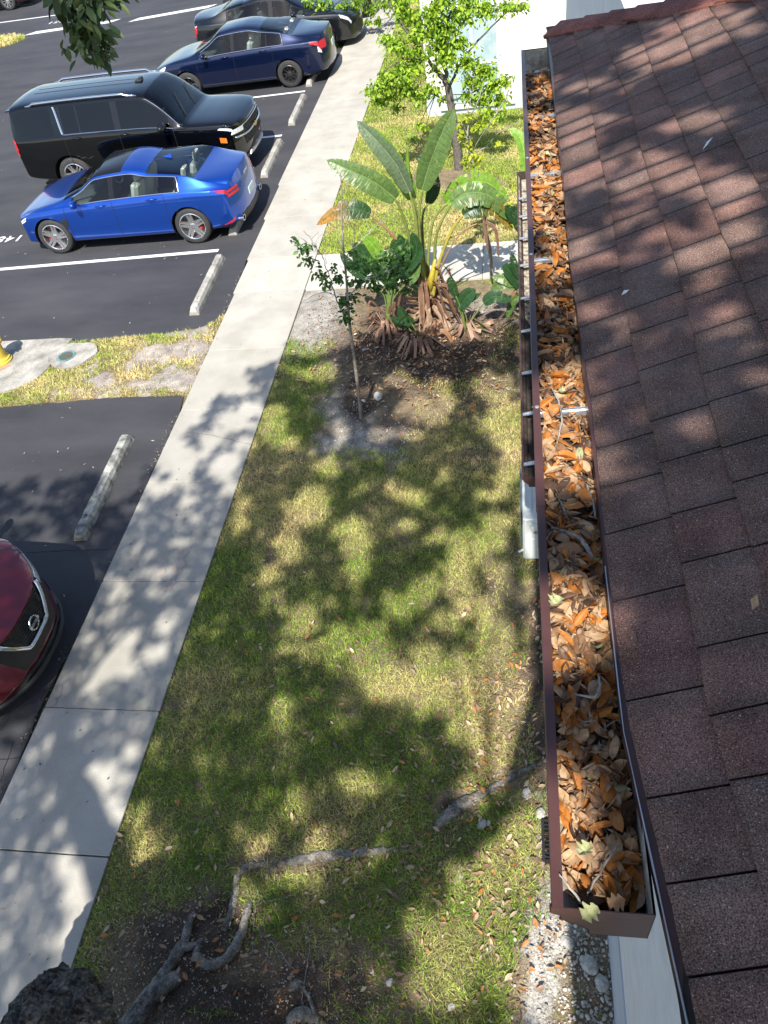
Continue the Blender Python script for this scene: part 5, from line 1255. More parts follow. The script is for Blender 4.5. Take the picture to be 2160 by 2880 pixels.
# black full size SUV, nose to the right
W = 2.05; H = 1.89; xr, xf = -2.78, 2.54
c = {'L': (xr, xf), 'W': W, 'wx': (-1.49, 1.58), 'R': .395, 'rimr': .27, 'tw': .27, 'archgap': .07, 'ks': .972,
     'hw': [(xr, W * .455), (xr + .25, W * .482), (xr + .7, W * .497), (0, W * .5), (1.4, W * .498), (xf - .5, W * .485), (xf - .1, W * .455), (xf, W * .44)],
     'zb': [(xr, .42), (xr + .4, .34), (xr + .9, .30), (xf - .9, .30), (xf - .3, .30), (xf, .33)],
     'zs': [(xr, 1.22), (-1.5, 1.23), (0, 1.21), (.9, 1.18), (1.35, 1.13), (xf - .35, 1.07), (xf, 1.0)],
     'zt': [(xr, 1.78), (xr + .10, 1.84), (xr + .45, H), (-1.0, H + .012), (.2, H), (.55, H - .03), (.75, H - .11), (1.0, H - .32), (1.27, 1.29), (1.38, 1.235), (1.6, 1.22), (xf - .45, 1.185), (xf - .12, 1.12), (xf, 1.04)],
     'zr': [(xr, 1.68), (xr + .12, 1.74), (xr + .5, H - .085), (-.8, H - .07), (.2, H - .085), (.52, H - .125), (.78, H - .27), (1.05, H - .50), (1.25, 1.205), (1.36, 1.17), (xf - .4, 1.12), (xf, 1.03)],
     'wr': [(xr, W * .38), (xr + .3, W * .39), (-1, W * .385), (.3, W * .385), (.6, W * .395), (1.0, W * .43), (1.28, W * .46), (1.5, W * .47), (xf, W * .44)],
     'nose': (.26, 3.2, .10, .7, .35, .55), 'tail': (.16, 3.5, .22, .9, .3, .6), 'cabin': (1.30, .58, -2.74, -2.745), 'glass_span': (-1.42, 1.12), 'mirror': .95, 'mirror_size': 1.35, 'mirror_mt': M['blackgloss'],
     'win': [(-2.52, -1.62, 'side_rear_c'), (-1.38, -1.02, 'side_rear_q'), (-.99, -.20, 'side_rear'), (-.06, 1.02, 'side_front')], 'doors': [(-1.42, -.13), (-.13, 1.10)], 'handles': [-1.12, -.02 + .02], 'seats': [(.1, 1), (-.95, 1)],
     'glass': M['glass_dark'], 'rear_glass': M['glass_dark'], 'spokes': (6, .06), 'split': 1, 'chrome': 3, 'handle_mt': M['blackgloss'], 'rim_mt': M['rim']}
fix(c)
pk = car_paint('paint_black', (0.0015, 0.0018, 0.0022), 0, .12)
c['glass'] = glass_mat('glass_ws', (.50, .62, .60)); 
for i, wn in enumerate(c['win']): 
    pass
r, s, body = build_car(c, 'suv', (-7.84, 16.68, 0), -.012, 'large black SUV with chrome roof rails, parked nose in beside the blue sedan', pk, 'SUV')
for o in r.children:
    if o.name.startswith('side_window'): o.data.materials[0] = M['glass_dark']
for sd_ in (1, -1):
    mb = MB(); pts = [s.P(x, 9.55, sd_, .05 if -2.0 < x < .2 else .0) for x in np.linspace(-2.15, .42, 26)]; mb.tube(pts, [.012] + [.026] * 24 + [.012], 8); mb.build('roof_rail', M['chrome'], r, smooth=True)
    mb = MB(); s.patch(mb, [(-2.74, 4.6), (-2.60, 4.6), (-2.60, 6.0), (-2.74, 6.0)], .012, sd_); s.facep(mb, [(sd_ * .84, .92), (sd_ * .97, .92), (sd_ * .95, 1.25), (sd_ * .84, 1.25)], .01, True); mb.build('tail_light', M['red'], r)
    mb = MB(); s.patch(mb, [(2.05, 5.45), (2.48, 5.1), (2.50, 5.75), (2.1, 5.95)], .01, sd_); s.facep(mb, [(sd_ * .62, .90), (sd_ * .95, .92), (sd_ * .93, 1.0), (sd_ * .60, .985)], .012); mb.build('headlight', M['lens'], r)
    mb = MB(); s.patch(mb, [(2.06, 4.25), (2.20, 4.2), (2.20, 4.55), (2.06, 4.6)], .008, sd_, 4, 2); mb.build('marker_light', M['amber'], r)
    mb = MB(); s.line(mb, [(-1.42, 6.95), (1.10, 6.95)], .012, sd_, .004, seg=40); mb.build('window_trim', M['chrome'], r)
    mb = MB(); s.line(mb, [(.60, 9.1), (.9, 9.1), (1.25, 9.1)], .012, sd_, .003, seg=12); mb.build('pillar_trim', M['chrome'], r)
mb = MB(); s.facep(mb, [(-.60, .60), (.60, .60), (.66, .97), (-.66, .97)], .008); gr = mb.build('grille', M['black'], r)
mb = MB()
for k in range(7):
    for q in range(-4, 5):
        y = q * .14 + (.07 if k % 2 else 0); z = .63 + k * .05
        if abs(y) < .60: mb.tube([(s.front(y, z) + .012, y - .05, z), (s.front(y, z) + .018, y, z + .012), (s.front(y, z) + .012, y + .05, z)], .007, 5)
mb.build('grille_mesh', M['blackgloss'], gr)
mb = MB()
for z in (.80,): mb.tube([(s.front(y, z) + .02, y, z + .045 * (abs(y) > .45) * (abs(y) - .45) / .45) for y in np.linspace(-.92, .92, 24)], .024, 8)
mb.tube([(s.front(y, .99) + .012, y, .995) for y in np.linspace(-.62, .62, 20)], .012, 6)
mb.build('chrome_bar', M['chrome'], r, smooth=True)
mb = MB(); mb.bbox((s.front(0, .8) + .035, -.10, .775), (s.front(0, .8) + .052, .10, .835), .01); mb.bbox((s.front(0, .8) + .035, -.04, .76), (s.front(0, .8) + .054, .04, .85), .01); mb.build('emblem', surf_mat('gold', (.55, .40, .12), rough=.3, metal=.8), r)
mb = MB(); s.facep(mb, [(-.55, .36), (.55, .36), (.50, .43), (-.50, .43)], .02); mb.build('skid_plate', M['alum'], r)
mb = MB(); mb.add([(-2.70, 0, 1.90), (.4, 0, 1.925)], []); 
rb = MB()
for y in (-.38, -.13, .13, .38): rb.tube([Vector((x, y, float(interp(c['zt'], x)) - .012 * (y / .4) ** 2 * 2 + .000)) for x in np.linspace(-2.2, .2, 20)], .006, 6)
rb.build('roof_ribs', M['black'], r)
mb = MB(); zz = float(interp(c['zt'], .30)); mb.bbox((.18, -.12, zz), (.34, -.02, zz + .03), .01); mb.bbox((.22, .0, zz), (.30, .12, zz + .045), .01); mb.build('roof_antenna', M['black'], r)
mb = MB(); mb.bbox((-2.74, -.66, 1.735), (-2.60, .66, 1.76), .01); mb.build('rear_spoiler', pk, r)
for sd_ in (1, -1): mb = MB(); mb.bbox((-1.0, sd_ * .90 - .06, .30), (1.05, sd_ * .90 + .06, .345), .02); mb.build('running_board', M['black'], r)
mb = MB()
for (a, b) in (((1.28, .15), (.98, .55)), ((1.28, -.55), (.98, -.12))):
    pts = [];
    for t in np.linspace(0, 1, 8): x = a[0] + (b[0] - a[0]) * t; y = a[1] + (b[1] - a[1]) * t; pts.append((x + .02, y, 1.29 + (1.27 - x) * 1.12 * .98 - .04 * abs(y) + .01))
    mb.tube(pts, .008, 5)
mb.build('wipers', M['black'], r)

r.scale = (.957,) * 3
# red crossover at the left edge, only its nose in the picture, nose to the right
W = 1.84
xr, xf = -2.3, 2.38
c = {'L': (xr, xf), 'W': W, 'wx': (-1.33, 1.375), 'R': .36, 'archgap': .05,
     'hw': [(xr, W * .44), (xr + .5, W * .49), (0, W * .5), (1.4, W * .5), (xf - .45, W * .485), (xf - .15, W * .44), (xf, W * .40)],
     'zb': [(xr, .35), (xr + .6, .25), (xf - .6, .22), (xf, .24)],
     'zs': [(xr, 1.08), (0, 1.06), (1.0, 1.02), (xf - .5, .93), (xf, .80)],
     'zt': [(xr, 1.2), (xr + .15, 1.5), (xr + .6, 1.66), (-.3, 1.69), (.35, 1.64), (.75, 1.40), (1.08, 1.16), (1.22, 1.10), (xf - .7, 1.05), (xf - .3, .98), (xf, .86)],
     'zr': [(xr, 1.1), (xr + .3, 1.45), (-.5, 1.6), (.35, 1.52), (.75, 1.28), (1.05, 1.08), (1.2, 1.05), (xf - .4, .96), (xf, .83)],
     'wr': [(xr, W * .36), (-.5, W * .35), (.35, W * .36), (1.05, W * .43), (xf - .5, W * .44), (xf, W * .38)],
     'nose': (.62, 2.8, .7, .70, .5, .45), 'tail': (.2, 3, .3, .8, .3, .5), 'cabin': (1.10, .38, -1.7, -2.1), 'glass_span': (-1.6, .95), 'mirror': .78,
     'win': [(-1.5, -.95, 'side_rear_q'), (-.9, -.05, 'side_rear'), (.05, .9, 'side_front')], 'doors': [(-1.1, .0), (.0, 1.0)], 'handles': [-.8, .22], 'seats': [(0, 1), (-.9, 1)], 'glass': M['glass'], 'spokes': (5, .06)}
fix(c)
pr = car_paint('paint_red', (0.16, 0.006, 0.016), .45)
r, s, body = build_car(c, 'crossover', (-4.66 - 2.38, 3.90, 0), .0, 'dark red crossover with a chrome V grille, at the left edge', pr)
def fpoly(poly, off, nm, mt, par, n=5, m=3): mb = MB(); s.facep(mb, poly, off, False, n, m); return mb.build(nm, mt, par, smooth=False)
gr = fpoly([(-.34, .40), (.34, .40), (.52, .84), (-.52, .84)], .010, 'grille', M['black'], r)
fpoly([(-.80, .22), (.80, .22), (.50, .34), (-.50, .34)], .012, 'lower_intake', M['black'], r)
mb = MB()
for k in range(8):
    z = .58 + k * .034; hw_ = .14 + (z - .55) * .62
    mb.tube([(s.front(y, z) + .014, y, z + .006 * math.sin(y * 60)) for y in np.linspace(-hw_, hw_, 40)], .004, 4)
mb.build('grille_mesh', M['blackgloss'], gr)
mb = MB()
vp = [(-.40, .86), (-.32, .73), (-.20, .57), (-.16, .555), (.16, .555), (.20, .57), (.32, .73), (.40, .86)]; pts = []
for a, b in zip(vp[:-1], vp[1:]):
    for k in range(6): t = k / 6; y = a[0] * (1 - t) + b[0] * t; z = a[1] * (1 - t) + b[1] * t; pts.append((s.front(y, z) + .022, y, z))
pts.append((s.front(*vp[-1]) + .02, *vp[-1])); mb.tube(pts, .024, 8); mb.build('chrome_v', M['chrome'], r, smooth=True)
em = MB(); ec = Vector((s.front(0, .71) + .045, 0, .71))
em.tube([ec + Vector((0, .07 * math.cos(t), .07 * math.sin(t))) for t in np.linspace(0, 2 * math.pi, 25)], .0085, 6, cap=False); em.box((ec.x - .006, -.085, ec.z - .014), (ec.x + .008, .085, ec.z + .014)); e_ = em.build('emblem', M['chrome'], r)
bt = badge(r, s, 'NISSAN', 0, .701, .026, M['black'], rear=False); bt.location.x = ec.x + .0085
for sd_ in (1, -1):
    mb = MB(); s.facep(mb, [(sd_ * .46, .74), (sd_ * .78, .80), (sd_ * .82, .90), (sd_ * .46, .84)], .012, False, 8, 3); s.patch(mb, [(1.62, 5.6), (2.26, 5.0), (2.30, 6.3), (1.66, 6.4)], .010, sd_); mb.build('headlight', M['lens'], r)
    mb = MB(); s.facep(mb, [(sd_ * .66, .36), (sd_ * .82, .38), (sd_ * .84, .50), (sd_ * .70, .48)], .01, False, 5, 3); mb.build('fog_lamp', M['blackgloss'], r)
mb = MB(); mb.tube([(s.front(y, .26) + .02 - .02 * abs(y), y, .235) for y in np.linspace(-.88, .88, 30)], .03, 8); mb.build('lower_lip', M['black'], r, smooth=True)
mb = MB(); s.line(mb, [(1.3, 10.4), (2.2, 9.9)], .006, 1, -.001); s.line(mb, [(1.3, 10.4), (2.2, 9.9)], .006, -1, -.001); s.line(mb, [(1.25, 9.15), (2.28, 9.15)], .005, 1, 0, seg=30); s.line(mb, [(1.25, 9.15), (2.28, 9.15)], .005, -1, 0, seg=30); mb.build('hood_seams', M['black'], r)

# ------------------------------------------------------------------ plants
def smooth_path(P, n=6):
    P = [Vector(p) for p in P]; out = []
    for i in range(len(P) - 1):
        p0 = P[max(i - 1, 0)]; p1 = P[i]; p2 = P[i + 1]; p3 = P[min(i + 2, len(P) - 1)]
        for k in range(n):
            t = k / n; out.append(.5 * ((2 * p1) + (p2 - p0) * t + (2 * p0 - 5 * p1 + 4 * p2 - p3) * t * t + (3 * p1 - p0 - 3 * p2 + p3) * t ** 3))
    out.append(P[-1]); return out
def branch(mb, P, r0, r1, n=8, jit=.04, wob=.0, seg=6):
    Q = smooth_path(P, seg); m_ = len(Q)
    if wob: Q = [q + Vector((rnd.gauss(0, wob), rnd.gauss(0, wob), rnd.gauss(0, wob) * .5)) if 0 < i < m_ - 1 else q for i, q in enumerate(Q)]
    mb.tube(Q, [r0 + (r1 - r0) * i / (m_ - 1) for i in range(m_)], n, jit=jit); return Q
# small leaflet used for all tree foliage: 4 faces, folded along the midrib
FT = np.array([[0, 0, 0], [.26, .30, .05], [.22, .66, .03], [0, 1, -.06], [-.22, .66, .03], [-.26, .30, .05], [0, .5, -.02]])
FF = np.array([[0, 1, 2, 6], [6, 2, 3, 3], [0, 6, 4, 5], [6, 3, 4, 4]])
FF3 = np.array([[0, 1, 6], [1, 2, 6], [2, 3, 6], [3, 4, 6], [4, 5, 6], [5, 0, 6]])
def foliage(name, pos, size, cols, mt, parent, droop=.5, width=1.0, var=.35, yaw=None):
    pos = np.asarray(pos); n = len(pos)
    yaw = rng.uniform(0, 2 * math.pi, n) if yaw is None else yaw
    Mx = rotmats(yaw, rng.normal(0, .45, n), -droop + rng.normal(0, .4, n))
    s = size * rng.uniform(1 - var, 1 + var, n); c = np.asarray(cols)[rng.integers(0, len(cols), n)] * rng.uniform(.8, 1.2, n)[:, None]
    V, F, C = scatter(FT, FF3, pos, Mx, np.stack([s * width, s, s], 1), c)
    return np_mesh(name, V, F, mt, parent=parent, col=C)
def spray(center, axis_len, n, spread, up=.0):
    """leaf positions along a few twiglets radiating from a centre"""
    out = []
    k = max(3, n // 7)
    for i in range(k):
        a = rnd.uniform(0, 2 * math.pi); e = rnd.gauss(up, .45); d = Vector((math.cos(a) * math.cos(e), math.sin(a) * math.cos(e), math.sin(e)))
        L = axis_len * rnd.uniform(.4, 1.15)
        for j in range(max(2, n // k)):
            t = (j + .6) / (n / k); p = center + d * (L * t) + Vector((rnd.gauss(0, spread), rnd.gauss(0, spread), rnd.gauss(0, spread) - .25 * L * t * t)); out.append(p)
    return out

# ---- bright green tree on the upper lawn
def green_tree(name, base, pts_trunk, limbs, clusters, label, size=.085, cols=None, nper=150, crown_r=.34, parent_label=None, leafw=1.0):
    root = tag(empty(name, base), label, 'tree')
    mb = MB(); o = Vector(base)
    branch(mb, [Vector(p) - o for p in pts_trunk[0]], pts_trunk[1], pts_trunk[2], 10, .05)
    mb.build('trunk', M['treebark'], root, smooth=True)
    mb = MB()
    for (P, r0, r1) in limbs: branch(mb, [Vector(p) - o for p in P], r0, r1, 6, .05, .012)
    ps = []
    tips = [Vector(P[k]) for P, _, _ in limbs for k in range(1, len(P))]
    for (c, r, n) in clusters:
        c = Vector(c); tp = min(tips, key=lambda q: (q - c).length)
        mb.tube([tp - o, tp.lerp(c, .55) - o + Vector((0, 0, .03)), c - o], [.010, .007, .003], 5)
        ps += [p - o for p in spray(c, r, n, r * .11)]
    mb.build('branches', M['treebark'], root, smooth=True)
    cols = cols or [(.21, .36, .025), (.30, .45, .03), (.15, .28, .025), (.36, .50, .04)]
    foliage('crown', [tuple(p) for p in ps], size, cols, M['leaf'], root, droop=.75, width=leafw)
    return root
A = lambda x, y, Y: tuple(aty(x, y, Y))
CY = 15.2
tr = ([A(992, 372, CY), A(986, 310, CY), A(976, 240, CY), A(968, 190, CY), A(960, 165, CY)], .085, .055)
limbs = [([A(966, 185, CY), A(940, 150, CY - .1), A(905, 105, CY - .2), A(860, 40, CY - .2), A(840, 5, CY)], .04, .012),
         ([A(964, 180, CY), A(962, 130, CY), A(965, 70, CY + .1), A(975, 10, CY + .2)], .045, .015),
         ([A(966, 195, CY), A(1000, 130, CY + .2), A(1040, 80, CY + .3), A(1100, 20, CY + .3)], .03, .01),
         ([A(972, 222, CY), A(940, 205, CY - .2), A(890, 200, CY - .4), A(830, 185, CY - .5)], .022, .008),
         ([A(972, 218, CY), A(1010, 205, CY + .1), A(1060, 180, CY + .2), A(1095, 170, CY + .2)], .022, .008),
         ([A(962, 170, CY), A(925, 130, CY - .3), A(870, 130, CY - .5), A(820, 160, CY - .6)], .022, .008)]
cl = []
for (x, y, dY, r, n) in [(820, 185, -.6, .32, 150), (850, 165, -.7, .35, 190), (885, 150, -.5, .35, 190), (880, 190, -.4, .30, 150), (840, 205, -.5, .25, 90), (815, 215, -.4, .18, 60), (905, 115, -.3, .35, 180), (860, 95, -.4, .30, 140), (835, 80, -.3, .25, 90), (900, 70, -.2, .35, 180), (930, 30, 0, .38, 200), (880, 30, 0, .33, 140), (960, 60, .1, .35, 170), (1000, 30, .2, .36, 180), (1050, 15, .3, .33, 150), (1095, 15, .3, .28, 110), (1125, 10, .3, .18, 50), (990, 90, .1, .34, 170), (960, 120, -.2, .32, 150), (1010, 130, .1, .34, 170), (1050, 150, .2, .33, 160), (1020, 175, .1, .32, 150), (1065, 185, .2, .30, 140), (1090, 175, .2, .22, 80), (1040, 215, .1, .26, 110), (1075, 215, .1, .24, 100), (1010, 205, 0, .22, 80), (950, 95, 0, .3, 140), (930, 190, -.4, .22, 70), (905, 205, -.4, .2, 60), (960, 210, .3, .15, 40), (855, 230, -.2, .16, 40), (905, 270, -.3, .14, 26), (920, 275, -.3, .10, 16), (800, 195, -.5, .16, 40), (1055, 245, .0, .2, 70), (1085, 245, 0, .18, 55), (940, 60, 0, .35, 160), (870, 5, 0, .35, 150), (1010, 0, .2, .35, 150), (960, 0, 0, .35, 150)]:
    cl.append((A(x, y, CY + dY), r * 1.02, int(n * 1.9)))
green_tree('green_tree', A(992, 372, CY), tr, limbs, cl, 'young tree with bright yellow green leaves on the upper lawn before the white building', .078)
# second one farther up, its low branches hang over the sidewalk and the cars
CY2 = 21.5
tr = ([tuple(atz(868, 42)), A(862, 20, 22), A(852, -15, 22), A(848, -60, 22)], .09, .06)
b0 = atz(868, 42); CY2 = b0.y
tr = ([tuple(b0), A(862, 22, CY2), A(850, -15, CY2), A(840, -60, CY2)], .09, .06)
limbs = [([A(850, -15, CY2), A(800, -20, CY2 - .8), A(740, 0, CY2 - 1.6), A(700, 20, CY2 - 2)], .03, .01), ([A(840, -40, CY2), A(820, -20, CY2 - 1), A(800, 20, CY2 - 1.4)], .03, .01), ([A(845, -30, CY2), A(900, -20, CY2), A(930, 0, CY2)], .03, .01)]
cl = []
for (x, y, dY, r, n) in [(690, 20, -2, .32, 110), (715, 35, -2, .30, 120), (735, 60, -2, .26, 90), (700, 5, -2, .35, 130), (740, 15, -1.8, .35, 130), (720, 85, -2, .2, 50), (725, 100, -2, .12, 20), (770, 5, -1.5, .35, 120), (800, 20, -1.4, .33, 90), (815, 45, -1.4, .2, 50), (830, 5, -1, .35, 120), (860, 0, -.5, .35, 120), (670, 5, -2, .25, 60), (790, 45, -1.4, .16, 24)]:
    cl.append((A(x, y, CY2 + dY), r, n))
green_tree('green_tree', tuple(b0), tr, limbs, cl, 'farther green tree whose branches hang over the sidewalk and navy sedan', .12, cols=[(.16, .28, .025), (.24, .38, .03), (.10, .20, .02), (.28, .42, .04)])

# ---- pale bare-twigged sapling with yellow leaves by the cross path
BY = 11.05
o_ = Vector(A(1060, 612, BY)); o_.z = 0
root = tag(empty('sapling', tuple(o_)), 'thin pale barked sapling with bare twigs and yellow green leaf tufts by the cross path', 'tree')
mb = MB(); rel = lambda x, y, dY=0: Vector(A(x, y, BY + dY)) - o_
branch(mb, [Vector((0, 0, -.02)), rel(1062, 590), rel(1058, 540), rel(1048, 490), rel(1046, 440), rel(1040, 400)], .032, .02, 8); mb.build('trunk', M['sapbark'], root, smooth=True)
mb = MB(); tw = [([(1046, 440), (1072, 430), (1085, 405)], .010), ([(1040, 400), (1030, 370), (1015, 330), (1010, 290)], .016), ([(1015, 330), (1045, 320), (1075, 290), (1128, 258)], .012), ([(1015, 335), (1000, 355), (985, 362)], .007), ([(1010, 300), (1000, 270), (965, 268), (935, 240)], .008), ([(1010, 295), (1012, 250), (1000, 210)], .010), ([(1008, 260), (1030, 225), (1045, 180)], .009), ([(1020, 325), (1060, 265), (1090, 215), (1098, 195)], .010), ([(1012, 245), (1020, 200), (1025, 160)], .007), ([(1040, 400), (1020, 390), (990, 380)], .006), ([(1045, 470), (1030, 465)], .006)]
for P, r0 in tw: branch(mb, [rel(x, y, .15 * math.sin(x)) for x, y in P], r0, .0035, 6, .05, .006)
mb.build('branches', M['twig'], root, smooth=True)
ps = []
for (x, y, r, n) in [(1010, 250, .10, 26), (1030, 275, .12, 34), (1040, 262, .10, 26), (1000, 290, .10, 24), (1055, 255, .10, 22), (1010, 310, .12, 30), (1020, 330, .10, 26), (1025, 350, .12, 34), (1080, 310, .12, 20), (1005, 345, .10, 26), (1035, 340, .10, 20), (1070, 262, .08, 14), (985, 270, .06, 10), (1085, 460, .14, 34), (1100, 480, .14, 34), (1105, 440, .12, 24), (985, 392, .08, 12), (1000, 410, .07, 10), (1110, 400, .12, 20)]:
    ps += [tuple(p) for p in spray(rel(x, y), r, n, .02)]
foliage('crown', ps, .075, [(.42, .48, .03), (.34, .44, .03), (.50, .52, .05), (.24, .36, .03)], M['leaf'], root, droop=.7)

# ---- slim sapling in the mulch bed
SY = 7.68
o_ = Vector(A(780, 906, SY)); o_.z = 0.01
root = tag(empty('sapling', tuple(o_)), 'slim grey stemmed sapling with dark green leaves and bare top twigs in the mulch bed', 'tree')
rel = lambda x, y, dY=0: Vector(A(x, y, SY + dY)) - o_
mb = MB(); branch(mb, [Vector((0, 0, -.02)), rel(775, 850), rel(766, 780), rel(755, 700), rel(752, 660), rel(748, 600), rel(742, 540), rel(738, 470), rel(738, 410), rel(735, 372)], .024, .005, 8, .06); mb.build('trunk', M['sapbark'], root, smooth=True)
mb = MB()
for P, r0 in [([(752, 680), (735, 665), (725, 640), (712, 600), (700, 560), (680, 535), (640, 505)], .011), ([(750, 640), (775, 620), (800, 600), (840, 585), (870, 560)], .009), ([(742, 560), (770, 530), (800, 500), (820, 480), (845, 455)], .008), ([(738, 490), (750, 450), (770, 420)], .005), ([(742, 545), (730, 500), (732, 450)], .003), ([(690, 545), (670, 515), (655, 498)], .004), ([(705, 570), (700, 530), (705, 505)], .003), ([(670, 528), (650, 515), (628, 512)], .003), ([(690, 550), (672, 520), (690, 500)], .003), ([(700, 640), (680, 650), (650, 655)], .003), ([(725, 640), (700, 632), (655, 650)], .004), ([(800, 500), (790, 470), (800, 455)], .003), ([(815, 485), (835, 475), (858, 470)], .003), ([(760, 540), (765, 500), (748, 470)], .004), ([(680, 535), (690, 510), (712, 500)], .003), ([(740, 420), (752, 390), (765, 375)], .003)]:
    branch(mb, [rel(x, y, .1 * math.sin(x * .2)) for x, y in P], r0, .002, 6, .05, .005)
mb.build('branches', M['twig'], root, smooth=True)
ps = []
for (x, y, r, n) in [(655, 535, .12, 44), (670, 560, .12, 44), (690, 590, .12, 44), (665, 530, .10, 30), (640, 520, .06, 14), (700, 610, .10, 36), (730, 600, .12, 46), (745, 650, .16, 76), (740, 670, .12, 50), (760, 640, .14, 60), (745, 690, .10, 36), (770, 610, .12, 50), (800, 580, .14, 64), (830, 565, .14, 66), (810, 600, .13, 60), (850, 590, .14, 64), (870, 560, .12, 50), (840, 545, .10, 40), (870, 600, .12, 46), (845, 620, .12, 46), (790, 560, .10, 36), (760, 570, .10, 40), (815, 620, .12, 50), (880, 625, .10, 30), (765, 545, .08, 26), (875, 535, .10, 36), (895, 620, .06, 14), (720, 580, .08, 26)]:
    ps += [tuple(p) for p in spray(rel(x, y, rnd.uniform(-.15, .15)), r * 1.1, n, .022)]
foliage('crown', ps, .058, [(.055, .13, .022), (.075, .17, .03), (.04, .10, .02), (.10, .21, .04)], M['leaf'], root, droop=.55)

# ---- giant bird of paradise: paddle leaves on long arching stalks
PADC = {'green': (.10, .17, .045), 'dark': (.022, .065, .018), 'bright': (.16, .30, .03), 'grey': (.115, .165, .085)}
padm = surf_mat('paddle_leaf', (.82, .82, .82), (1.18, 1.18, 1.18), rough=.38, scale=(26), detail=3, attr=True, spec=.5, transl=.22)
stalkm = surf_mat('stalk', (.80, .80, .80), (1.15, 1.15, 1.15), rough=.5, scale=20, attr=True, spec=.4)
def paddle(mb, P, W, nrm=None, col=(.1, .2, .05), col2=None, tears=(), fold=.42, n=54, dead=0.0, taper=1.0, seedd=0):
    """blade along midrib P with half-width W; tears = params where a side is split; colour varies along the blade"""
    Q = smooth_path(P, max(2, n // (len(P) - 1))); m_ = len(Q); r = random.Random(seedd + int(W * 1000))
    nr = Vector(nrm).normalized() if nrm else None
    for sd_ in (1, -1):
        prev = None; seg = 0; drift = 0
        for i in range(m_ - 1):
            t0 = i / (m_ - 1); t1 = (i + 1) / (m_ - 1)
            tear = any(abs(tt * sd_ - (t0 * sd_)) < .5 / (m_ - 1) for tt in tears if True) or (r.random() < dead * .5)
            if tear: seg += 1; drift = r.uniform(-.26, .26) * (1 + dead)
            quad = []
            for t, q, qn in ((t0, Q[i], Q[min(i + 1, m_ - 1)]), (t1, Q[i + 1], Q[min(i + 2, m_ - 1)])):
                tan = (qn - q); tan = tan.normalized() if tan.length > 1e-6 else (Q[-1] - Q[-2]).normalized()
                up = nr if nr else Vector((0, -.5, 1)).normalized()
                sdv = tan.cross(up).normalized() * sd_; upn = sdv.cross(tan).normalized() * sd_
                w_ = W * (math.sin(math.pi * min(1, .06 + t * .97)) ** .55) * (1 - .25 * t) * taper
                cols_ = []
                row = []
                for k, u in enumerate((0, .35, .7, 1.0)):
                    ww_ = u * w_
                    dz = fold * ww_ * (1 if u < .8 else 1.0) - (abs(u) ** 2) * w_ * (.18 + dead * .6)
                    p = q + sdv * ww_ * (1 - dead * .25) + upn * dz + tan * (drift * ww_ * .8 + .25 * ww_ * u * .3) + Vector((0, 0, -abs(drift) * ww_ * 1.0))
                    if seg and u > .2: p += Vector((0, 0, r.uniform(-.01, .0)))
                    row.append(p)
                quad.append(row)
            for k in range(3):
                if tear and k >= 1 and len(tears) > 5 and r.random() < .7 and not dead: continue
                tt = t0; c = Vector(col)
                if col2: cc = Vector(col2); f = min(1, max(0, (tt - .35) * 1.6)) * r.uniform(.6, 1.0); c = c.lerp(cc, f)
                j = 1 + .06 * math.sin(i * 2.3 + k * .3) + r.uniform(-.10, .10)
                if dead and k == 2: j *= .75
                mb.col = (c.x * j, c.y * j, c.z * j)
                mb.add([quad[0][k], quad[1][k], quad[1][k + 1], quad[0][k + 1]], [(0, 1, 2, 3)])
    mb.col = tuple(min(1, c * 1.5 + .03) for c in col) if not dead else tuple(c * .8 for c in col)
    mb.tube(Q, [W * .045 * (1 - .8 * i / m_) + .002 for i in range(m_)], 5)
def stalk(mb, P, r0, r1, c): mb.col = c; Q = smooth_path(P, 8); mb.tube(Q, [r0 + (r1 - r0) * i / (len(Q) - 1) for i in range(len(Q))], 8)
PY = 10.05
o_ = Vector((-1.32, PY, 0.0))
palm = tag(empty('bird_of_paradise', tuple(o_)), 'giant bird of paradise plant with broad torn paddle leaves beside the cross path', 'plant')
rel = lambda x, y, dY=0: Vector(A(x, y, PY + dY)) - o_
mb = MB(); mb.col = (.20, .11, .06)
branch(mb, [Vector((0, 0, -.03)), rel(925, 665), rel(930, 630), rel(930, 600)], .11, .07, 10, .14)
for k in range(26):      # ragged dead sheaths around the stem
    a = rnd.uniform(0, 6.28); z0 = rnd.uniform(.05, .5); r = .10; mb.col = rnd.choice([(.22, .10, .05), (.30, .15, .08), (.12, .06, .035), (.35, .22, .13)])
    b = Vector((r * math.cos(a), r * math.sin(a) - .0, z0)); tdir = Vector((math.cos(a), math.sin(a), rnd.uniform(.2, 1.2))).normalized(); L = rnd.uniform(.14, .34); sdv = tdir.cross(Vector((0, 0, 1))).normalized() * .022
    mb.add([b - sdv * 1.6, b + sdv * 1.6, b + tdir * L * .6 + sdv, b + tdir * L, b + tdir * L * .6 - sdv], [(0, 1, 2, 3, 4)])
mb.build('stem', stalkm, palm, colors=True)
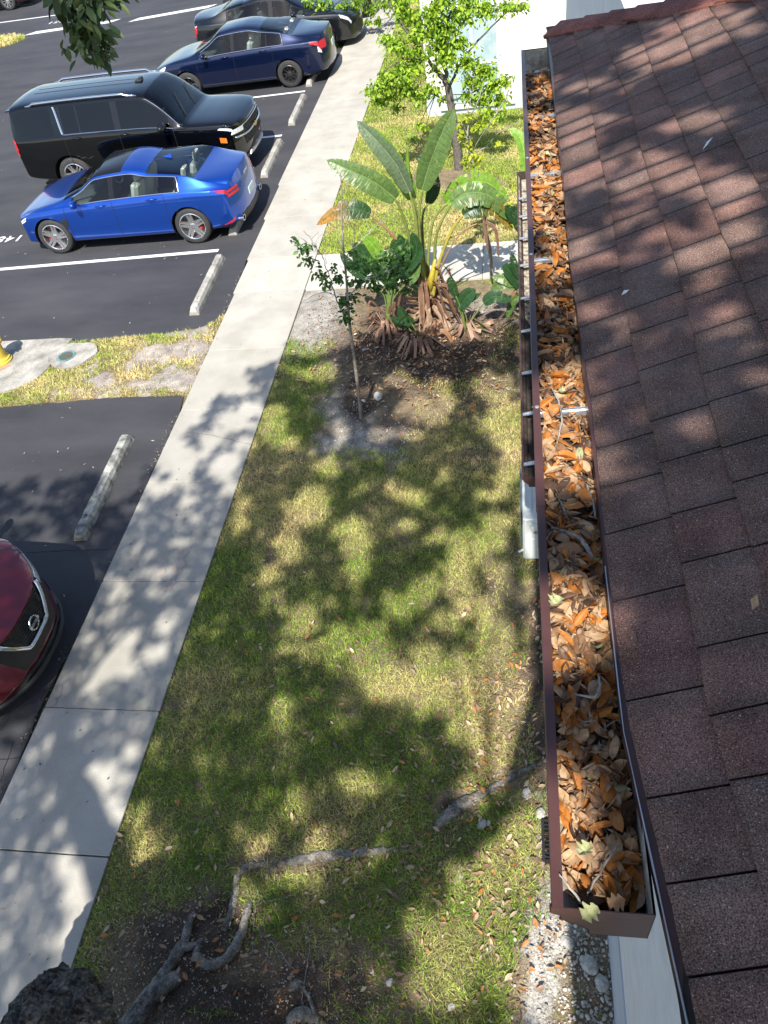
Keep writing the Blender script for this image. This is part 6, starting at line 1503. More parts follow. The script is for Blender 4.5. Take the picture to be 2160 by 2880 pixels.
# stalks: from the fan base to each blade; blades follow the stalk's end
SG = (.17, .20, .05); SYL = (.36, .30, .05); SBR = (.30, .17, .09)
fan = [  # stalk points, blade points, half width, colour, colour2, tears, radii, stalk colour, facing
 ([(925, 640, 0), (912, 560, 0), (905, 480, 0), (912, 410, 0)], [(912, 410, 0), (930, 350, .02), (958, 280, .05), (982, 234, .1)], .20, 'green', None, (.30,), SG, (.25, -1, .35)),
 ([(918, 640, 0), (905, 560, -.05), (898, 470, -.05), (885, 415, -.05)], [(885, 415, -.05), (855, 355, -.05), (810, 300, 0), (770, 260, .1)], .17, 'grey', None, (.55, .32), SG, (-.45, -1, .55)),
 ([(922, 640, .05), (908, 560, .1), (900, 480, .15), (892, 430, .15)], [(892, 430, .15), (868, 370, .2), (825, 310, .25), (785, 268, .3)], .19, 'bright', None, (.2, .4, .5, .6, .72, .85), SG, (-.5, -.9, .5)),
 ([(915, 640, -.05), (895, 560, -.1), (875, 480, -.15), (855, 430, -.2)], [(855, 430, -.2), (810, 395, -.25), (760, 370, -.25), (705, 345, -.2)], .20, 'green', None, (.28, .62), SG, (-.3, -1, .7)),
 ([(912, 640, 0), (880, 560, -.1), (850, 510, -.15), (800, 463, -.2)], [(800, 463, -.2), (765, 450, -.22), (725, 458, -.25), (684, 485, -.25)], .15, 'dark', (.55, .24, .04), (.15, .3, .42, .58, .75), SBR, (-.1, -1, .8)),
 ([(932, 640, .0), (938, 560, .0), (945, 500, 0), (975, 440, .0)], [(975, 440, 0), (1010, 418, .05), (1060, 425, .1), (1112, 478, .15)], .20, 'green', None, (.1, .2, .3, .4, .5, .6, .7, .8, .9), SG, (.3, -1, .75)),
 ([(935, 640, -.05), (948, 570, -.05), (975, 500, -.05), (1000, 465, -.05)], [(1000, 465, -.05), (1030, 450, 0), (1075, 452, .1), (1108, 500, .15)], .14, 'dark', (.42, .26, .03), (.12, .25, .4, .5, .62, .75, .88), SYL, (.2, -1, .5)),
 ([(928, 640, .1), (925, 560, .2), (935, 480, .3), (965, 440, .35)], [(965, 440, .35), (1000, 400, .4), (1050, 395, .45), (1100, 430, .5)], .20, 'bright', None, (.1, .18, .27, .36, .45, .54, .63, .72, .81, .9), SG, (.4, -1, .6)),
 ([(922, 640, .05), (908, 540, .05), (900, 460, .05), (890, 420, .05)], [(890, 420, .05), (884, 380, .05), (882, 345, .06), (880, 318, .06)], .07, 'bright', None, (), SG, (-1, -.8, .1)),
 ([(925, 640, .1), (915, 540, .2), (912, 470, .2), (925, 440, .2)], [(925, 440, .2), (935, 400, .22), (915, 350, .24), (900, 340, .26)], .13, 'dark', None, (.3, .6), SG, (.5, -1, .2)),
]
lf = 0
for (S_, Bp, W_, c1, c2, te, sc_, nv) in fan:
    mb = MB(); stalk(mb, [rel(*p) for p in S_], .030, .014, sc_)
    st_o = mb.build('stalk', stalkm, palm, smooth=True, colors=True)
    mb = MB(); paddle(mb, [rel(*p) for p in Bp], W_ * .88, nv, PADC[c1], c2, te, seedd=lf); lf += 1
    mb.build('leaf_blade', padm, st_o, colors=True)
# yellow sheath of the fan, dead flower heads, dead hanging leaves
mb = MB(); mb.col = (.42, .33, .04); mb.tube([rel(928, 640), rel(932, 600, -.08), rel(940, 560, -.06)], [.05, .045, .02], 8); mb.col = (.30, .28, .06); mb.tube([rel(918, 640), rel(915, 600, -.07), rel(908, 560, -.06)], [.045, .04, .02], 8); mb.build('yellow_sheath', stalkm, palm, smooth=True, colors=True)
for (x, y) in ((885, 575), (970, 585), (895, 610)):
    mb = MB(); c = rel(x, y, -.12)
    for k in range(70):
        d = Vector((rnd.gauss(0, 1), rnd.gauss(0, 1), rnd.gauss(.1, 1))).normalized(); L = rnd.uniform(.07, .16); sdv = d.cross(Vector((.3, .5, .8))).normalized() * .006; mb.col = rnd.choice([(.16, .07, .035), (.28, .14, .07), (.10, .05, .03), (.24, .10, .05)])
        mb.add([c - sdv, c + sdv, c + d * L], [(0, 1, 2)])
    mb.build('dead_flower_head', M['oakleaf'], palm, colors=True)
def dead_leaf(par, P, W, rel_, c=None, s=0):
    W *= .62; mb = MB(); c = c or rnd.choice([(.24, .13, .08), (.32, .17, .10), (.18, .10, .06), (.36, .24, .15)])
    paddle(mb, [rel_(*p) for p in P], W, (rnd.uniform(-.5, .5), -1, .3), c, None, (), fold=.5, n=16, dead=.6, seedd=s); return mb.build('dead_leaf', M['oakleaf'], par, colors=True)
for i, (P, W_) in enumerate([([(930, 640, -.12), (900, 680, -.3), (870, 690, -.4)], .09), ([(935, 660, -.2), (960, 690, -.4), (975, 730, -.55), (985, 750, -.6)], .14), ([(928, 680, -.2), (945, 720, -.45), (960, 762, -.6)], .09), ([(940, 610, -.15), (985, 625, -.25), (1020, 650, -.3)], .05), ([(945, 640, -.1), (990, 665, -.2), (1010, 700, -.25)], .06), ([(925, 680, -.3), (915, 720, -.5), (920, 745, -.6)], .07), ([(960, 450 + 70, 0), (1000, 500, 0), (1040, 478, .05)], .02)]):
    dead_leaf(palm, P, W_, rel, s=i)
mb = MB()
for k in range(34):
    a = rnd.uniform(0, 6.28); z0 = rnd.uniform(.10, .75); L = rnd.uniform(.25, .65); mb.col = rnd.choice([(.17, .09, .055), (.24, .135, .08), (.10, .055, .035), (.30, .21, .14), (.15, .075, .04)])
    c0 = Vector((math.cos(a) * .08, math.sin(a) * .08, z0)); c1 = c0 + Vector((math.cos(a) * L * .45, math.sin(a) * L * .45, .10)); c2 = c0 + Vector((math.cos(a) * L * .8, math.sin(a) * L * .8, -z0 * .55)); c3 = c0 + Vector((math.cos(a) * L * .9, math.sin(a) * L * .9, -z0 * .95 + .03))
    Q = smooth_path([c0, c1, c2, c3], 4); sdv = Vector((-math.sin(a), math.cos(a), 0)); w0 = rnd.uniform(.010, .035); vs = []
    for i, q in enumerate(Q): wv = w0 * math.sin(math.pi * (i + .6) / (len(Q) + .2)) * rnd.uniform(.7, 1.2); vs += [q - sdv * wv, q + Vector((0, 0, -.4 * wv)), q + sdv * wv]
    mb.add(vs, [f for i in range(len(Q) - 1) for f in ((3 * i, 3 * i + 1, 3 * i + 4, 3 * i + 3), (3 * i + 1, 3 * i + 2, 3 * i + 5, 3 * i + 4))])
mb.build('dead_frond_skirt', M['oakleaf'], palm, colors=True)
mb = MB(); stalk(mb, [rel(945, 620, 0), rel(960, 560, 0), rel(1000, 500, 0), rel(1045, 478, .05)], .012, .008, SBR); b_ = mb.build('stalk', stalkm, palm, colors=True)
for i, P in enumerate([[(1045, 478, .05), (1050, 510, .0), (1055, 545, -.02)], [(1045, 478, .05), (1070, 495, .0), (1078, 560, -.02)], [(1045, 478, .05), (1052, 450, .05), (1050, 425, .05)]]): dead_leaf(b_, P, .055, rel, (.20, .11, .075), i + 20)

# smaller clumps around it
def clump(name, base, label, leaves, dead=(), dn=0, seed=0):
    o = Vector(base); root = tag(empty(name, tuple(o)), label, 'plant'); rl = lambda x, y, dY=0: Vector(A(x, y, o.y + dY)) - o
    for i, (S_, Bp, W_, c1) in enumerate(leaves):
        mb = MB(); stalk(mb, [Vector((0, 0, 0))] + [rl(*p) for p in S_], .014, .007, (.13, .19, .05)); so = mb.build('stalk', stalkm, root, smooth=True, colors=True)
        mb = MB(); paddle(mb, [rl(*p) for p in Bp], W_, (rnd.uniform(-.4, .4), -1, rnd.uniform(.4, .9)), PADC[c1], None, (rnd.random(),), n=18, seedd=i + seed); mb.build('leaf_blade', padm, so, colors=True)
    for i, (P, W_) in enumerate(dead): dead_leaf(root, P, W_, rl, s=i + seed + 5)
    mb = MB()
    for k in range(dn):
        a = rnd.uniform(0, 6.28); L = rnd.uniform(.15, .45); mb.col = rnd.choice([(.26, .15, .10), (.18, .10, .07), (.36, .24, .16), (.10, .06, .04)])
        p1 = Vector((math.cos(a) * L * .5, math.sin(a) * L * .5, rnd.uniform(.05, .28))); p2 = Vector((math.cos(a) * L, math.sin(a) * L, rnd.uniform(.0, .10))); mb.tube([(0, 0, .05), p1, p2], [.006, .006, .002], 4)
        sdv = Vector((-math.sin(a), math.cos(a), 0)) * rnd.uniform(.01, .035); mb.add([p1 - sdv, p1 + sdv, p2 + sdv * .6 + Vector((0, 0, rnd.uniform(0, .05))), p2 - sdv], [(0, 1, 2, 3)])
    if dn: mb.build('dead_thatch', M['oakleaf'], root, colors=True)
    return root
bL = atz(835, 715)
clump('bird_of_paradise', tuple(bL), 'smaller leafy clump left of the giant plant with dark paddles and grey brown dead leaves',
      [([(840, 660), (850, 620)], [(850, 620), (825, 580), (790, 540)], .13, 'dark'), ([(838, 650), (835, 600)], [(835, 600), (800, 555), (760, 525)], .12, 'dark'), ([(845, 640), (860, 600)], [(860, 600), (860, 550), (850, 515)], .13, 'dark'), ([(835, 640), (800, 590)], [(800, 590), (775, 560), (770, 525)], .10, 'dark'), ([(840, 620), (830, 570)], [(830, 570), (805, 530), (782, 508)], .10, 'bright'), ([(845, 630), (870, 590)], [(870, 590), (900, 545), (890, 500)], .12, 'dark'), ([(830, 640), (790, 600)], [(790, 600), (760, 575), (735, 545)], .09, 'dark'), ([(842, 640), (855, 600)], [(855, 600), (840, 575), (822, 545)], .10, 'grey'), ([(848, 650), (880, 610)], [(880, 610), (895, 590), (905, 560)], .10, 'green'), ([(850, 640), (865, 580)], [(865, 580), (875, 540), (862, 505)], .12, 'dark')],
      [([(835, 690), (815, 720, -.2), (810, 745, -.3)], .07), ([(838, 680), (850, 650, -.1), (848, 690, -.2)], .06), ([(840, 700), (860, 730, -.3), (850, 755, -.35)], .07), ([(840, 690), (800, 650, -.1), (795, 690, -.15)], .04), ([(845, 700), (880, 745, -.3), (870, 770, -.3)], .06)], 30, 40)
bC = atz(905, 745)
clump('bird_of_paradise', tuple(bC), 'low young clump with two glossy dark leaves in front of the giant plant',
      [([(900, 720), (890, 700)], [(890, 700), (875, 685), (862, 660)], .10, 'dark'), ([(895, 725), (880, 705)], [(880, 705), (860, 695), (845, 685)], .07, 'dark'), ([(900, 735), (885, 728)], [(885, 728), (878, 740), (870, 752)], .05, 'dark')],
      [([(915, 735), (940, 700), (955, 690)], .09), ([(920, 730), (960, 715), (985, 760)], .08), ([(910, 730), (930, 690), (915, 660)], .06)], 44, 60)
bR = atz(1005, 722)
clump('bird_of_paradise', tuple(bR), 'clump with long stalks and glossy leaves between the giant plant and the gutters',
      [([(1000, 690), (990, 665)], [(990, 665), (1010, 640), (1028, 625)], .12, 'dark'), ([(1020, 690), (1045, 655)], [(1045, 655), (1070, 640), (1105, 648)], .10, 'dark'), ([(1000, 680), (985, 640)], [(985, 640), (975, 610), (970, 598)], .07, 'dark'), ([(1015, 705), (1040, 695)], [(1040, 695), (1045, 725), (1040, 755)], .06, 'green'), ([(1010, 700), (1000, 660)], [(1000, 660), (1010, 650), (1040, 632)], .06, 'dark')],
      [([(1010, 715), (1040, 700), (1060, 705)], .06), ([(1005, 715), (1000, 740, -.1), (990, 750, -.1)], .05)], 40, 80)
bW = atz(1135, 700)
clump('bird_of_paradise', tuple(bW), 'paddle leaved clump peeking out beside the lower gutter',
      [([(1130, 660), (1125, 620)], [(1125, 620), (1105, 590), (1085, 572)], .11, 'dark'), ([(1128, 650), (1118, 615)], [(1118, 615), (1095, 602), (1062, 598)], .09, 'green'), ([(1130, 640), (1122, 600)], [(1122, 600), (1110, 570), (1105, 545)], .07, 'dark'), ([(1130, 660), (1120, 640)], [(1120, 640), (1105, 655), (1095, 690)], .07, 'green'), ([(1125, 650), (1115, 620)], [(1115, 620), (1085, 612), (1060, 628)], .08, 'green'), ([(1130, 600, .5), (1135, 500, .6)], [(1135, 500, .6), (1120, 470, .5), (1090, 445, .4)], .12, 'dark'), ([(1135, 600, 1.5), (1140, 400, 2.0)], [(1140, 400, 2.0), (1128, 310, 2.2), (1100, 275, 2.3)], .10, 'bright')],
      [([(1115, 620), (1108, 640), (1098, 665)], .05)], 10, 95)

# ------------------------------------------------------------------ the live oak: trunk at the bottom left, roots, crown overhead
OB = Vector((-2.62, 0.05, 0))
oak = tag(empty('oak_tree', tuple(OB)), 'big live oak with rough dark trunk and surface roots at the bottom left corner', 'tree')
bm = bmesh.new()
def lump(P, rads, n=22):
    mb = MB(); Q = smooth_path(P, 7); m_ = len(Q); rr = [np.interp(i / (m_ - 1), np.linspace(0, 1, len(rads)), rads) for i in range(m_)]; mb.tube(Q, rr, n); return mb
tk = MB()
for P, rads in [([(0.25, .0, -.3), (.10, .02, .25), (-.05, .0, .8), (-.22, -.08, 1.5), (-.32, -.5, 2.4), (-.36, -1.2, 3.4), (-.2, -2.8, 5.2), (.1, -4.5, 7.2)], (.80, .56, .46, .44, .40, .36, .30, .24)),
                ([(-.05, .1, .9), (.02, .42, 1.3), (.03, .66, 1.5), (.02, .72, 1.60)], (.36, .34, .27, .14)),
                ([(-.3, .0, 1.2), (-.60, .34, 1.35), (-.66, .54, 1.42)], (.36, .30, .20)),
                ([(-.1, .0, 1.1), (.20, .26, 1.12), (.42, .34, .85), (.58, .38, .62)], (.36, .32, .30, .28)),
                ([(.2, .05, .3), (.55, .30, .45), (.75, .42, .5)], (.4, .3, .15)),
                ([(.1, -4.5, 7.2), (.9, -5.2, 8.4), (2.2, -5.2, 9.6)], (.22, .16, .08)),
                ([(.1, -4.5, 7.2), (-.9, -5.0, 8.6), (-2.0, -4.6, 9.8)], (.22, .16, .08))]:
    q = lump(P, rads); tk.add(q.v, q.f)
me_o = tk.build('trunk', M['bark'], oak, smooth=True)
rm = me_o.modifiers.new('r', 'REMESH'); rm.mode = 'VOXEL'; rm.voxel_size = .028
dg_ = bpy.context.evaluated_depsgraph_get(); nm_ = bpy.data.meshes.new_from_object(me_o.evaluated_get(dg_)); me_o.modifiers.remove(rm); me_o.data = nm_
nv = len(nm_.vertices); co = np.empty(nv * 3); nm_.vertices.foreach_get('co', co); co = co.reshape(-1, 3); no = np.empty(nv * 3); nm_.vertices.foreach_get('normal', no); no = no.reshape(-1, 3)
ang = np.arctan2(co[:, 1], co[:, 0]); rg = fnoise(ang * 6 + 40, co[:, 2] * 1.8 + 40, 13, 1.6, 3); rg2 = fnoise(co[:, 0] * 14 + co[:, 1] * 9 + 60, co[:, 2] * 8 + 60, 15, 1, 3)
co += no * ((.5 - np.abs(rg - .5) * 4).clip(-.5, .5) * .085 + (rg2 - .5) * .045)[:, None]
nm_.vertices.foreach_set('co', co.ravel()); nm_.polygons.foreach_set('use_smooth', np.ones(len(nm_.polygons), bool)); nm_.update()
if not nm_.materials: nm_.materials.append(M['bark'])
def root_(P, r, z=.05, par=oak):
    mb = MB(); pts = []
    for i, (x, y) in enumerate(P): g = atz(x, y, z); pts.append(Vector((g.x, g.y, z * (1 if i < len(P) - 1 else -.3) + .004)) - OB)
    Q = smooth_path(pts, 7); m_ = len(Q); mb.tube([q + Vector((rnd.uniform(-.005, .005), rnd.uniform(-.005, .005), rnd.uniform(-.006, .004))) for q in Q], [np.interp(i / (m_ - 1), np.linspace(0, 1, len(r)), r) * rnd.uniform(.9, 1.1) for i in range(m_)], 12)
    return mb.build('root', M['root'], par, smooth=True)
root_([(250, 2260), (300, 2190), (340, 2130), (365, 2090), (395, 2040), (410, 1990), (422, 1960)], (.10, .075, .06, .045, .035, .028, .015))
root_([(372, 2085), (385, 2050), (420, 2042), (440, 2020)], (.035, .034, .028, .012))
root_([(330, 2150), (370, 2120), (410, 2100)], (.07, .06, .02))
root_([(430, 2045), (425, 2065), (450, 2085), (490, 2070), (520, 2020), (535, 1970), (540, 1930)], (.02, .035, .038, .038, .036, .030, .02))
root_([(485, 2010), (500, 1970), (510, 1930), (515, 1890), (545, 1870), (600, 1862)], (.025, .032, .036, .03, .03, .02), .02)
root_([(590, 1872), (660, 1856), (740, 1846), (840, 1838), (900, 1840)], (.02, .045, .045, .03, .01), .005)
root_([(940, 1790), (965, 1765), (1010, 1732), (1060, 1705), (1120, 1672), (1180, 1640)], (.015, .055, .055, .032, .028, .02), .006)
root_([(640, 2120), (665, 2150), (680, 2190), (690, 2230)], (.008, .012, .014, .016))
root_([(620, 2210), (650, 2190), (690, 2200)], (.03, .05, .03))
rt = MB()   # fine pale runners and rootlets on the soil
for P in [[(585, 1890), (600, 1935), (612, 1960), (606, 2020), (605, 2060)], [(662, 1985), (668, 2060), (655, 2130), (655, 2180)], [(545, 1905), (560, 1930), (575, 1950)], [(530, 1975), (560, 2010), (600, 2050), (640, 2100)], [(540, 1960), (600, 1940), (640, 1935)], [(580, 2030), (575, 2080)]]:
    P = [(p[0] - (60 if P[0][0] == 585 else 0) * 1.0 + (0), p[1]) for p in P]
    pts = [Vector(atz(x, y, .03)) - OB for x, y in P]; rt.tube([q + Vector((rnd.uniform(-.008, .008), rnd.uniform(-.008, .008), rnd.uniform(-.004, .006))) for q in smooth_path(pts, 6)], .0042, 5)
rt.build('rootlets', M['twig'], oak)

# crown: every leaf stands 1.5 to 4.5 m above the roof ridge; unseen leaves, placed so the mapped shade and sun patches fall
SUNG = []     # sun patches on the ground, sketch coordinates
def T1(L_): 
    for (X, Y, a, b) in L_: SUNG.append((153.6 + .648 * X, 691 + .648 * Y, .648 * a, .648 * b))
def T2(L_):
    for (X, Y, a, b) in L_: SUNG.append((153.6 + 1.129 * X, 1382 + 1.129 * Y, 1.129 * a, 1.129 * b))
T1([(540, 215, 70, 40), (560, 340, 55, 35), (610, 300, 35, 30), (380, 480, 60, 60), (500, 490, 55, 50), (390, 590, 22, 36), (320, 440, 70, 50), (585, 415, 40, 24), (300, 560, 50, 28), (530, 545, 32, 42), (480, 400, 40, 25), (830, 175, 50, 22), (760, 170, 30, 15), (680, 350, 45, 50), (715, 400, 35, 30), (860, 490, 40, 30), (1100, 200, 44, 22), (1165, 290, 60, 60), (1230, 255, 45, 50), (1410, 220, 62, 42), (1430, 345, 60, 60), (1460, 420, 40, 50), (1245, 520, 28, 22), (1140, 590, 42, 28), (1070, 560, 20, 20), (1450, 520, 40, 30), (1410, 580, 60, 22), (790, 640, 62, 48), (825, 600, 32, 42), (735, 760, 42, 52), (935, 720, 60, 48), (955, 800, 32, 60), (1240, 720, 32, 26), (1430, 670, 50, 40), (1340, 760, 80, 48), (1130, 680, 40, 18), (760, 1000, 55, 50), (870, 940, 26, 22), (668, 850, 36, 26), (690, 920, 30, 26), (570, 650, 26, 50), (940, 1080, 75, 65), (1020, 1040, 60, 40), (1100, 950, 48, 40), (1180, 885, 50, 30), (1280, 850, 52, 48), (1350, 955, 70, 56), (1420, 880, 42, 76), (1400, 1080, 76, 70), (1180, 1120, 50, 44), (1300, 1150, 60, 48), (1060, 1150, 58, 36), (1250, 1000, 40, 36),
    (290, 840, 38, 22), (180, 890, 26, 32), (140, 970, 32, 42), (300, 905, 42, 22), (70, 1050, 32, 36), (200, 1050, 52, 30), (290, 1100, 50, 38), (125, 1130, 55, 30), (330, 1010, 32, 28), (380, 740, 36, 16), (450, 1030, 20, 20), (900, 380, 30, 40), (1080, 380, 70, 22), (1000, 240, 50, 12), (420, 660, 20, 20)])
T2([(430, 15, 35, 12), (560, 30, 60, 32), (620, 80, 56, 40), (720, 100, 76, 46), (800, 60, 60, 50), (850, 120, 50, 90), (780, 150, 56, 40), (830, 200, 60, 40), (410, 140, 20, 26), (430, 308, 20, 30), (480, 390, 30, 28), (372, 390, 25, 25), (130, 365, 26, 46), (150, 410, 30, 26), (90, 628, 60, 62), (60, 560, 30, 30), (430, 445, 55, 20), (335, 480, 28, 24), (370, 560, 55, 36), (550, 268, 30, 20), (850, 290, 80, 50), (830, 380, 76, 60), (800, 470, 88, 58), (760, 560, 86, 56), (720, 640, 76, 48), (850, 560, 60, 120), (655, 500, 28, 28), (690, 570, 40, 50), (600, 500, 28, 18), (540, 540, 26, 16), (470, 575, 26, 16), (100, 50, 30, 28), (55, 80, 30, 28), (122, 205, 13, 22), (60, 255, 58, 36), (40, 330, 38, 40), (85, 320, 20, 30), (20, 445, 38, 60), (50, 500, 38, 60), (10, 560, 30, 40), (15, 370, 40, 20), (410, 620, 40, 40), (520, 150, 14, 12), (330, 360, 14, 14), (590, 400, 20, 20), (250, 230, 10, 14)])
SUNG += [(770, 1120, 10, 18), (60, 1120, 70, 12), (290, 1100, 30, 12), (0, 1640, 30, 30), (20, 1580, 30, 10), (100, 1085, 30, 8)]
# limit of the shade: above these rows everything is in full sun
LIMX = [-300, 0, 60, 200, 260, 370, 440, 470, 540, 620, 700, 760, 860, 960, 1060, 1130, 1400]; LIMY = [1050, 1060, 1035, 1020, 1010, 975, 900, 870, 790, 752, 760, 735, 715, 735, 745, 700, 700]
SUNR = [(1250, 300, 60, 26), (1300, 250, 60, 22), (1230, 180, 40, 14), (1400, 120, 70, 22), (1330, 180, 60, 16), (1500, 100, 60, 20), (1600, 60, 60, 20), (1480, 60, 80, 18), (1560, 20, 60, 20), (1220, 235, 30, 14), (1270, 380, 50, 20), (1350, 330, 44, 18), (1360, 400, 60, 26), (1480, 270, 60, 20), (1540, 250, 70, 30), (1450, 340, 60, 24), (1560, 400, 80, 44), (1500, 370, 60, 24), (1260, 520, 50, 24), (1290, 550, 40, 20), (1400, 480, 60, 26), (1440, 510, 60, 16), (1520, 505, 80, 24), (1600, 480, 60, 36), (1480, 560, 70, 26), (1610, 540, 60, 24), (1330, 560, 30, 16), (1280, 640, 30, 14), (1390, 640, 36, 12), (1560, 600, 40, 14), (1280, 680, 50, 22), (1380, 740, 40, 18), (1530, 645, 60, 22), (1590, 690, 40, 26), (1440, 740, 36, 16), (1300, 740, 24, 16), (1560, 720, 60, 22), (1620, 800, 50, 36), (1270, 800, 30, 14), (1340, 860, 40, 14), (1400, 880, 40, 20), (1470, 900, 60, 26), (1430, 940, 50, 14), (1360, 960, 40, 20), (1330, 1040, 40, 18), (1310, 1000, 20, 20), (1350, 1085, 16, 10), (1370, 1375, 40, 34), (1390, 1440, 16, 20), (1400, 1480, 10, 14), (1345, 1350, 20, 20), (1540, 1660, 60, 40), (1610, 1620, 40, 40), (1600, 1850, 40, 34), (1440, 1880, 16, 30), (1455, 1950, 14, 50), (1640, 1560, 30, 30), (1380, 1300, 20, 12),
        # the gutter itself
        (1245, 1770, 70, 100), (1270, 1930, 70, 60), (1250, 1340, 60, 80), (1225, 960, 60, 80), (1190, 400, 40, 90),        (1165, 230, 20, 60), (1180, 330, 26, 50), (1185, 410, 26, 50), (1195, 590, 30, 40), (1200, 640, 26, 20), (1210, 790, 30, 45), (1225, 850, 35, 24), (1225, 950, 40, 60), (1220, 1010, 40, 30), (1240, 1320, 50, 60), (1230, 1390, 50, 50), (1280, 1410, 20, 50), (1235, 1640, 40, 50), (1260, 1700, 50, 40), (1230, 1800, 40, 60), (1270, 1860, 50, 60), (1240, 1940, 40, 40), (1300, 1830, 30, 40), (1200, 1750, 14, 60), (1195, 1850, 14, 60), (1310, 1960, 20, 20), (1260, 2020, 40, 20)]
def memb(E, Pxy, shrink=1.0):
    s = np.full(len(Pxy), -3.0)
    for (cx, cy, rx, ry) in E:
        q = ((Pxy[:, 0] - cx) / rx) ** 2 + ((Pxy[:, 1] - cy) / ry) ** 2
        s = np.maximum(s, 1 - q)
    return s
nC = 420000
cz = rng.uniform(8.8, 11.8, nC); gx = rng.uniform(-9.5, 4.2, nC); gy = rng.uniform(.5, 10.9, nC)
isroof = rng.random(nC) < .42
gx = np.where(isroof, rng.uniform(.035, 3.4, nC), np.where(gx > .03, rng.uniform(-7.2, .03, nC), gx)); gy = np.where(isroof, rng.uniform(-.3, 4.4, nC), gy)
tz = np.where(isroof, np.maximum(5.06, EZ + (gx - EX) * math.tan(TH)), 0.0)
Pxy = proj(np.stack([gx, gy, tz], 1))
mS = np.where(isroof, memb(SUNR, Pxy), memb(SUNG, Pxy) - .08 * (gx < -3.3))
wobn = fnoise(gx, gy, 101, 5.5, 3) - .5
lim = np.interp(Pxy[:, 0], LIMX, LIMY) + 60 * (fnoise(gx, gy, 102, 2.2, 3) - .5)
keep = (mS + wobn * np.where(isroof, 2.2, 1.5) + np.where(isroof, 0, 2.6) * (fnoise(gx, gy, 105, 6.5, 2) - .5) < np.where(isroof, np.where(gx < .24, -1.7, -1.05), np.where(gx > -3.3, -.62, -.30)))
keep &= isroof | (Pxy[:, 1] > lim)
keep &= isroof | (gx > -7.2)
# leave ground in the trunk's own shade and beyond the asphalt patches lighter
ga = (~isroof) & (gx < -4.7)
keep &= ~(ga & (fnoise(gx, gy, 103, 1.6, 3) > .62))
keep &= (rng.random(nC) < np.where(isroof, .34, np.where(gx < -3.35, .34, .42)))
cx_ = gx + SUN_D.x / SUN_D.z * (cz - tz); cy_ = gy + SUN_D.y / SUN_D.z * (cz - tz)
k = keep; pos = np.stack([cx_[k], cy_[k], cz[k]], 1) - np.array(OB)

foliage('crown', pos, .085, [(.035, .065, .018), (.05, .09, .025), (.03, .05, .015)], M['oakleaf'], oak, droop=.2, width=1.3)
# limbs carrying the crown
lm = MB()
for k in range(34):
    a = rnd.randrange(len(pos)); tip = Vector(pos[a]); st0 = min([Vector((2.2, -5.2, 9.6)), Vector((-2.0, -4.6, 9.8)), Vector((.1, -4.5, 7.2)), Vector((-.9, -5.0, 8.6))], key=lambda q: (q - tip).length)
    midp = st0.lerp(tip, .5) + Vector((rnd.uniform(-.3, .3), rnd.uniform(-.3, .3), .25)); 
    if (st0 - tip).length > .4: branch(lm, [st0, midp, tip], .028, .005, 6, .05, .02)
lm.build('limbs', M['bark'], oak, smooth=True)
# the low spray of leaves hanging into the top left of the view
mb = MB(); hp = []
def dist_pt(x, y, d):
    y -= 14; v = Vector(ray(x, y)).normalized(); return Vector((0, 0, CAMH)) + v * d
hb = [([(190, -60), (185, 0), (182, 40), (183, 75), (190, 100), (205, 118)], .006), ([(184, 30), (160, 60), (150, 68)], .0025), ([(183, 75), (210, 95), (228, 118)], .003), ([(188, 0), (150, 10), (130, 25)], .003), ([(188, 60), (200, 100), (195, 125)], .0025), ([(186, 90), (165, 100), (152, 115)], .0015), ([(235, -40), (240, -5), (245, 12)], .003), ([(120, -40), (125, 0), (128, 20)], .003)]
lv = []
for P, r0 in hb:
    pts = [dist_pt(x, y, 4.1 + .12 * math.sin(x * .3)) - OB for x, y in P]; Q = branch(mb, pts, r0, .0012, 5, .05, .002, 6)
    for q in Q[4 if P[0][1] < -30 else 1:]:
        for j in range(3 if r0 > .002 else 2): lv.append(tuple(q + Vector((rnd.gauss(0, .022), rnd.gauss(0, .022), rnd.gauss(0, .02)))))
for (x, y, n, s_) in [(185, 20, 60, .045), (210, 25, 50, .04), (165, 15, 40, .04), (135, 10, 26, .035), (205, 75, 40, .04), (190, 95, 26, .035), (215, 105, 20, .03), (145, 38, 12, .025), (225, 5, 24, .035), (240, 3, 8, .02), (200, 50, 34, .04), (180, 105, 10, .02), (275, 0, 5, .015), (150, 0, 30, .04), (225, 120, 8, .02)]:
    c = dist_pt(x, y, 4.1 + rnd.uniform(-.12, .12)) - OB
    for j in range(int(n * .38)): lv.append(tuple(c + Vector((rnd.gauss(0, s_ * .8), rnd.gauss(0, s_ * .8), rnd.gauss(0, s_ * .8)))))
mb.build('hanging_twigs', M['bark'], oak)
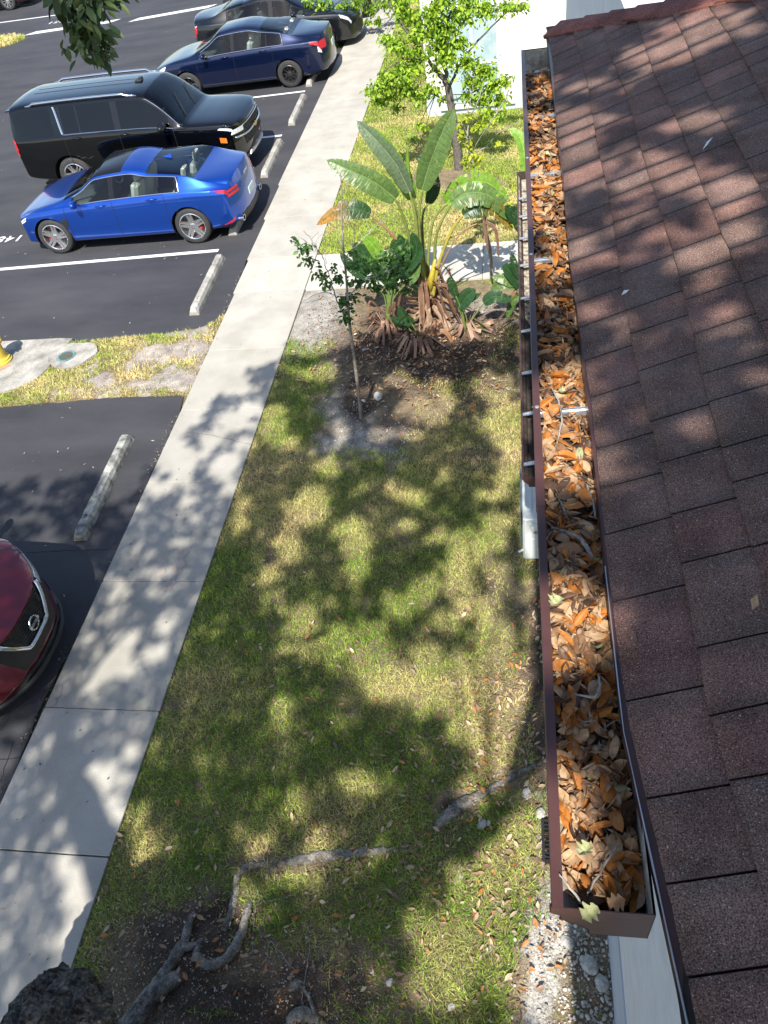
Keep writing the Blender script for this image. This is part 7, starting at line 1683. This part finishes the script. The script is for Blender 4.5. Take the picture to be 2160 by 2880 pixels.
foliage('hanging_leaves', lv, .060, [(.06, .10, .03), (.09, .14, .04), (.045, .075, .025), (.16, .21, .07)], M['oakleaf'], oak, droop=1.0, width=.85)

# a handful of loose rocks one can point at
rk = [(817, 858, .085, 'flat white limestone rock just right of the sapling foot'), (785, 866, .03, 'small white rock touching the foot of the sapling'), (1138, 1716, .05, 'round white rock near the wall beside the end of the long root'), (1041, 1782, .045, 'pinkish grey rock on the lawn left of the drain grate'), (1055, 1778, .028, 'small white rock beside the pinkish grey rock on the lawn'), (1273, 2085, .075, 'largest pale rock in the rubble below the gutter end'), (1300, 2125, .06, 'grey white rock close to the white wall in the rubble'), (1225, 2035, .055, 'tan rock at the top of the rubble under the gutter end cap'), (1168, 1758, .05, 'grey rock at the near side of the drain grate under the gutter'), (842, 2122, .03, 'white rock on dark soil right of the oak roots'), (975, 2205 - 30, .03, 'white pebble sized rock in the grass at the bottom of the lawn')]
for i, (x, y, s_, lab) in enumerate(rk):
    bmk = bmesh.new(); bmesh.ops.create_icosphere(bmk, subdivisions=3, radius=1)
    for v in bmk.verts:
        n_ = v.co.copy(); v.co *= 1 + .25 * (fnoise(np.array([n_.x * 1.5 + i * 3 + 9]), np.array([n_.y * 1.5 + n_.z + 9]), 5 + i, 1.3, 3)[0] - .5) * 2
    for v in bmk.verts: v.co.x *= s_; v.co.y *= s_ * .75; v.co.z *= s_ * .5
    me = bpy.data.meshes.new('rock'); bmk.to_mesh(me); bmk.free(); me.materials.append(surf_mat('rockm%d' % i, (.30, .28, .25), (.55, .53, .48), rough=.95, scale=25, bump=.006, bscale=60, fine=.25, fscale=120) if i in (3, 5, 6, 7, 8) else M['stone']); me.polygons.foreach_set('use_smooth', [True] * len(me.polygons))
    ca = me.color_attributes.new('col', 'FLOAT_COLOR', 'POINT'); ca.data.foreach_set('color', np.ones(len(me.vertices) * 4, np.float32))
    o = link_mesh('rock', me); p = atz(x, y, .02); o.location = (p.x, p.y, .02 + s_ * .2); o.rotation_euler = (rnd.uniform(-.2, .2), rnd.uniform(-.2, .2), rnd.uniform(0, 3)); tag(o, lab, 'rock')
